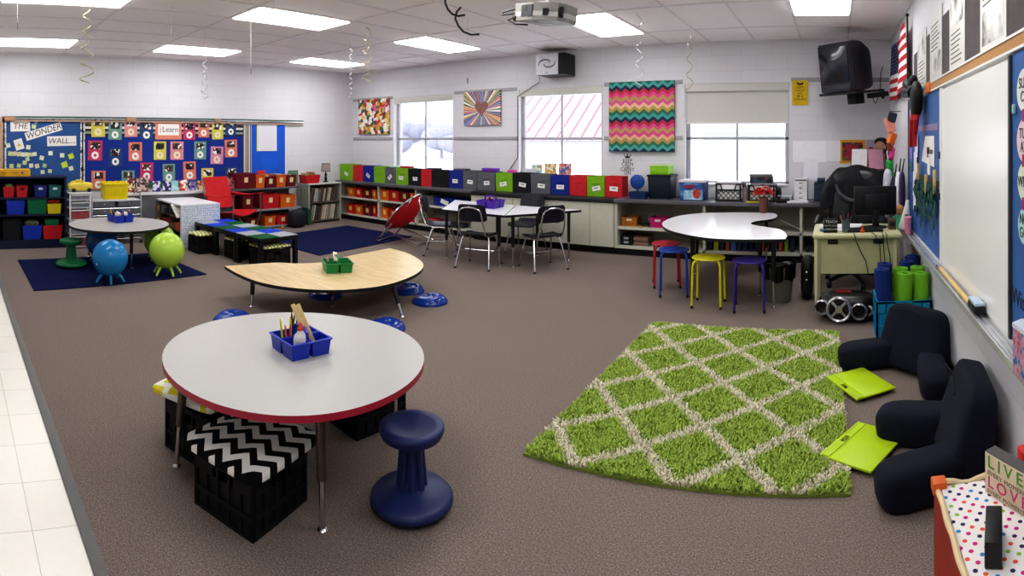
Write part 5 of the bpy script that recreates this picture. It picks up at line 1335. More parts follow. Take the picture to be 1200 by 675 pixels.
def lattice_bin(label, x0, yt, x1, y, top=None):
    x, w_, h = onct(x0, yt, x1, y); d_ = .26
    q = thing('lattice_basket', label, 'basket', (x, y+.13, CT+.001))
    g = MB(); t_ = .014
    for z in (.012, h-.01, h*.62):
        for sy in (-1, 1):
            if z == h-.01 and sy == -1: 
                for s in (-1, 1): g.box((s*w_*.42, -d_/2, z), (w_*.16, t_, .02))
            else: g.box((0, sy*d_/2, z), (w_, t_, .02))
        for sx in (-1, 1): g.box((sx*w_/2, 0, z), (t_, d_, .02))
    for sx in (-1, 1):
        for sy in (-1, 1): g.box((sx*w_/2, sy*d_/2, h/2), (t_*1.4, t_*1.4, h))
    n = 5
    for sgn in (-1, 1):
        for i in range(-3, n+3):
            xa_ = -w_/2+w_*i/n; pts_ = []
            L = h*.6
            x_1, x_2 = xa_, xa_+sgn*L; z1_, z2_ = .01, .01+L
            for lim in (-w_/2, w_/2):
                pass
            def clip(xa, za, xb, zb):
                lo, hi = -w_/2, w_/2; dx = xb-xa
                t0, t1 = 0, 1
                for e in (lo, hi):
                    if dx == 0: return None
                    tt = (e-xa)/dx
                    if (dx > 0) == (e == lo): t0 = max(t0, tt)
                    else: t1 = min(t1, tt)
                return None if t1-t0 < .05 else (xa+dx*t0, za+(zb-za)*t0, xa+dx*t1, za+(zb-za)*t1)
            c_ = clip(x_1, z1_, x_2, z2_)
            if c_:
                for sy in (-1, 1): g.cyl((c_[0], sy*d_/2, c_[1]), (c_[2], sy*d_/2, c_[3]), .0045, seg=6)
    for s in (-1, 1): g.cyl((s*w_*.34, -d_/2, h), (s*w_*.26, -d_/2, h*.62), .008, seg=6)
    g.build('basket', m_black, q, smooth=0)
    MB().box((0, .005, h*.48), (w_*.94, d_*.93, h*.9)).build('papers', M('#f2f0ee', .8, noise=.03), q, smooth=0)
    return q, x, w_, h
q, x, w_, h = lattice_bin('black lattice basket full of white papers, left of pencil cup', 839.5, 215, 867.5, 6.93)
MB().box((0, 0, h+.008), (w_*1.02, .27, .022), bev=.004).build('lid', M('#cfccd2', .5), q)
q, x2, w2, h2 = lattice_bin('black lattice basket with books on top behind the flowers', 878, 217, 907, 6.93)
for k, (c, lb, hh) in enumerate([('#8a8a90', 'grey', .02), ('#3a2a3a', 'dark floral', .075), ('#6a6a70', 'pale grey', .03)]):
    z = CT+h2+.005+[0, .021, .097][k]
    tag(MB().box((x2-.01*k, 7.05, z+hh/2), (w2*.9, .24, hh), bev=.003, rz=.03*k).build('box_file', photo_fn(77, ('#2a2a38', '#7a3050', '#3a4a5a', '#1a1a22'), 18) if k == 1 else M(c, .5)), '%s book in the pile on the right lattice basket' % lb, 'book', 'books on lattice basket')
tag(MB().box((WP(886, 238, 6.84)[0]+.01, 6.86, CT+.007), (.28, .08, .012)).build('yellow_folder', M('#d8c63a', .5)), 'yellow folder on worktop edge under the lattice basket', 'folder')
q = thing('pencil_cup', 'grey cup of pencils between the two lattice baskets', 'cup', (WP(873, 230, 6.95)[0], 6.98, CT+.001))
MB().lathe([(0, 0), (.038, 0), (.04, .17), (.036, .17), (.034, .01), (0, .01)], seg=20).build('cup', M('#8a7a80', .4, noise=.3, scale=20), q)
for k, c in enumerate(['#3a2a2a', '#5a3a6a', '#8a2a2a', '#2a3a2a']):
    a = k*PI/2; b = Vector((q.location.x+.018*math.cos(a), q.location.y+.018*math.sin(a), CT+.015))
    tag(MB().cyl(b, b+Vector((.02*math.cos(a), .02*math.sin(a), .22)), .005, seg=8).build('pencil', M(c, .5)), 'pencil standing in the grey cup between lattice baskets', 'pencil', 'pencils in grey worktop cup')
# flower pot at the kidney table edge
fxy = FP(897, 249, zt5)
q = thing('flower_pot', 'brown pot of red and orange artificial flowers on kidney table', 'plant', (fxy[0]-.02, fxy[1]-.03, zt5+.001))
hp = .185
MB().lathe([(0, 0), (.042, 0), (.058, hp), (.05, hp), (.045, hp-.02), (0, hp-.02)], seg=24).build('pot', M('#6a4438', .6), q)
rr = random.Random(2)
for c, nm, n in (('#d0201c', 'red', 22), ('#d8501c', 'orange', 12), ('#8a1c2a', 'dark red', 8)):
    g = MB()
    for k in range(n):
        a = rr.uniform(0, 2*PI); r = rr.uniform(.01, .12)*1; z = hp+.02+rr.uniform(0, .12)*(1-r/.2)
        cpt = Vector((r*math.cos(a), r*math.sin(a), z+.01)); nrm = Vector((math.cos(a)*r*6, math.sin(a)*r*6, .6)).normalized()
        tq = nrm.to_track_quat('Z', 'Y')
        for p in range(6):
            b_ = p*PI/3; dd = tq @ Vector((math.cos(b_), math.sin(b_), .35)); ee = tq @ Vector((-math.sin(b_), math.cos(b_), 0))
            L = .045
            vs = [g.bm.verts.new(cpt), g.bm.verts.new(cpt+dd*L*.6+ee*.011), g.bm.verts.new(cpt+dd*L), g.bm.verts.new(cpt+dd*L*.6-ee*.011)]
            g.bm.faces.new(vs)
    o = g.build('blossoms', M(c, .7), q, smooth=0); o['kind'] = 'stuff'
# phone, drawers, organisers
q = thing('telephone', 'black desk telephone on worktop right of the flowers', 'phone', (WP(917.5, 238, 6.95)[0], 6.95, CT+.001), .1)
MB().box((0, 0, .025), (.17, .2, .05), bev=.012).build('base', m_black, q); MB().box((-.05, 0, .065), (.045, .2, .03), bev=.012).build('handset', m_black, q)
q = thing('speaker', 'small black rounded speaker by window behind the flowers', 'speaker', (WP(910, 224, 7.27)[0], 7.27, CT+.001))
MB().sup((0, 0, .085), (.065, .05, .085), .7).build('body', M('#26262b', .4), q); MB().cyl((0, -.048, .1), (0, -.053, .1), .035, seg=20).build('cone', m_dark, q)
x, w_, h = onct(930.5, 210, 946, 6.98)
q = thing('drawer_box', 'white desktop unit with small drawers on worktop', 'drawer unit', (x, 7.12, CT+.001))
MB().box((0, 0, h/2), (w_, .26, h), bev=.004).build('case', M('#d8d8da', .45), q, smooth=0)
for i in range(4):
    zc = h*(.13+.22*i); d_ = MB().box((0, -.132, zc), (w_*.88, .008, h*.19), bev=.002).build('drawer', M('#e4e4e6', .4), q, smooth=0)
    MB().box((0, -.138, zc+.01), (.04, .006, .008)).build('pull', m_black, d_, smooth=0)
MB().box((0, -.132, h*.955), (w_*.88, .006, h*.04)).build('slot', m_dark, q, smooth=0)
tag(MB().box((WP(935, 240, 6.88)[0], 6.88, CT+.012), (.26, .15, .022), bev=.003).build('paper_stack', M('#dadade', .6)), 'flat white stack of papers in front of small drawers', 'papers')
tag(MB().box((WP(922, 235, 7.2)[0], 7.2, CT+.03), (.14, .18, .056), bev=.004).build('tissue_box', M('#c9ccd0', .6)), 'pale box between telephone and white drawers', 'box')
x, w_, h = onct(954, 214, 974, 7.05)
q = thing('desk_organizer', 'dark blue-grey desk organizer with small drawers by the chair', 'organizer', (x, 7.14, CT+.001))
MB().box((0, 0, h/2), (w_, .24, h), bev=.004).build('case', M('#1f2836', .5), q, smooth=0)
for i in range(3):
    for s in (-1, 1): MB().box((s*w_/4, -.122, h*(.2+.28*i)), (w_*.44, .008, h*.22), bev=.002).build('drawer', M('#2f3a4c', .4), q, smooth=0)
MB().box((-.02, 0, h+.025), (.1, .1, .05), bev=.006).build('top_tray', M('#28344a', .5), q)

# ---------- on the window wall ----------
def bf(*a): return wrect('B', *a)
t = thing('canvas_art', 'small collage canvas of bright photos, leftmost on window wall', 'picture')
r_ = (-8.27, -7.43, 1.625, 2.295); flat(MB(), 'B', r_, .035, .012).build('canvas', photo_fn(3, ('#c9a02a', '#b8343a', '#efe6da', '#3a6a4a', '#d86a8a', '#3a3a5a', '#e8d8c0', '#8a3a2a', '#e0b84a', '#f0ece4'), 15), t, smooth=0)
t = thing('canvas_art', 'canvas of coloured pencils radiating around brown heart between windows', 'picture')
r_ = (-5.66, -4.94, 1.75, 2.295); cx, cz = -5.30, 2.03
def ray_fn(nt, tc):
    sp = nd(nt, 'ShaderNodeSeparateXYZ'); nt.links.new(tc.outputs['Object'], sp.inputs[0])
    a = mth(nt, 'ARCTAN2', mth(nt, 'SUBTRACT', sp.outputs[2], cz-.05), mth(nt, 'SUBTRACT', sp.outputs[0], cx))
    s = mth(nt, 'FLOOR', mth(nt, 'MULTIPLY', a, 12.2))
    wn = nd(nt, 'ShaderNodeTexWhiteNoise'); wn.noise_dimensions = '1D'; nt.links.new(s, wn.inputs['W'])
    c = ramp(nt, wn.outputs['Value'], [(0, '#2a3f8a'), (.12, '#efe9df'), (.24, '#8a2a4a'), (.36, '#1a1c2a'), (.46, '#d89a3a'), (.56, '#3a7a5a'), (.66, '#efe2d8'), (.76, '#4a6ab8'), (.86, '#c84a5a'), (.93, '#e8c88a')])
    f = mth(nt, 'FRACT', mth(nt, 'MULTIPLY', a, 12.2))
    return mix(nt, mth(nt, 'LESS_THAN', f, .25), c, '#e8e4e0')
cv = flat(MB(), 'B', r_, .035, .012).build('canvas', nodemat(ray_fn, .6), t, smooth=0)
hp_ = [(.13*16*math.sin(a)**3/16, .13*(13*math.cos(a)-5*math.cos(2*a)-2*math.cos(3*a)-math.cos(4*a))/15) for a in [i*2*PI/40 for i in range(40)]]
MB().prism(hp_, 0, .004).build('heart', M('#8f6259', .7, noise=.3, scale=40), t, loc=(cx, BY-.0475, cz), rot=RB, smooth=0)
t = thing('canvas_art', 'large multicoloured chevron canvas between the two right windows', 'picture')
r_ = (-3.085, -2.13, 1.345, 2.32)
CH = ['#1f2a4a', '#4fa39a', '#2b7058', '#a8914f', '#d9a88a', '#cf4f8a', '#b8975a', '#d2508c', '#b52a45', '#1f2a4a', '#3f9a94', '#2f6a50', '#b09a4a', '#e2b294', '#d05a94', '#b8955a', '#d94a8a', '#c23048', '#22304a', '#4a9f98', '#206a58']
def bigchev(nt, tc):
    sp = nd(nt, 'ShaderNodeSeparateXYZ'); nt.links.new(tc.outputs['Object'], sp.inputs[0])
    tri = mth(nt, 'PINGPONG', mth(nt, 'ADD', sp.outputs[0], 5+3.085-3.0), .0682)
    v = mth(nt, 'DIVIDE', mth(nt, 'ADD', mth(nt, 'SUBTRACT', sp.outputs[2], 1.345+.0), mth(nt, 'MULTIPLY', tri, -.75)), .975)
    v = mth(nt, 'MULTIPLY', mth(nt, 'ADD', v, .05), .952)
    return ramp(nt, v, [(i/len(CH), c) for i, c in enumerate(CH)])
flat(MB(), 'B', r_, .045, .012).build('canvas', nodemat(bigchev, .75), t, smooth=0)
# wall lettering with a crown
t = thing('wall_decal', 'black wall lettering KEEP CALM AND CARRY ON with crown', 'lettering')
m_dec = M('#1c1c1e', .6); xk = -2.825
for s, z, sz in (('KEEP', 1.212, .078), ('CALM', 1.162, .078), ('AND', 1.127, .034), ('CARRY', 1.092, .078), ('ON', 1.042, .078)): text(s, sz, (xk, BY-.0012, z), RB, m_dec, t, ext=.0008, sx=.85)
g = MB(); g.prism([(-.035, -.022), (.035, -.022), (.045, .012), (.022, -.002), (0, .024), (-.022, -.002), (-.045, .012)], 0, .002)
for a in (-.045, 0, .045): g.cyl((a, .018 if a else .03, 0), (a, .018 if a else .03, .002), .009, seg=10)
g.build('crown', m_dec, t, loc=(xk, BY-.0005, 1.275), rot=RB, smooth=0)
t = thing('poster', 'small yellow poster with black lettering beside right window', 'poster')
r_ = (-.535, -.325, 1.965, 2.29); flat(MB(), 'B', r_, .005, .0115).build('paper', M('#dcb91c', .7), t, smooth=0)
xk = -.43
for s, z, sz in (('KEEP', 2.195, .042), ('CALM', 2.155, .042), ('AND', 2.118, .03), ('BE A', 2.08, .042), ('SUPERHERO', 2.04, .032)): text(s, sz, (xk, BY-.0172, z), RB, M('#2a2410', .7), t, ext=.0006)
g = MB(); g.prism([(-.05, .012), (-.03, .02), (-.012, .006), (0, .014), (.012, .006), (.03, .02), (.05, .012), (.03, -.012), (0, -.02), (-.03, -.012)], 0, .001); g.build('emblem', M('#2a2410', .7), t, loc=(xk, BY-.0165, 2.245), rot=RB, smooth=0)

# speaker box high on the wall
a0, a1 = -4.10, -3.64
q = thing('wall_speaker', 'white-fronted wall speaker box with grey swirl, high between windows', 'speaker', ((a0+a1)/2, 7.17, 2.595))
wv = a1-a0
MB().box((0, .02, 0), (wv, .33, .31), bev=.01).build('cabinet', M('#1c1c20', .45), q)
MB().box((-.055, -.155, 0), (wv*.78, .03, .30), bev=.008).build('front_panel', M('#dfdfe4', .35), q)
g = MB()
for k in range(2):
    P = [( (.025+.02*i/3)*1.5*math.cos(k*PI+i*.32), 0, (.025+.02*i/3)*.9*math.sin(k*PI+i*.32)) for i in range(12)]
    g.tube(P, [.012*math.sin((i+.5)/12*PI)+.002 for i in range(12)], 6)
g.build('swirl', M('#8a8a92', .5), q, loc=(-.05, -.172, .01))
MB().box((-.055, -.171, -.125), (.05, .003, .012)).build('badge', M('#9a9aa2', .4), q, smooth=0)
for s in (-1, 1): MB().box((s*.12, .16, .1), (.03, .03, .03)).build('bracket', m_black, q, smooth=0)
P = [WP(x, y, yy) for x, y, yy in ()]
pts = [(WP(632.5, 88, 7.2)[0], 7.2, 2.44), (WP(632, 95, 7.33)[0], 7.33, 2.38), (WP(628.5, 112, 7.34)[0], 7.345, WP(628.5, 112)[1]), (WP(620, 147)[0], 7.345, WP(620, 147)[1]), (WP(608, 185)[0], 7.345, WP(608, 185)[1]), (WP(598, 198)[0], 7.345, WP(598, 198)[1]), (WP(597, 205)[0], 7.345, .9)]
pts = [(x if i < 2 else min(x, -4.63), y, z) for i, (x, y, z) in enumerate(pts)]
tag(MB().tube(pts, .006, 6).build('cable', m_black), 'thin black cable hanging from the wall speaker to worktop', 'cable')

# television on a wall bracket
q = thing('television', 'old black tube television tilted on a high wall bracket', 'television', (.22, 6.72, 2.09), rot=(.13, 0, -.78))
# local -y faces the class
g = MB()
def ringt(w, h, y, zc): return [(-w/2, y, zc-h/2), (w/2, y, zc-h/2), (w/2, y, zc+h/2), (-w/2, y, zc+h/2)]
R_ = [ringt(.53, .56, -.25, .29), ringt(.55, .58, -.2, .29), ringt(.54, .57, -.05, .29), ringt(.42, .46, .16, .26), ringt(.30, .32, .24, .22)]
vv = [[g.bm.verts.new(p) for p in r] for r in R_]
for A_, B2 in zip(vv, vv[1:]):
    for i in range(4): g.bm.faces.new((A_[i], A_[(i+1) % 4], B2[(i+1) % 4], B2[i]))
g.bm.faces.new(vv[0][::-1]); g.bm.faces.new(vv[-1])
bmesh.ops.bevel(g.bm, geom=g.bm.edges[:], offset=.018, segments=2, affect='EDGES')
tv = g.build('casing', M('#23242a', .4, noise=.08), q)
def scr(u, v): return ((u-.5)*.45, -.262-.02*math.sin(u*PI)*math.sin(v*PI), .125+v*.40)
MB().surf(scr, 12, 10, .008).build('screen', M('#22252c', .12, noise=.05, spec=.7), q, smooth=60)
MB().box((0, -.258, .05), (.47, .014, .08), bev=.004).build('control_panel', M('#2e2f35', .4), q)
for x in (-.12, .02, .1): MB().cyl((x, -.262, .055), (x, -.27, .055), .007, seg=10).build('button', M('#55565e', .4), q)
b = thing('television_bracket', 'black wall bracket shelf carrying the television', 'bracket', (.22, 6.72, 2.09), rot=(.13, 0, -.78))
MB().box((0, 0, -.015), (.6, .5, .028), bev=.006).build('platform', m_black, b)
MB().box((.02, .05, -.09), (.15, .15, .13), bev=.008).build('mount_block', m_dark, b)
MB().box((.10, .38, -.07), (.08, .62, .06), rz=-.38*-1).build('arm', m_dark, b)
pts = [(.50, 7.02, 2.08), (.52, 7.1, 2.0), (.55, 7.2, 1.98), (.62, 7.3, 2.15), (.63, 7.34, 2.4), (.66, 7.34, 2.48)]
tag(MB().tube(pts, .006, 6).build('cable', m_black), 'thin black cable looping from television to the wall corner', 'cable')
q = thing('wall_adapter', 'small black plug adapter hanging by the television cable', 'adapter', (.655, 7.3, 2.11)); MB().box((0, .02, 0), (.04, .06, .12), bev=.008).build('body', m_black, q); MB().box((0, .055, .02), (.05, .01, .09)).build('wall_plate', m_white, q)

# papers and art under the television
for k, (x0, y0_, x1, y1_, c, lb) in enumerate([(929, 165, 950, 190, '#f4f4f8', 'pale printed sheet taped below the television, leftmost'), (950, 165, 969, 190, '#f6f6fa', 'pale printed sheet taped below the television, second'), (969.5, 165, 985, 189, '#eeeef2', 'pale printed sheet taped below television, next to orange art'), (942, 186, 959, 211, '#f0f0f8', 'pale printed sheet hanging lowest over the drawers')]):
    r_ = bf(x0, y0_, x1, y1_)
    o = flat(MB(), 'B', r_, .003+.0015*k, -.0005).build('paper_sheet', M(c, .8, noise=.03), None, smooth=0); tag(o, lb, 'paper', 'sheets on the wall')
t = thing('artwork', 'child painting of red flower with orange border', 'picture')
r_ = (.09, .43, 1.2, 1.51); flat(MB(), 'B', r_, .004, .001).build('mount', M('#dc9a1c', .7), t, smooth=0)
flat(MB(), 'B', (.125, .395, 1.235, 1.475), .002, .005).build('painting', photo_fn(8, ('#1e2a2a', '#8a2030', '#2f5a4a', '#b03a4a', '#22304a', '#5a6a2a'), 26), t, smooth=0)
fp = [((.1+.03*math.cos(7*a))*math.cos(a), (.1+.03*math.cos(7*a))*math.sin(a)) for a in [i*2*PI/56 for i in range(56)]]
MB().prism(fp, 0, .002).build('flower', M('#a8283c', .7, noise=.4, scale=40), t, loc=(.26, BY-.0068, 1.355), rot=RB, smooth=0)
t = thing('artwork', 'child painting of pale sky with red and blue spots in corner', 'picture')
flat(MB(), 'B', (.44, .75, 1.33, 1.51), .003, .001).build('paper', M('#b0a8c0', .8, noise=.25, scale=9), t, smooth=0)
for x, z, c, r in ((.50, 1.385, '#b82a3a', .035), (.60, 1.39, '#3a6aa8', .035), (.68, 1.46, '#3aa0b0', .03)): MB().cyl((x, BY-.004, z), (x, BY-.0055, z), r, seg=20).build('spot', M(c, .7), t, smooth=0)
t = thing('shelf_unit', 'dark tall shelf in the corner behind the teacher chair', 'shelf', (.52, 7.16, 0))
MB().box((0, 0, .56), (.42, .36, 1.12), bev=.004).build('case', M('#15151a', .6), t, smooth=0)
MB().box((0, -.183, .78), (.36, .006, .05)).build('label_strip', M('#9a9aa2', .5), t, smooth=0)
def zebra_fn(nt, tc):
    wv_ = nd(nt, 'ShaderNodeTexWave'); wv_.inputs['Scale'].default_value = 9; wv_.inputs['Distortion'].default_value = 6; nt.links.new(tc.outputs['Object'], wv_.inputs['Vector'])
    return ramp(nt, wv_.outputs['Fac'], [(0, '#121214'), (.55, '#d8d8d4')])
tag(MB().box((.69, 7.05, 1.121+.16), (.06, .1, .32), bev=.004).build('zebra_box', nodemat(zebra_fn, .6)), 'black and white zebra-striped file standing on the corner shelf', 'file')
q = thing('open_folder', 'open folder with white left page and pink right page in corner', 'folder', (.44, 7.02, 1.122))
for s, c, nm in ((-1, '#e4e2e4', 'white page'), (1, '#d8a0b4', 'pink page')):
    L = MB().box((s*.115, 0, .14), (.225, .008, .28)).build('cover', M('#6a3a40', .6), q, smooth=0); L.rotation_euler = (-.18, 0, s*.28)
    MB().box((s*.115, -.006, .145), (.2, .004, .255)).build('page', M(c, .7, noise=.04), L, smooth=0)
q = thing('cutout_figure', 'flat cutout figure with black hair and bare arm above the folder', 'cutout', (.58, 7.3, 1.38))
MB().sup((.04, -.0, .05), (.065, .008, .08), .9).build('head', M('#c99a80', .7), q)
MB().sup((.05, .004, .1), (.085, .01, .06), .9).sup((.115, .004, .03), (.03, .01, .1), .9).build('hair', M('#15110f', .6), q)
MB().box((.04, .015, -.14), (.05, .006, .236)).build('stand', m_black, q, smooth=0)
MB().tube([(.02, 0, -.03), (-.08, 0, -.07), (-.22, 0, -.045)], [.03, .025, .018], 10).build('arm', M('#cf9f86', .7), q)
# =====================================================================  whiteboard wall
def rw(x): return RP(x, 170, RX-.02)[0]
m_tack = M('#3f66a6', .55, noise=.1, scale=3)
t = thing('tackboard', 'glossy blue board left of the whiteboard with white sheet and green leaves', 'board')
flat(MB(), 'R', (3.77, 5.40, .664, 1.86), .016, .002).build('backing', m_tack, t, smooth=0)
g = MB(); flat(g, 'R', (5.40, 5.44, .66, 1.90), .03); g.build('frame_edge', m_steel, t, smooth=0)
t = thing('tackboard', 'blue fabric board at right picture edge with round word cards', 'board')
flat(MB(), 'R', (.7, 2.236, .664, 1.86), .016, .002).build('backing', M('#36629e', .7, noise=.12, scale=5), t, smooth=0)
t = thing('whiteboard', 'large blank white marker board in aluminium frame on right wall', 'whiteboard')
flat(MB(), 'R', (2.264, 3.736, .665, 1.845), .02, .004).build('writing_surface', M('#f6f6f2', .2, noise=.01, scale=2, spec=.4), t, smooth=0)
g = MB()
for y in (2.25,): flat(g, 'R', (y-.012, y+.012, .664, 1.86), .03)
g.build('frame_edge', M('#3a3c40', .4), t, smooth=0)
g = MB(); flat(g, 'R', (3.738, 3.766, .664, 1.86), .035); g.build('frame_edge', m_white, t, smooth=0)
for z in (1.40, 1.12): MB().box((RX-.035, 3.755, z), (.02, .03, .05), bev=.004).build('clip', m_black, t)
t = thing('map_rail', 'tan cork display rail with white edges above the whiteboard', 'rail')
MB().box((RX-.012, 2.55, 1.905), (.024, 3.5, .055), bev=.003).build('cork_strip', M('#b98b5c', .8, noise=.15, scale=60), t, smooth=0)
for z in (1.874, 1.936): MB().box((RX-.014, 2.55, z), (.03, 3.5, .012)).build('rail_edge', m_white, t, smooth=0)
MB().box((RX-.02, 4.24, 1.907), (.04, .15, .08), bev=.006).build('end_cap', M('#d9742a', .5), t)
t = thing('marker_tray', 'long aluminium marker tray under the whiteboard', 'tray')
g = MB(); al = M('#c4c6c9', .3, metal=.6)
g.box((RX-.05, 3.2, .638), (.10, 4.5, .008)); g.build('tray', al, t, smooth=0)
for x, h in ((RX-.098, .022), (RX-.07, .008), (RX-.045, .008)): MB().box((x, 3.2, .642+h/2), (.006, 4.5, h)).build('lip', M('#d9dadc', .3, metal=.5), t, smooth=0)
MB().box((RX-.008, 3.2, .645), (.016, 4.5, .03)).build('back_lip', m_white, t, smooth=0)
# things on the tray
q = thing('board_eraser', 'black felt board eraser with pale blue top on the tray', 'eraser', (RX-.058, 2.68, .659), .0)
MB().box((0, 0, .02), (.055, .15, .04), bev=.008).build('felt', m_black, q); MB().box((0, 0, .047), (.05, .14, .018), bev=.006).build('grip', M('#b9cbdc', .4), q)
tag(MB().box((RX-.06, 3.22, .662), (.026, .82, .012), bev=.002).build('yardstick', M('#d8b878', .5)), 'long wooden yardstick lying on the marker tray', 'yardstick')
tag(MB().cyl((RX-.075, 3.60, .668), (RX-.075, 3.64, .668), .012, seg=14).build('magnet', m_chrome), 'small silver cylinder magnet at far end of yardstick', 'magnet')
# right-edge box with coloured sides
q = thing('paper_box', 'open white box with red and blue painted sides on the tray', 'box', (RX-.072, 1.86, .6645), .1)
MB().prism([(-.045, -.06), (.045, -.06), (.045, .06), (0, .085), (-.045, .06)], 0, .17).build('box', nodemat(lambda nt, tc: ramp(nt, nd(nt, 'ShaderNodeTexNoise').outputs['Fac'], [(.3, '#b02a4a'), (.5, '#c9a0b0'), (.62, '#2a6a9a')], 'LINEAR'), .6), q, smooth=0)
MB().prism([(-.047, -.062), (.047, -.062), (.047, .062), (0, .087), (-.047, .062)], .165, .18).build('lid', M('#d3dbe4', .5), q, smooth=0)
# word cards on the right board
for k, (z, c, s) in enumerate([(1.70, '#dcdcd6', 'SUN\nCE'), (1.50, '#e0c9cf', 'TUE\nAY'), (1.335, '#d3dac6', 'WED'), (1.16, '#a9d0cc', 'NO\nGO')]):
    h_ = [.085, .085, .075, .07][k]
    q = thing('word_card', '%s oval word card, %s from top of chain on blue board' % (['white', 'pink', 'pale green', 'mint'][k], ordn[k]), 'card', (RX-.0177, 2.085, z), group='oval word cards')
    MB().lathe([(0, 0), (h_, 0), (h_*1.0, .003), (0, .003)], seg=32, sx=1, sy=1).build('card', M(c, .7), q, rot=(0, -PI/2, 0), smooth=0)
    text(s, .06, (-.0045, 0, 0), RR, m_ink, q, ext=.0005)
for k, z in enumerate((1.60, 1.42, 1.25)): tag(MB().box((RX-.02, 2.085, z), (.003, .035, .05)).build('ribbon_link', M('#a81a4a', .6)), 'magenta ribbon link, %s from top in the word-card chain' % ordn[k], 'ribbon', 'magenta ribbon links')
text_ = thing('lettering_strip', 'dark Wish lettering on lower blue board', 'lettering', (RX-.0175, 2.17, .855)); text('Wish', .1, (-.002, -.04, 0), RR, m_ink, text_, ext=.0006)
q = thing('wall_hook', 'tiny pale blue hook near whiteboard top right corner', 'hook', (RX-.019, 2.19, 1.63)); MB().box((-.008, 0, 0), (.014, .02, .04), bev=.004).build('body', M('#9fc4d0', .4), q)

# sheets and bits on the left blue board
q = thing('sheet', 'white tapered sheet with pencil clipped on glossy blue board', 'paper', (RX-.02, 4.28, 1.42))
g = MB(); vs = [g.bm.verts.new(p) for p in ((0, .16, .115), (0, -.24, .115), (0, -.24, -.115), (0, .34, -.09))]; g.bm.faces.new(vs)
vs2 = [g.bm.verts.new(v.co+Vector((-.003, 0, 0))) for v in vs]; g.bm.faces.new(vs2[::-1])
for i in range(4): g.bm.faces.new((vs[i], vs[(i+1) % 4], vs2[(i+1) % 4], vs2[i]))
g.build('paper', m_paper, q, smooth=0)
text('Welcome', .07, (-.0045, -.06, .0), RR, M('#4a4a52', .7), q, ext=.0005)
MB().box((-.008, -.05, -.10), (.01, .09, .16)).build('pocket', m_paper, q, smooth=0); MB().cyl((-.014, -.05, -.05), (-.014, -.05, .03), .008, seg=8).build('pencil', M('#5a2a2a', .6), q)
for k, (y, z) in enumerate([(4.62, 1.24), (4.22, 1.17), (3.86, 1.21)]):
    tag(MB().box((RX-.052, y, z), (.018, .045, .14 if k < 2 else .17), bev=.003).build('clothespin', M('#cfae6a', .6)), 'wooden clothespin above the green leaves, %s from left' % ordn[k], 'clothespin', 'clothespins on the blue board')
q = thing('leaf_garland', 'dark green and teal leafy paper hung on glossy blue board', 'garland')
g = MB(); rr = random.Random(4)
for k in range(170):
    y = rr.uniform(3.82, 4.78); z = 1.17-abs(rr.gauss(0, .14))
    if z < .8: continue
    s = rr.uniform(.025, .05); g.box((RX-.05-rr.uniform(0, .012), y, z), (.002, s, s*1.3), rot=Euler((rr.uniform(-1, 1), rr.uniform(-.2, .2), rr.uniform(-.3, .3))))
o = g.build('leaves', M('#1f4f48', .7, noise=.5, scale=12), q, smooth=0); o['kind'] = 'stuff'
MB().box((RX-.030, 4.3, 1.19), (.02, 1.0, .05)).build('hanging_strip', M('#3a4550', .7), q, smooth=0)
q = thing('reminder_strip', 'pale red faded strip taped high on glossy blue board', 'paper', (RX-.0195, 4.35, 1.60)); MB().box((0, 0, 0), (.002, .9, .05)).build('paper', M('#8f7f9f', .7), q, smooth=0)
q = thing('clip_chart', 'narrow vertical chart of coloured cards at left end of blue board', 'chart', (RX-.02, 5.22, 1.6))
MB().box((-.002, 0, -.02), (.004, .16, .95)).build('backing', M('#4a6aa8', .7), q, smooth=0)
for k, c in enumerate(['#c9a888', '#7fb23a', '#d8d8dc', '#e0d8c8', '#dcdce4', '#8a7ac0', '#3a6a6a']): MB().box((-.006, 0, .40-.125*k), (.004, .15, .1)).build('colour_card', M(c, .7), q, smooth=0)
q = thing('paper_strips', 'bundle of long white printed paper strips hanging on blue board', 'papers', (RX-.03, 4.86, 1.3))
for k, (dy, z0, z1) in enumerate([(0, .05, .24), (.03, -.16, .1), (.07, -.3, -.08), (.02, -.42, -.25)]): MB().box((-.004*k, dy, (z0+z1)/2), (.003, .16, z1-z0), rot=Euler((.08*k-.1, 0, 0))).build('paper', M('#dcdce2', .8, noise=.15, scale=30), q, smooth=0)
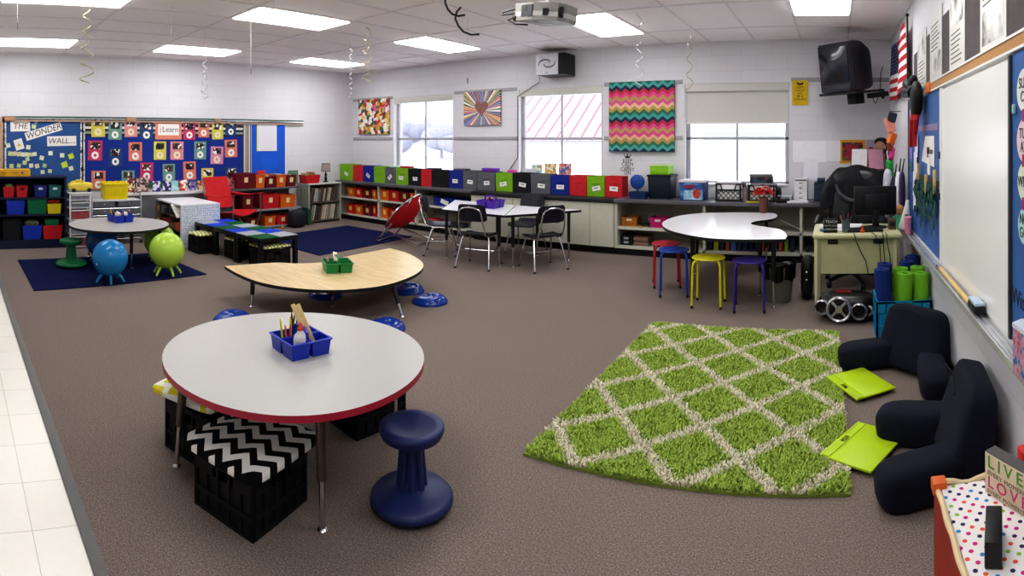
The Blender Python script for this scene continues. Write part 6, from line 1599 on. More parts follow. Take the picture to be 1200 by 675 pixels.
# hanging corner clutter
q = thing('hanging_mobile', 'salmon, orange, magenta and green paper streamer in the corner', 'streamer', (.60, 5.75, 1.6))
MB().cyl((.1, .0, .2), (-.02, 0, .2), .004, seg=6).build('hook', m_black, q)
for k, (c, z, s) in enumerate([('#2a2a3a', .14, .10), ('#d8897a', .06, .15), ('#d8702a', -.08, .12), ('#8a3a2a', -.16, .08), ('#c22a7a', -.24, .12), ('#2fa04a', -.38, .15), ('#3a8a5a', -.48, .08)]):
    MB().box((.01*(-1)**k, .01*k, z), (.09, .05, s), rot=Euler((.2*(-1)**k, .25*(-1)**k, .4*k)), bev=.01).build('paper_fold', M(c, .6), q, smooth=0)
q = thing('hanging_bags', 'grey, white and dark purple bags hanging on hooks in corner', 'bag', (.62, 5.6, 1.0))
for k, (c, dx, dy, z, s) in enumerate([('#b9bcc8', -.05, .2, -.05, (.05, .1, .26)), ('#2a2036', .0, 0, -.1, (.05, .09, .24)), ('#d9d9e2', .03, -.12, -.05, (.04, .07, .25)), ('#3a2a55', .05, -.2, -.0, (.03, .06, .2))]):
    b_ = MB().sup((dx, dy, z), s, .7).build('bag', M(c, .7, noise=.2), q); MB().tube([(dx, dy-.03, z+s[2]*.9), (dx+.02, dy, z+s[2]+.12), (dx, dy+.03, z+s[2]*.9)], .006, 6).build('strap', m_black, b_)
q = thing('paper_bouquet', 'white paper cones with green and pink cups on tray end', 'papers', (.672, 5.2, .6645))
MB().cyl((0, 0, .02), (.02, -.05, .28), .06, .015, seg=14).build('paper_cone', m_paper, q); MB().cyl((-.03, .12, .0), (-.05, .14, .12), .05, .055, seg=16).build('green_cup', M('#4fae86', .5), q)
MB().sup((-.04, .14, .17), (.05, .06, .05), .8).build('tan_ball', M('#b98a5a', .7), q); MB().cyl((0, -.2, 0), (0, -.22, .15), .03, .035, seg=14).build('pink_cup', M('#d88aa4', .5), q)
MB().box((.0, -.12, .08), (.03, .03, .16)).build('marker', M('#2a6a4a', .5), q)

# posters above the rail
PZ = 1.945
plist = [('d', 1069, 1075.5, 2.30), ('w', 1073.5, 1083.5, 2.42), ('d', 1083, 1089, 2.34), ('w', 1088, 1101.5, 2.46), ('d', 1102, 1112.5, 2.36), ('w', 1110.5, 1128, 2.44), ('d', 1127.5, 1149, 2.44), ('w', 1146, 1176, 2.46), ('d', 1176, 1216, 2.46), ('w', 1212, 1250, 2.46)]
m_blkp = M('#5a5353', .85, noise=.12, scale=10)
ncw = {'d': 0, 'w': 0}
def bw_fn(seed):
    def fn(nt, tc):
        mp = nd(nt, 'ShaderNodeMapping'); mp.inputs['Location'].default_value = (seed, seed*2.1, seed*.7); nt.links.new(tc.outputs['Object'], mp.inputs['Vector'])
        n = nd(nt, 'ShaderNodeTexNoise'); n.inputs['Scale'].default_value = 6; n.inputs['Detail'].default_value = 5; nt.links.new(mp.outputs[0], n.inputs['Vector'])
        return ramp(nt, n.outputs['Fac'], [(.35, '#e4e2de'), (.5, '#d9d7d2'), (.62, '#8a8682'), (.72, '#3a3836')], 'LINEAR')
    return nodemat(fn, .45)
for k, (c, x0, x1, z1) in enumerate(plist):
    ya_, yb_ = sorted((rw(x0), rw(x1)))
    if c == 'd':
        o = flat(MB(), 'R', (ya_, yb_, PZ, z1), .003, .001).build('poster', m_blkp, None, smooth=0)
        tag(o, 'dark grey paper poster above the rail, %s dark one from the flag' % ordn[ncw['d']], 'poster', 'dark posters above rail')
    else:
        q = thing('poster', 'white black-and-white printed poster above rail, %s white one from the flag' % ordn[ncw['w']], 'poster', group='white posters above rail')
        flat(MB(), 'R', (ya_, yb_, PZ-.005, z1), .003, .005).build('paper', M('#dcdad5', .5, noise=.03), q, smooth=0)
        flat(MB(), 'R', (ya_+.04, yb_-.04, PZ+(.27 if k % 4 == 1 else .03), PZ+(.44 if k % 4 == 1 else .2)), .001, .008).build('print', bw_fn(k), q, smooth=0)
        g = MB()
        for i in range(7):
            z = (PZ+.23+i*.03) if k % 4 != 1 else (PZ+.04+i*.03); L = (yb_-ya_-.1)*random.Random(i+k).uniform(.6, 1)
            flat(g, 'R', (yb_-.05-L, yb_-.05, z, z+.008), .001, .008)
        g.build('writing', M('#6a6866', .7), q, smooth=0)
    ncw[c] += 1

# flag
q = thing('flag', 'United States flag hung flat on right wall by the corner', 'flag')
fy0, fy1, fz0, fz1 = 6.75, 5.30, 1.98, 2.60      # far edge, near edge
def fx_(u, v): return RX-.045-.025*math.sin(u*9+v*2)-.02*u
def fp_(u, v): return (fx_(u, v), fy0+(fy1-fy0)*u, fz1+(fz0-fz1)*v-.02*math.sin(u*PI)+.03*u)
for k in range(13):
    u0 = .40 if k < 7 else 0
    g = MB().surf(lambda u, v, k=k, u0=u0: fp_(u0+(1-u0)*u, (k+v)/13), 24, 2, .002)
    g.build('red_stripe' if k % 2 == 0 else 'white_stripe', M('#b0182c' if k % 2 == 0 else '#e0dcdc', .8), q, smooth=70)
can = MB().surf(lambda u, v: fp_(u*.40, v*7/13), 12, 6, .002).build('canton', M('#1a2550', .8), q, smooth=70)
g = MB()
for r in range(9):
    for c in range(6 if r % 2 == 0 else 5):
        u = .40*((c+.5 if r % 2 == 0 else c+1)/6); v = 7/13*(r+.5)/9; p = Vector(fp_(u, v))+Vector((-.004, 0, 0))
        vs = []
        for i in range(10):
            a = PI/2+i*PI/5; rd = .016 if i % 2 == 0 else .007; vs.append(g.bm.verts.new(p+Vector((0, -rd*math.cos(a), rd*math.sin(a)))))
        g.bm.faces.new(vs)
o = g.build('stars', m_paper, can, smooth=0); o['kind'] = 'stuff'
MB().cyl((RX-.05, 5.29, 2.0), (RX-.05, 5.31, 2.69), .009, seg=10).build('pole', m_black, q); MB().sphere((RX-.05, 5.31, 2.7), .018, 12).build('finial', m_black, q)

# dark hanging puppet with red legs
q = thing('hanging_puppet', 'black winged puppet with long red legs hanging beside flag', 'puppet', (RX-.09, 4.50, 1.89))
MB().sup((0, -.03, -.06), (.05, .12, .15), .8, rot=Euler((.5, 0, 0))).build('body', m_dark, q)
g = MB()
g.tube([(0, .05, .02), (-.03, .26, .09), (-.04, .42, .14)], [.05, .05, .012], 10); g.tube([(-.02, .05, .0), (-.06, .26, .02), (-.07, .40, .05)], [.045, .04, .01], 10); g.build('wing', m_black, q)
MB().sup((-.01, .10, .08), (.045, .10, .05), .9, rot=Euler((-.5, 0, 0))).build('head', m_dark, q)
for s in (0, 1):
    MB().tube([(-.01+.02*s, .02-.05*s, -.14), (-.03+.02*s, -.04-.05*s, -.22), (-.02+.02*s, .10-.06*s, -.33), (-.02+.02*s, .14-.10*s, -.44)], [.028, .024, .02, .016], 10).build('leg', M('#b01825', .6), q)
MB().cyl((.06, 0, .03), (.06, 0, .0), .005, seg=6).build('hook', m_black, q)

# =====================================================================  teacher corner
DY, DZ = 4.85, .69
m_desk = M('#c6c49a', .4, noise=.04)
t = thing('teacher_desk', 'olive-cream metal teacher desk with rounded top', 'desk', (0, 0, 0))
MB().box((.215, (DY+5.45)/2, DZ-.022), (.78, .62, .045), bev=.018, seg=3).build('desktop', m_desk, t)
MB().box((.225, DY+.06, (DZ-.045+.335)/2), (.66, .02, DZ-.045-.335)).build('front_panel', M('#bab88f', .45), t, smooth=0)
for x in (-.135, .555):
    for y in (DY+.045, 5.38): MB().cyl((x, y, 0), (x, y, DZ-.045), .022, .03, seg=4).build('leg', m_desk, t, smooth=0)
for x in (.0, .40): MB().box((x, DY+.047, DZ-.075), (.09, .012, .04), bev=.003).build('cable_slot', m_black, t)
MB().box((.21, DY+.35, DZ-.085), (.64, .5, .08)).build('drawer_frame', M('#a8a67e', .5), t, smooth=0)
def deskp(x, y, z=DZ): return FP(x, y, z)
# sign
sx_, sy_ = deskp(973, 273.5)
q = thing('desk_sign', 'small black sign reading I TEACH on the teacher desk', 'sign', (sx_, sy_+.03, DZ+.001), .05)
MB().box((0, .01, .062), (.125, .03, .124), bev=.003).build('block', m_black, q)
for s, z, sz in (('I TEACH', .096, .033), ("WHAT'S YOUR", .062, .02), ('SUPERPOWER', .03, .021)): text(s, sz, (0, -.0062, z), RB, M('#d8d8d4', .6), q, ext=.0005)
px_, py_ = deskp(991.5, 273)
q = thing('pencil_cup', 'clear cup of coloured pens on the teacher desk', 'cup', (px_, py_+.04, DZ+.001))
MB().lathe([(0, 0), (.034, 0), (.038, .11), (.035, .11), (.031, .006), (0, .006)], seg=24).build('cup', M('#5a6468', .2, noise=.2, spec=.7), q)
for k, c in enumerate(['#1f6a5a', '#c2502a', '#2a2a30', '#d8702a', '#2a4a8a', '#7a2a2a']):
    a = k*PI/3; b = Vector((px_+.014*math.cos(a), py_+.04+.014*math.sin(a), DZ+.008))
    tag(MB().cyl(b, b+Vector((.035*math.cos(a), .03*math.sin(a), .14+.012*(k % 3))), .0045, seg=8).build('pen', M(c, .4)), '%s pen in the clear cup on teacher desk' % ['teal', 'rust', 'black', 'orange', 'blue', 'maroon'][k], 'pen', 'pens in desk cup')
ox_, oy_ = deskp(1011, 273)
q = thing('hand_bell', 'small orange cone-shaped bell on the desk front edge', 'bell', (ox_, oy_+.03, DZ+.001)); MB().lathe([(0, 0), (.02, 0), (.022, .012), (.011, .03), (.008, .045), (.011, .052), (0, .06)], seg=18).build('body', M('#cf4f1c', .4), q)
tag(MB().box((.28, 5.02, DZ+.01), (.32, .18, .018), bev=.004, rz=.1).build('keyboard', m_black), 'black keyboard on the teacher desk', 'keyboard')
for k, (x, y, w_, l_, r_) in enumerate([(.10, 5.12, .2, .26, .2), (.17, 5.28, .2, .2, -.15), (-.02, 5.2, .2, .2, .05)]):
    tag(MB().box((x, y, DZ+.006+.004*k), (w_, l_, .008), rz=r_).build('paper_pile', M('#d8d8da', .8)), 'white paper pile on teacher desk, %s' % ['behind the pen cup', 'in front of the monitor', 'behind the black sign'][k], 'papers')
tag(MB().sup((.02-.1, 5.0, DZ+.012), (.04, .05, .012), .8).build('mouse', M('#2f5a9a', .4)), 'blue oval object beside the I TEACH sign', 'mouse')
q = thing('monitor', 'black flat monitor seen from behind on teacher desk', 'monitor', (.395, 5.2, DZ+.001), .12)
MB().lathe([(0, 0), (.11, 0), (.11, .012), (.03, .02), (.03, .03), (0, .03)], seg=28, sy=.8).build('base', m_black, q); MB().box((0, -.02, .1), (.06, .03, .18), bev=.006).build('neck', m_black, q)
MB().box((0, .0, .25), (.40, .035, .27), bev=.01).build('screen_back', M('#111114', .4), q); MB().box((0, -.025, .24), (.2, .03, .15), bev=.012).build('back_bulge', M('#17171b', .45), q)
q = thing('box_speaker', 'brown-grey small desk speaker at right end of the desk', 'speaker', (.54, 5.1, DZ+.001)); MB().box((0, 0, .05), (.07, .08, .1), bev=.008).build('case', M('#5a4f42', .5), q); MB().cyl((0, -.041, .05), (0, -.045, .05), .025, seg=18).build('cone', m_dark, q)
for k, pts in enumerate([[(.18, DY+.0, DZ+.009), (.19, DY-.023, DZ-.01), (.2, DY-.023, DZ-.055), (.24, DY+.03, DZ-.15), (.29, DY+.035, DZ-.25), (.31, DY+.03, DZ-.37)], [(.34, DY+.02, DZ+.009), (.37, DY-.023, DZ-.01), (.375, DY-.023, DZ-.055), (.41, DY+.03, DZ-.1), (.42, DY+.035, DZ-.3), (.41, DY+.04, .02)], [(.43, DY+.02, DZ+.009), (.435, DY-.023, DZ-.01), (.435, DY-.023, DZ-.055), (.45, DY+.03, DZ-.2), (.47, DY+.035, DZ-.4), (.46, DY+.04, .02)], [(.46, DY+.02, DZ+.009), (.465, DY-.023, DZ-.01), (.465, DY-.023, DZ-.055), (.50, DY+.03, DZ-.2), (.50, DY+.03, DZ-.4), (.50, DY+.04, .02)]]):
    tag(MB().tube(pts, .004, 6).build('cable', m_black), 'black cable hanging down the desk front, %s from left' % ordn[k], 'cable', 'desk cables')
# office chair with jacket
t = thing('office_chair', 'big black padded office chair behind the teacher desk', 'chair', (.21, 5.95, 0), -.25)
MB().sup((0, .16, .83), (.30, .09, .36), .55, rot=Euler((-.12, 0, 0))).build('backrest', M('#17171a', .35, noise=.1), t)
for s in (-1, 1): MB().sup((s*.13, .07, .78), (.10, .03, .2), .7, rot=Euler((-.1, 0, 0))).build('back_pad', M('#25262a', .3, noise=.1), t)
MB().sup((0, -.1, .46), (.28, .27, .075), .5).build('seat', M('#1a1a1d', .4), t)
for s in (-1, 1):
    a_ = MB().tube([(s*.31, .14, .5), (s*.34, .1, .66), (s*.33, -.12, .69), (s*.33, -.24, .64), (s*.30, -.22, .48)], [.025, .03, .035, .03, .025], 10).build('armrest', M('#222226', .35), t)
MB().cyl((0, -.05, .1), (0, -.05, .4), .03, seg=14).build('column', m_black, t)
for k in range(5):
    a = k*2*PI/5+.3; l = MB().tube([(0, -.05, .12), (.15*math.cos(a), -.05+.15*math.sin(a), .11), (.3*math.cos(a), -.05+.3*math.sin(a), .07)], [.03, .025, .018], 8).build('base_arm', m_black, t)
    MB().cyl((.3*math.cos(a)-.02, -.05+.3*math.sin(a), .03), (.3*math.cos(a)+.02, -.05+.3*math.sin(a), .03), .03, seg=14).build('caster', m_black, l)
q = thing('jacket', 'black jacket draped over the top of office chair', 'jacket', (.21, 5.95, 0), -.25)
def jk(u, v):
    a = (u-.5)*2; w_ = .345*(1+.12*v)
    x = math.copysign(abs(a)**.8, a)*w_
    top = 1.215-.20*abs(a)**2.4
    fr = (v-.35)
    y = .20+(-.10 if fr > 0 else .12)*min(1, abs(fr)*4)-.02*math.sin(u*17)
    z = top-(abs(fr)*.55 if fr > 0 else abs(fr)*1.2)+.012*math.sin(u*23+v*7)
    y -= .06*max(0, fr)
    return (x, y, z)
MB().surf(jk, 36, 20, .012).build('body', M('#101116', .85, noise=.2, scale=8, bump=.3), q, smooth=70)
MB().tube([(-.20, .08, 1.02), (-.16, .05, .93), (-.06, .04, .86), (.06, .04, .84), (.14, .05, .86)], [.02, .028, .03, .028, .02], 10).build('sleeve', M('#34353b', .5), q)
q = thing('backpack', 'black bag with silver studs on floor left of teacher desk', 'bag', (-.245, 5.35, 0)); MB().sup((0, 0, .2), (.06, .14, .2), .55).build('body', m_dark, q)
for z in (.2, .27): MB().sphere((0, -.135, z), .014, 12).build('stud', m_chrome, q)
# trash can
tx_, ty_ = FP(906, 357)
t = thing('trash_can', 'black-lined grey translucent trash can right of the purple stool', 'trash can', (tx_+.035, ty_+.13, 0))
MB().lathe([(0, 0), (.115, 0), (.12, .01), (.15, .33), (.143, .33), (.112, .015), (0, .015)], seg=32, sy=.85).build('bin', M('#68675a', .35, noise=.1), t)
g = MB(); nseg = 40
def lin_(u, v):
    a = u*2*PI; r = .155+.008*math.sin(a*7)+.006*math.sin(a*13)
    z = .36-.15*v+.012*math.sin(a*5); rr_ = r-(.01*v)
    return (rr_*math.cos(a), rr_*.87*math.sin(a), z)
g.surf(lin_, nseg, 6, .003); g.build('liner', M('#08080a', .25, noise=.1), t, smooth=70)
MB().sup((.09, -.06, .35), (.06, .05, .03), .8).build('liner_knot', M('#0c0c0f', .2), t)

# boombox
bx_, by_ = FP(986, 378)
t = thing('boombox', 'black boombox with silver rings on floor before the desk', 'boombox', (bx_+.02, by_+.12, 0), -.12); t.scale = (1.06,)*3
MB().sup((.03, 0, .105), (.23, .14, .105), .6).build('body', M('#111114', .35), t)
m_sil = M('#b9b9bd', .25, metal=.7)
def ring(c, r, w_, nm, tilt=0, par=t):
    o = MB().lathe([(r-w_, 0), (r-w_, .02), (r-w_*.5, .03), (r, .02), (r, 0)], seg=36).build(nm, m_sil, par, loc=c, rot=(PI/2+tilt, 0, 0)); return o
for x, r, z in ((-.155, .06, .12), (.135, .066, .095)):
    ring((x, -.13, z), r, .015, 'speaker_ring'); MB().lathe([(0, -.01), (.02, -.012), (r-.012, .004), (r-.01, 0), (0, -.02)], seg=30).build('speaker_cone', M('#2a1416', .6), t, loc=(x, -.13, z), rot=(PI/2, 0, 0))
r_ = ring((-.02, -.15, .115), .10, .022, 'control_ring')
g = MB()
for a in (PI/4, 3*PI/4): g.box((-.02, -.162, .115), (.19, .016, .022), rot=Euler((0, a, 0)), bev=.004)
g.build('cross_bar', m_sil, t)
MB().cyl((-.02, -.15, .115), (-.02, -.175, .115), .026, seg=24).build('display', M('#a9a4a0', .3, metal=.6), t)
for a in range(4):
    aa = a*PI/2; MB().cyl((-.02+.062*math.cos(aa), -.148, .115+.062*math.sin(aa)), (-.02+.062*math.cos(aa), -.155, .115+.062*math.sin(aa)), .024, seg=18).build('port', M('#2a1214', .6), t)
MB().tube([(.19, -.10, .14), (.23, -.12, .12), (.24, -.12, .09), (.21, -.11, .06)], .011, 8).build('handle', m_sil, t)
MB().box((.0, .0, .213), (.12, .06, .012), bev=.003).build('top_panel', M('#8a1a22', .35), t)

# yoga mats in a turquoise crate
cx_, cy_ = .535, 4.36
o = crate_mb(.42, .36, .29, .013, 6).build('milk_crate', M('#1286b0', .4), None, (cx_, cy_, 0), smooth=0); tag(o, 'turquoise plastic crate holding the rolled mats', 'crate')
def mat(label, col, base, top, r, group):
    b, tp = Vector(base), Vector(top); d = tp-b; L = d.length
    g = MB(); n = 90; turns = 3.2; th = r*.13
    ring_ = []
    for k in range(n+1):
        a = turns*2*PI*k/n; rad = r-(r*.62)*(k/n)
        ring_.append((rad*math.cos(a), rad*math.sin(a), rad))
    for k in range(n):
        (xa, ya_, ra_), (xb, yb_, rb2) = ring_[k], ring_[k+1]
        ia = (xa*(1-th/ra_), ya_*(1-th/ra_)); ib = (xb*(1-th/rb2), yb_*(1-th/rb2))
        v = [g.bm.verts.new(p) for p in ((xa, ya_, 0), (xb, yb_, 0), (xb, yb_, L), (xa, ya_, L), (*ia, 0), (*ib, 0), (*ib, L), (*ia, L))]
        for f in ((0, 1, 2, 3), (5, 4, 7, 6), (3, 2, 6, 7), (1, 0, 4, 5)): g.bm.faces.new([v[i] for i in f])
    bmesh.ops.remove_doubles(g.bm, verts=g.bm.verts[:], dist=1e-5)
    o = g.build('yoga_mat', M(col, .7, noise=.06, bump=.1), None, b, smooth=50); o.rotation_euler = d.to_track_quat('Z', 'Y').to_euler()
    return tag(o, label, 'yoga mat', group)
G_, B_ = '#74b526', '#0f2f74'
mat('lime green rolled mat, front left of the four', G_, (.54, 4.43, .014), (.535, 4.43, .485), .066, 'green yoga mats')
mat('lime green rolled mat, front centre, nearest of the four', G_, (.545, 4.29, .014), (.558, 4.28, .48), .068, 'green yoga mats')
mat('lime green rolled mat at back by the wall', G_, (.672, 4.43, .014), (.68, 4.43, .49), .066, 'green yoga mats')
mat('lime green rolled mat at right front by the wall', G_, (.678, 4.29, .014), (.688, 4.285, .475), .066, 'green yoga mats')
mat('dark blue rolled mat leaning left, in front of the other', B_, (.407, 4.285, .014), (.372, 4.285, .515), .066, 'blue yoga mats')
mat('dark blue rolled mat leaning left, behind its twin', B_, (.408, 4.43, .014), (.415, 4.43, .525), .066, 'blue yoga mats')
mat('dark blue rolled mat behind the green mats, left one', B_, (.62, 4.68, .001), (.62, 4.68, .485), .065, 'blue yoga mats')
mat('dark blue rolled mat behind the green mats, by the wall', B_, (.69, 4.83, .001), (.69, 4.83, .5), .065, 'blue yoga mats')

# reading pillows
m_den = M('#0a0e22', .9, noise=.2, scale=10, bump=.25, bscale=300)
def reading_pillow(label, loc, rz, splay, lean=.25, sc_=1.0):
    """local -y is the way it faces"""
    t = thing('reading_pillow', label, 'pillow', (*loc, 0), rz, 'navy reading pillows with arms'); t.scale = (sc_,)*3
    def fn(p):
        k = (p.z+.2)/.4
        return Vector((p.x*(1.06-.17*max(0, k)), p.y*(1.15-.5*k), p.z))
    MB().sup((0, .05, .205), (.245, .10, .20), .34, rot=Euler((-lean, 0, 0)), fn=fn, seg=40).build('backrest', m_den, t, smooth=75)
    for s in (-1, 1):
        a = math.atan2(-math.cos(splay), s*math.sin(splay))
        d = Vector((math.cos(a), math.sin(a), 0)); c = Vector((s*.17, -.02, .088))+d*.14
        MB().sup(c, (.20, .088, .088), .55, rot=Euler((0, .08, a)), seg=32).build('arm', m_den, t, smooth=75)
    MB().tube([(-.16, -.06+.03, .385), (0, -.045+.03, .4), (.16, -.06+.03, .385)], .004, 6).build('seam', M('#0a0e22', .9), t)
    return t
reading_pillow('navy armed reading pillow in front of the green mats', (.505, 3.60), -.8, .72, .2)
reading_pillow('navy armed reading pillow nearest the camera against whiteboard wall', (.565, 2.52), -1.66, .28, .22, 1.06)

# lap desks
def lapdesk(label, c, long_dir, z=.022):
    a = math.atan2(long_dir[1], long_dir[0])
    t = thing('lap_desk', label, 'lap desk', (c[0], c[1], 0), a, 'lime lap desks')
    m = M('#b6d31a', .4, noise=.03)
    L, W_ = .36, .275
    g = MB(); sl = .03; y_e = W_/2-.03
    g.box((0, -.0225, z+.006), (L, W_-.045, .012), bev=.003); g.box((0, W_/2-.0085, z+.006), (L, .017, .012), bev=.003)
    for s in (-1, 1): g.box((s*(L/4+.0125), W_/2-.031, z+.006), (L/2-.035, .030, .012))
    g.build('board', m, t); MB().box((0, W_/2-.031, z+.001), (.05, .03, .003)).build('handle_slot', m_dark, t, smooth=0)
    MB().box((0, W_/2-.05, z+.0135), (L*.96, .004, .004)).build('pencil_ledge', m, t, smooth=0)
    MB().box((0, -.01, z/2), (L*.85, W_*.75, z), bev=.008).build('cushion', m_dark, t)
    return t
lapdesk('lime green lap desk before the far reading pillow', (.165, 3.40), (-.5, .87))
lapdesk('lime green lap desk before the near reading pillow', (.15, 2.70), (.54, .84))

# polka-dot topped stand at bottom right
ZT = .5
t = thing('book_cart', 'red-sided stand with polka dot cloth top at bottom right', 'stand', (0, 0, 0))
X1, X2, YA, YB = .30, .745, .95, 1.60
def dot_fn(nt, tc):
    sp = nd(nt, 'ShaderNodeSeparateXYZ'); nt.links.new(tc.outputs['Object'], sp.inputs[0])
    mp = nd(nt, 'ShaderNodeMapping'); mp.inputs['Rotation'].default_value = (0, 0, .6); mp.inputs['Scale'].default_value = (36, 36, 1); nt.links.new(tc.outputs['Object'], mp.inputs['Vector'])
    v = nd(nt, 'ShaderNodeTexVoronoi'); v.voronoi_dimensions = '2D'; v.inputs['Scale'].default_value = 1; v.inputs['Randomness'].default_value = 0.12; nt.links.new(mp.outputs[0], v.inputs['Vector'])
    s = nd(nt, 'ShaderNodeSeparateXYZ'); nt.links.new(v.outputs['Color'], s.inputs[0])
    c = ramp(nt, s.outputs[0], [(0, '#c4187a'), (.25, '#e0563a'), (.42, '#2a86c8'), (.62, '#8ab84a'), (.78, '#2a1f55')])
    return mix(nt, mth(nt, 'LESS_THAN', v.outputs['Distance'], .23), '#e8e2de', c)
MB().box(((X1+X2)/2, (YA+YB)/2, ZT-.008), (X2-X1-.02, YB-YA-.02, .016)).build('cloth_top', nodemat(dot_fn, .8), t, smooth=0)
m_rs = M('#9a2a1c', .55, noise=.15, scale=10)
for x in (X1, X2): MB().box((x, (YA+YB)/2, (ZT-.01)/2+.005), (.016, YB-YA, ZT-.01)).build('side_panel', m_rs, t, smooth=0)
for y in (YA, YB): MB().box(((X1+X2)/2, y, (ZT-.01)/2+.005), (X2-X1, .016, ZT-.01)).build('end_panel', m_rs, t, smooth=0)
g = MB()
P = [(X1, YA+(YB-YA)*i/24, ZT+.006*math.sin(i*1.3)) for i in range(25)]; g.tube(P, .009, 8)
P = [(X1+(X2-X1)*i/18, YB, ZT+.007*math.sin(i*1.3)) for i in range(19)]; g.tube(P, .009, 8)
g.build('scalloped_trim', M('#d8c39a', .7), t)
MB().box((X1+.006, YB-.004, ZT), (.042, .042, .035), bev=.004).build('corner_cap', M('#d8662a', .5), t)
# LIVE LOVE block
p0_, p1_ = Vector((.425, 1.535)), Vector((.53, 1.33)); dv_ = (p1_-p0_).normalized(); an_ = math.atan2(dv_.y, dv_.x)
Lb = .30; cS = p0_+dv_*Lb/2
q = thing('word_block', 'cream wooden block reading LIVE LOVE in green and pink letters', 'sign', (cS.x, cS.y, ZT+.001), an_)
MB().box((0, .022, .058), (Lb, .04, .116), bev=.003).build('block', M('#cfc0a4', .7, noise=.12, scale=20), q)
MB().box((0, .022, .1165), (Lb-.004, .038, .003)).build('top_edge', M('#5f5a58', .6), q, smooth=0)
for s, z, sz, c in (('LIVE', .092, .048, '#4f8a2a'), ('EVERY MOMENT', .062, .017, '#8a7a6a'), ('LOVE', .036, .044, '#cf2a7a'), ('EVERY MOMENT', .011, .016, '#8a7a6a')):
    text(s, sz, (-Lb/2+.012, .0012, z), RB, M(c, .6), q, ext=.0006, align='LEFT', sx=1.15, space=1.45 if len(s) == 4 else 1.1)
q = thing('red_case', 'bright red case behind the LIVE LOVE block', 'case', (.60, 1.56, ZT+.001), 0)
MB().box((0, 0, .045), (.12, .05, .09), bev=.006).build('case', M('#c8202a', .5), q)
MB().box((0, 0, .098), (.05, .02, .014), bev=.003).build('handle', M('#a81820', .5), q)
# black block
bx2, by2 = FP(1168, 668, ZT)
q = thing('black_block', 'black rectangular wooden block standing on polka dot cloth', 'block', (bx2+.012, by2+.065, ZT+.001), -.30)
MB().box((0, 0, .032), (.042, .135, .064), bev=.004).build('block', M('#131315', .45, noise=.2), q)

# =====================================================================  projector and hanging decorations
R_ = 4.25; pc_ = DP(638, 16, R_)
t = thing('projector', 'silver-grey ceiling projector with dark vents', 'projector', (pc_.x, pc_.y, pc_.z), rot=(0, .13, -.52+.25))
# local +x to the right in view, -y toward the camera
m_pj = M('#918e88', .4, noise=.04); m_pj2 = M('#c4c2be', .4)
poly = [(-.20, -.12), (.02, -.14), (.2, -.06), (.21, .02), (.17, .18), (-.20, .18)]
MB().prism(poly, -.065, .065).build('body', m_pj, t, smooth=0)
MB().prism([(x*1.01, y*1.01) for x, y in poly], -.035, .0).build('band', m_pj2, t, smooth=0)
for k in range(2):
    v_ = MB().box((-.075+.075*k, -.135-.006*k, .005), (.062, .012, .085)).build('vent', M('#3a3a3a', .5), t, smooth=0)
    v_.rotation_euler = (0, 0, -.09)
MB().box((.115, -.103, -.005), (.04, .012, .05), rz=.42).build('port', m_dark, t, smooth=0)
MB().box((.16, -.085, .01), (.03, .006, .012), rz=.42).build('badge', m_grayp, t, smooth=0)
MB().cyl((.205, -.04, 0), (.222, -.03, 0), .04, seg=24).build('lens', m_dark, t)
MB().sphere((-.20, -.11, -.045), .026, 14).build('foot', m_black, t)
MB().tube([(-.05, -.05, -.07), (.05, -.06, -.085), (.12, -.02, -.08)], .006, 6).build('lower_bracket', m_white, t)
MB().cyl((0, .03, .06), (0, .03, CZ-pc_.z-.005), .022, seg=14).build('ceiling_pole', m_pj2, t); MB().box((0, .03, .075), (.16, .14, .02), bev=.004).build('mount_plate', m_pj2, t); MB().lathe([(0, 0), (.07, 0), (.07, .012), (0, .012)], (0, .03, CZ-pc_.z-.02), 24).build('ceiling_plate', m_pj2, t)
P = [pc_+Vector(v) for v in ((-.14, .22, .06), (-.28, .12, .05), (-.33, .0, -.01), (-.25, -.02, -.055), (-.17, .04, -.06))]
tag(MB().tube([P[0]]+P[1:], .007, 8).build('cable', m_black), 'black cable loop at the left of the projector', 'cable', 'projector cables')
P = [pc_+Vector(v) for v in ((-.10, .2, .10), (-.22, .05, .09), (-.34, -.08, .03), (-.30, -.13, .0), (-.20, -.04, .02))]
tag(MB().tube(P, .006, 8).build('cable', m_black), 'second thin black cable crossing left of the projector', 'cable', 'projector cables')

m_foil = M('#b5ac86', .3, metal=.85, noise=.3, scale=40); m_foil2 = M('#d9d9dc', .2, metal=.8, noise=.3, scale=40); m_str = M('#d8d2d0', .5)
def hanging(label, x, ytop, ybot, r, kind, rpx=5, turns=5, mat_=None):
    a, b = DP(x, ytop, r), DP(x, ybot, r)
    t = thing('hanging_swirl' if kind != 'stick' else 'hanging_string', label, 'hanging decoration', (a.x, a.y, CZ-.008))
    zt_, zb = a.z-CZ+.008, b.z-CZ+.008
    MB().cyl((0, 0, zt_ if kind == 'swirl' else zb+.05), (0, 0, 0), .0018, seg=5).build('string', m_str, t)
    if kind == 'swirl':
        rad = rpx*r/FPX; n = int(turns*20)
        P = [(rad*math.cos(k*2*PI/20)*(.45+.55*k/n), rad*math.sin(k*2*PI/20)*(.45+.55*k/n), zt_+(zb-zt_)*k/n) for k in range(n+1)]
        g = MB()
        w_ = .010 if r < 6 else .012
        def sf(u, v):
            i = u*n; k = min(int(i), n-1); p = Vector(P[k]).lerp(Vector(P[k+1]), i-k); return p+Vector((0, 0, (v-.5)*w_))
        g.surf(sf, n, 1, .001); g.build('swirl', mat_ or m_foil, t, smooth=60)
    else:
        MB().box((0, 0, zb+.03), (.012, .006, .06), bev=.002).build('clip', M('#6a625a', .6), t)
hanging('gold foil swirl hanging before left wall, longest at left', 102, 5, 98, 5.2, 'swirl', 9, 5)
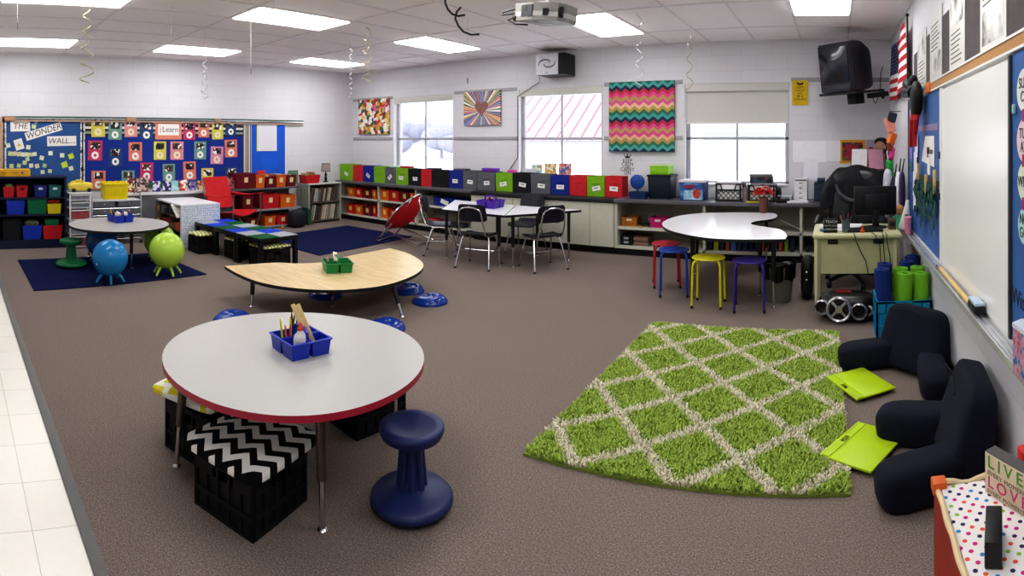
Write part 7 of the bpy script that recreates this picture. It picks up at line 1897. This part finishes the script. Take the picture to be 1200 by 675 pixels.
hanging('silver foil swirl hanging over the navy board', 239.5, 68, 116, 6.6, 'swirl', 4.5, 4.5, m_foil2)
hanging('thin string with small clip hanging left of centre ceiling', 201, 0, 59, 5.5, 'stick')
hanging('thin string with small clip above the bright blue panel', 294, 0, 87, 6.2, 'stick')
hanging('thin string with small clip near the far left ceiling', 20.5, 0, 34, 5.0, 'stick')
hanging('thin string with pale clip in front of left ceiling light', 321, 0, 22, 5.2, 'stick')
hanging('silver swirl hanging near the corner, left of pair', 411, 48, 116, 7.2, 'swirl', 3.5, 6, m_foil2)
hanging('dark foil swirl hanging near the corner, right of pair', 430, 5, 96, 6.6, 'swirl', 6, 6)
hanging('silver swirl hanging above the chevron canvas', 749, 5, 103, 5.8, 'swirl', 5.5, 5, m_foil2)
hanging('gold swirl hanging at left of the right window', 808, 40, 106, 6.2, 'swirl', 4.5, 3.5)
hanging('thin string with clip hanging above the pencil heart canvas', 548, 44, 98, 6.0, 'stick')
a = DP(526, 0, 3.4)
t = thing('hanging_swirl', 'thick black curled ribbon hanging left of the projector', 'hanging decoration', (a.x, a.y, CZ-.008))
z_ = lambda y: DP(530, y, 3.4).z-CZ+.008
ex = Vector((math.cos(-.684), math.sin(-.684) * -1 * -1, 0)); ex = Vector((.775, -.0, 0)); ex = Vector((math.cos(.684), math.sin(.684), 0))
k_ = 3.4/FPX
P1 = [ex*((x-526)*k_)+Vector((0, 0, z_(y))) for x, y in ((523, -14), (521.5, -4), (522, 4), (525, 11), (530, 16.5), (537, 18.8), (545, 17.5))]
P2 = [ex*((x-526)*k_)+Vector((.02, .05, z_(y))) for x, y in ((531, 7), (526, 13), (524.5, 21), (528, 29), (534, 36), (543, 39.5), (553, 39))]
MB().tube(P1, .0068, 8).build('ribbon', m_black, t); MB().tube(P2, .0068, 8).build('ribbon', m_black, t)
MB().tube([P1[0], P1[0]+Vector((0, 0, .05)), (0, 0, 0)], .002, 6).build('string', m_str, t)

# red saucer chair by the window cabinets
C_ = Vector((-5.74, 5.98, .445)); nrm = Vector((-.70, -.20, .68)).normalized()
t = thing('saucer_chair', 'red round folding saucer chair on the navy rug edge', 'chair', (C_.x, C_.y, 0))
qr = nrm.to_track_quat('Z', 'Y'); cl_ = Vector((0, 0, C_.z))
g = MB(); R0 = .36
def dish(u, v):
    a = u*2*PI; rr_ = R0*v; return cl_+qr @ Vector((rr_*math.cos(a), rr_*math.sin(a), -.17*(1-v*v)))
g.surf(dish, 40, 10, .014); g.build('seat', m_redc, t, smooth=70)
MB().tube([cl_+qr @ Vector((R0*math.cos(k*2*PI/40), R0*math.sin(k*2*PI/40), .0)) for k in range(40)], .013, 8, closed=True).build('rim_frame', m_chrome, t)
side = Vector((0, 0, 1)).cross(nrm).normalized(); upd = nrm.cross(side).normalized()
if upd.z < 0: upd = -upd
hi, lo_ = cl_+upd*R0*.85, cl_-upd*R0*.9
fl = Vector((nrm.x, nrm.y, 0)).normalized()
for s in (-1, 1):
    MB().tube([hi+side*s*.18, hi+side*s*.24-Vector((0, 0, .05)), fl*.32+side*s*.27+Vector((0, 0, .024))], .011, 8).build('leg', m_chrome, t)
    MB().tube([lo_+side*s*.16, lo_+side*s*.2-Vector((0, 0, .02)), -fl*.36+side*s*.24+Vector((0, 0, .024))], .011, 8).build('leg', m_chrome, t)
MB().tube([-fl*.36+side*.24+Vector((0, 0, .024)), -fl*.37-side*.24+Vector((0, 0, .024))], .011, 8).build('floor_bar', m_chrome, t)
MB().tube([fl*.32+side*.27+Vector((0, 0, .024)), fl*.32-side*.27+Vector((0, 0, .024))], .011, 8).build('floor_bar', m_chrome, t)
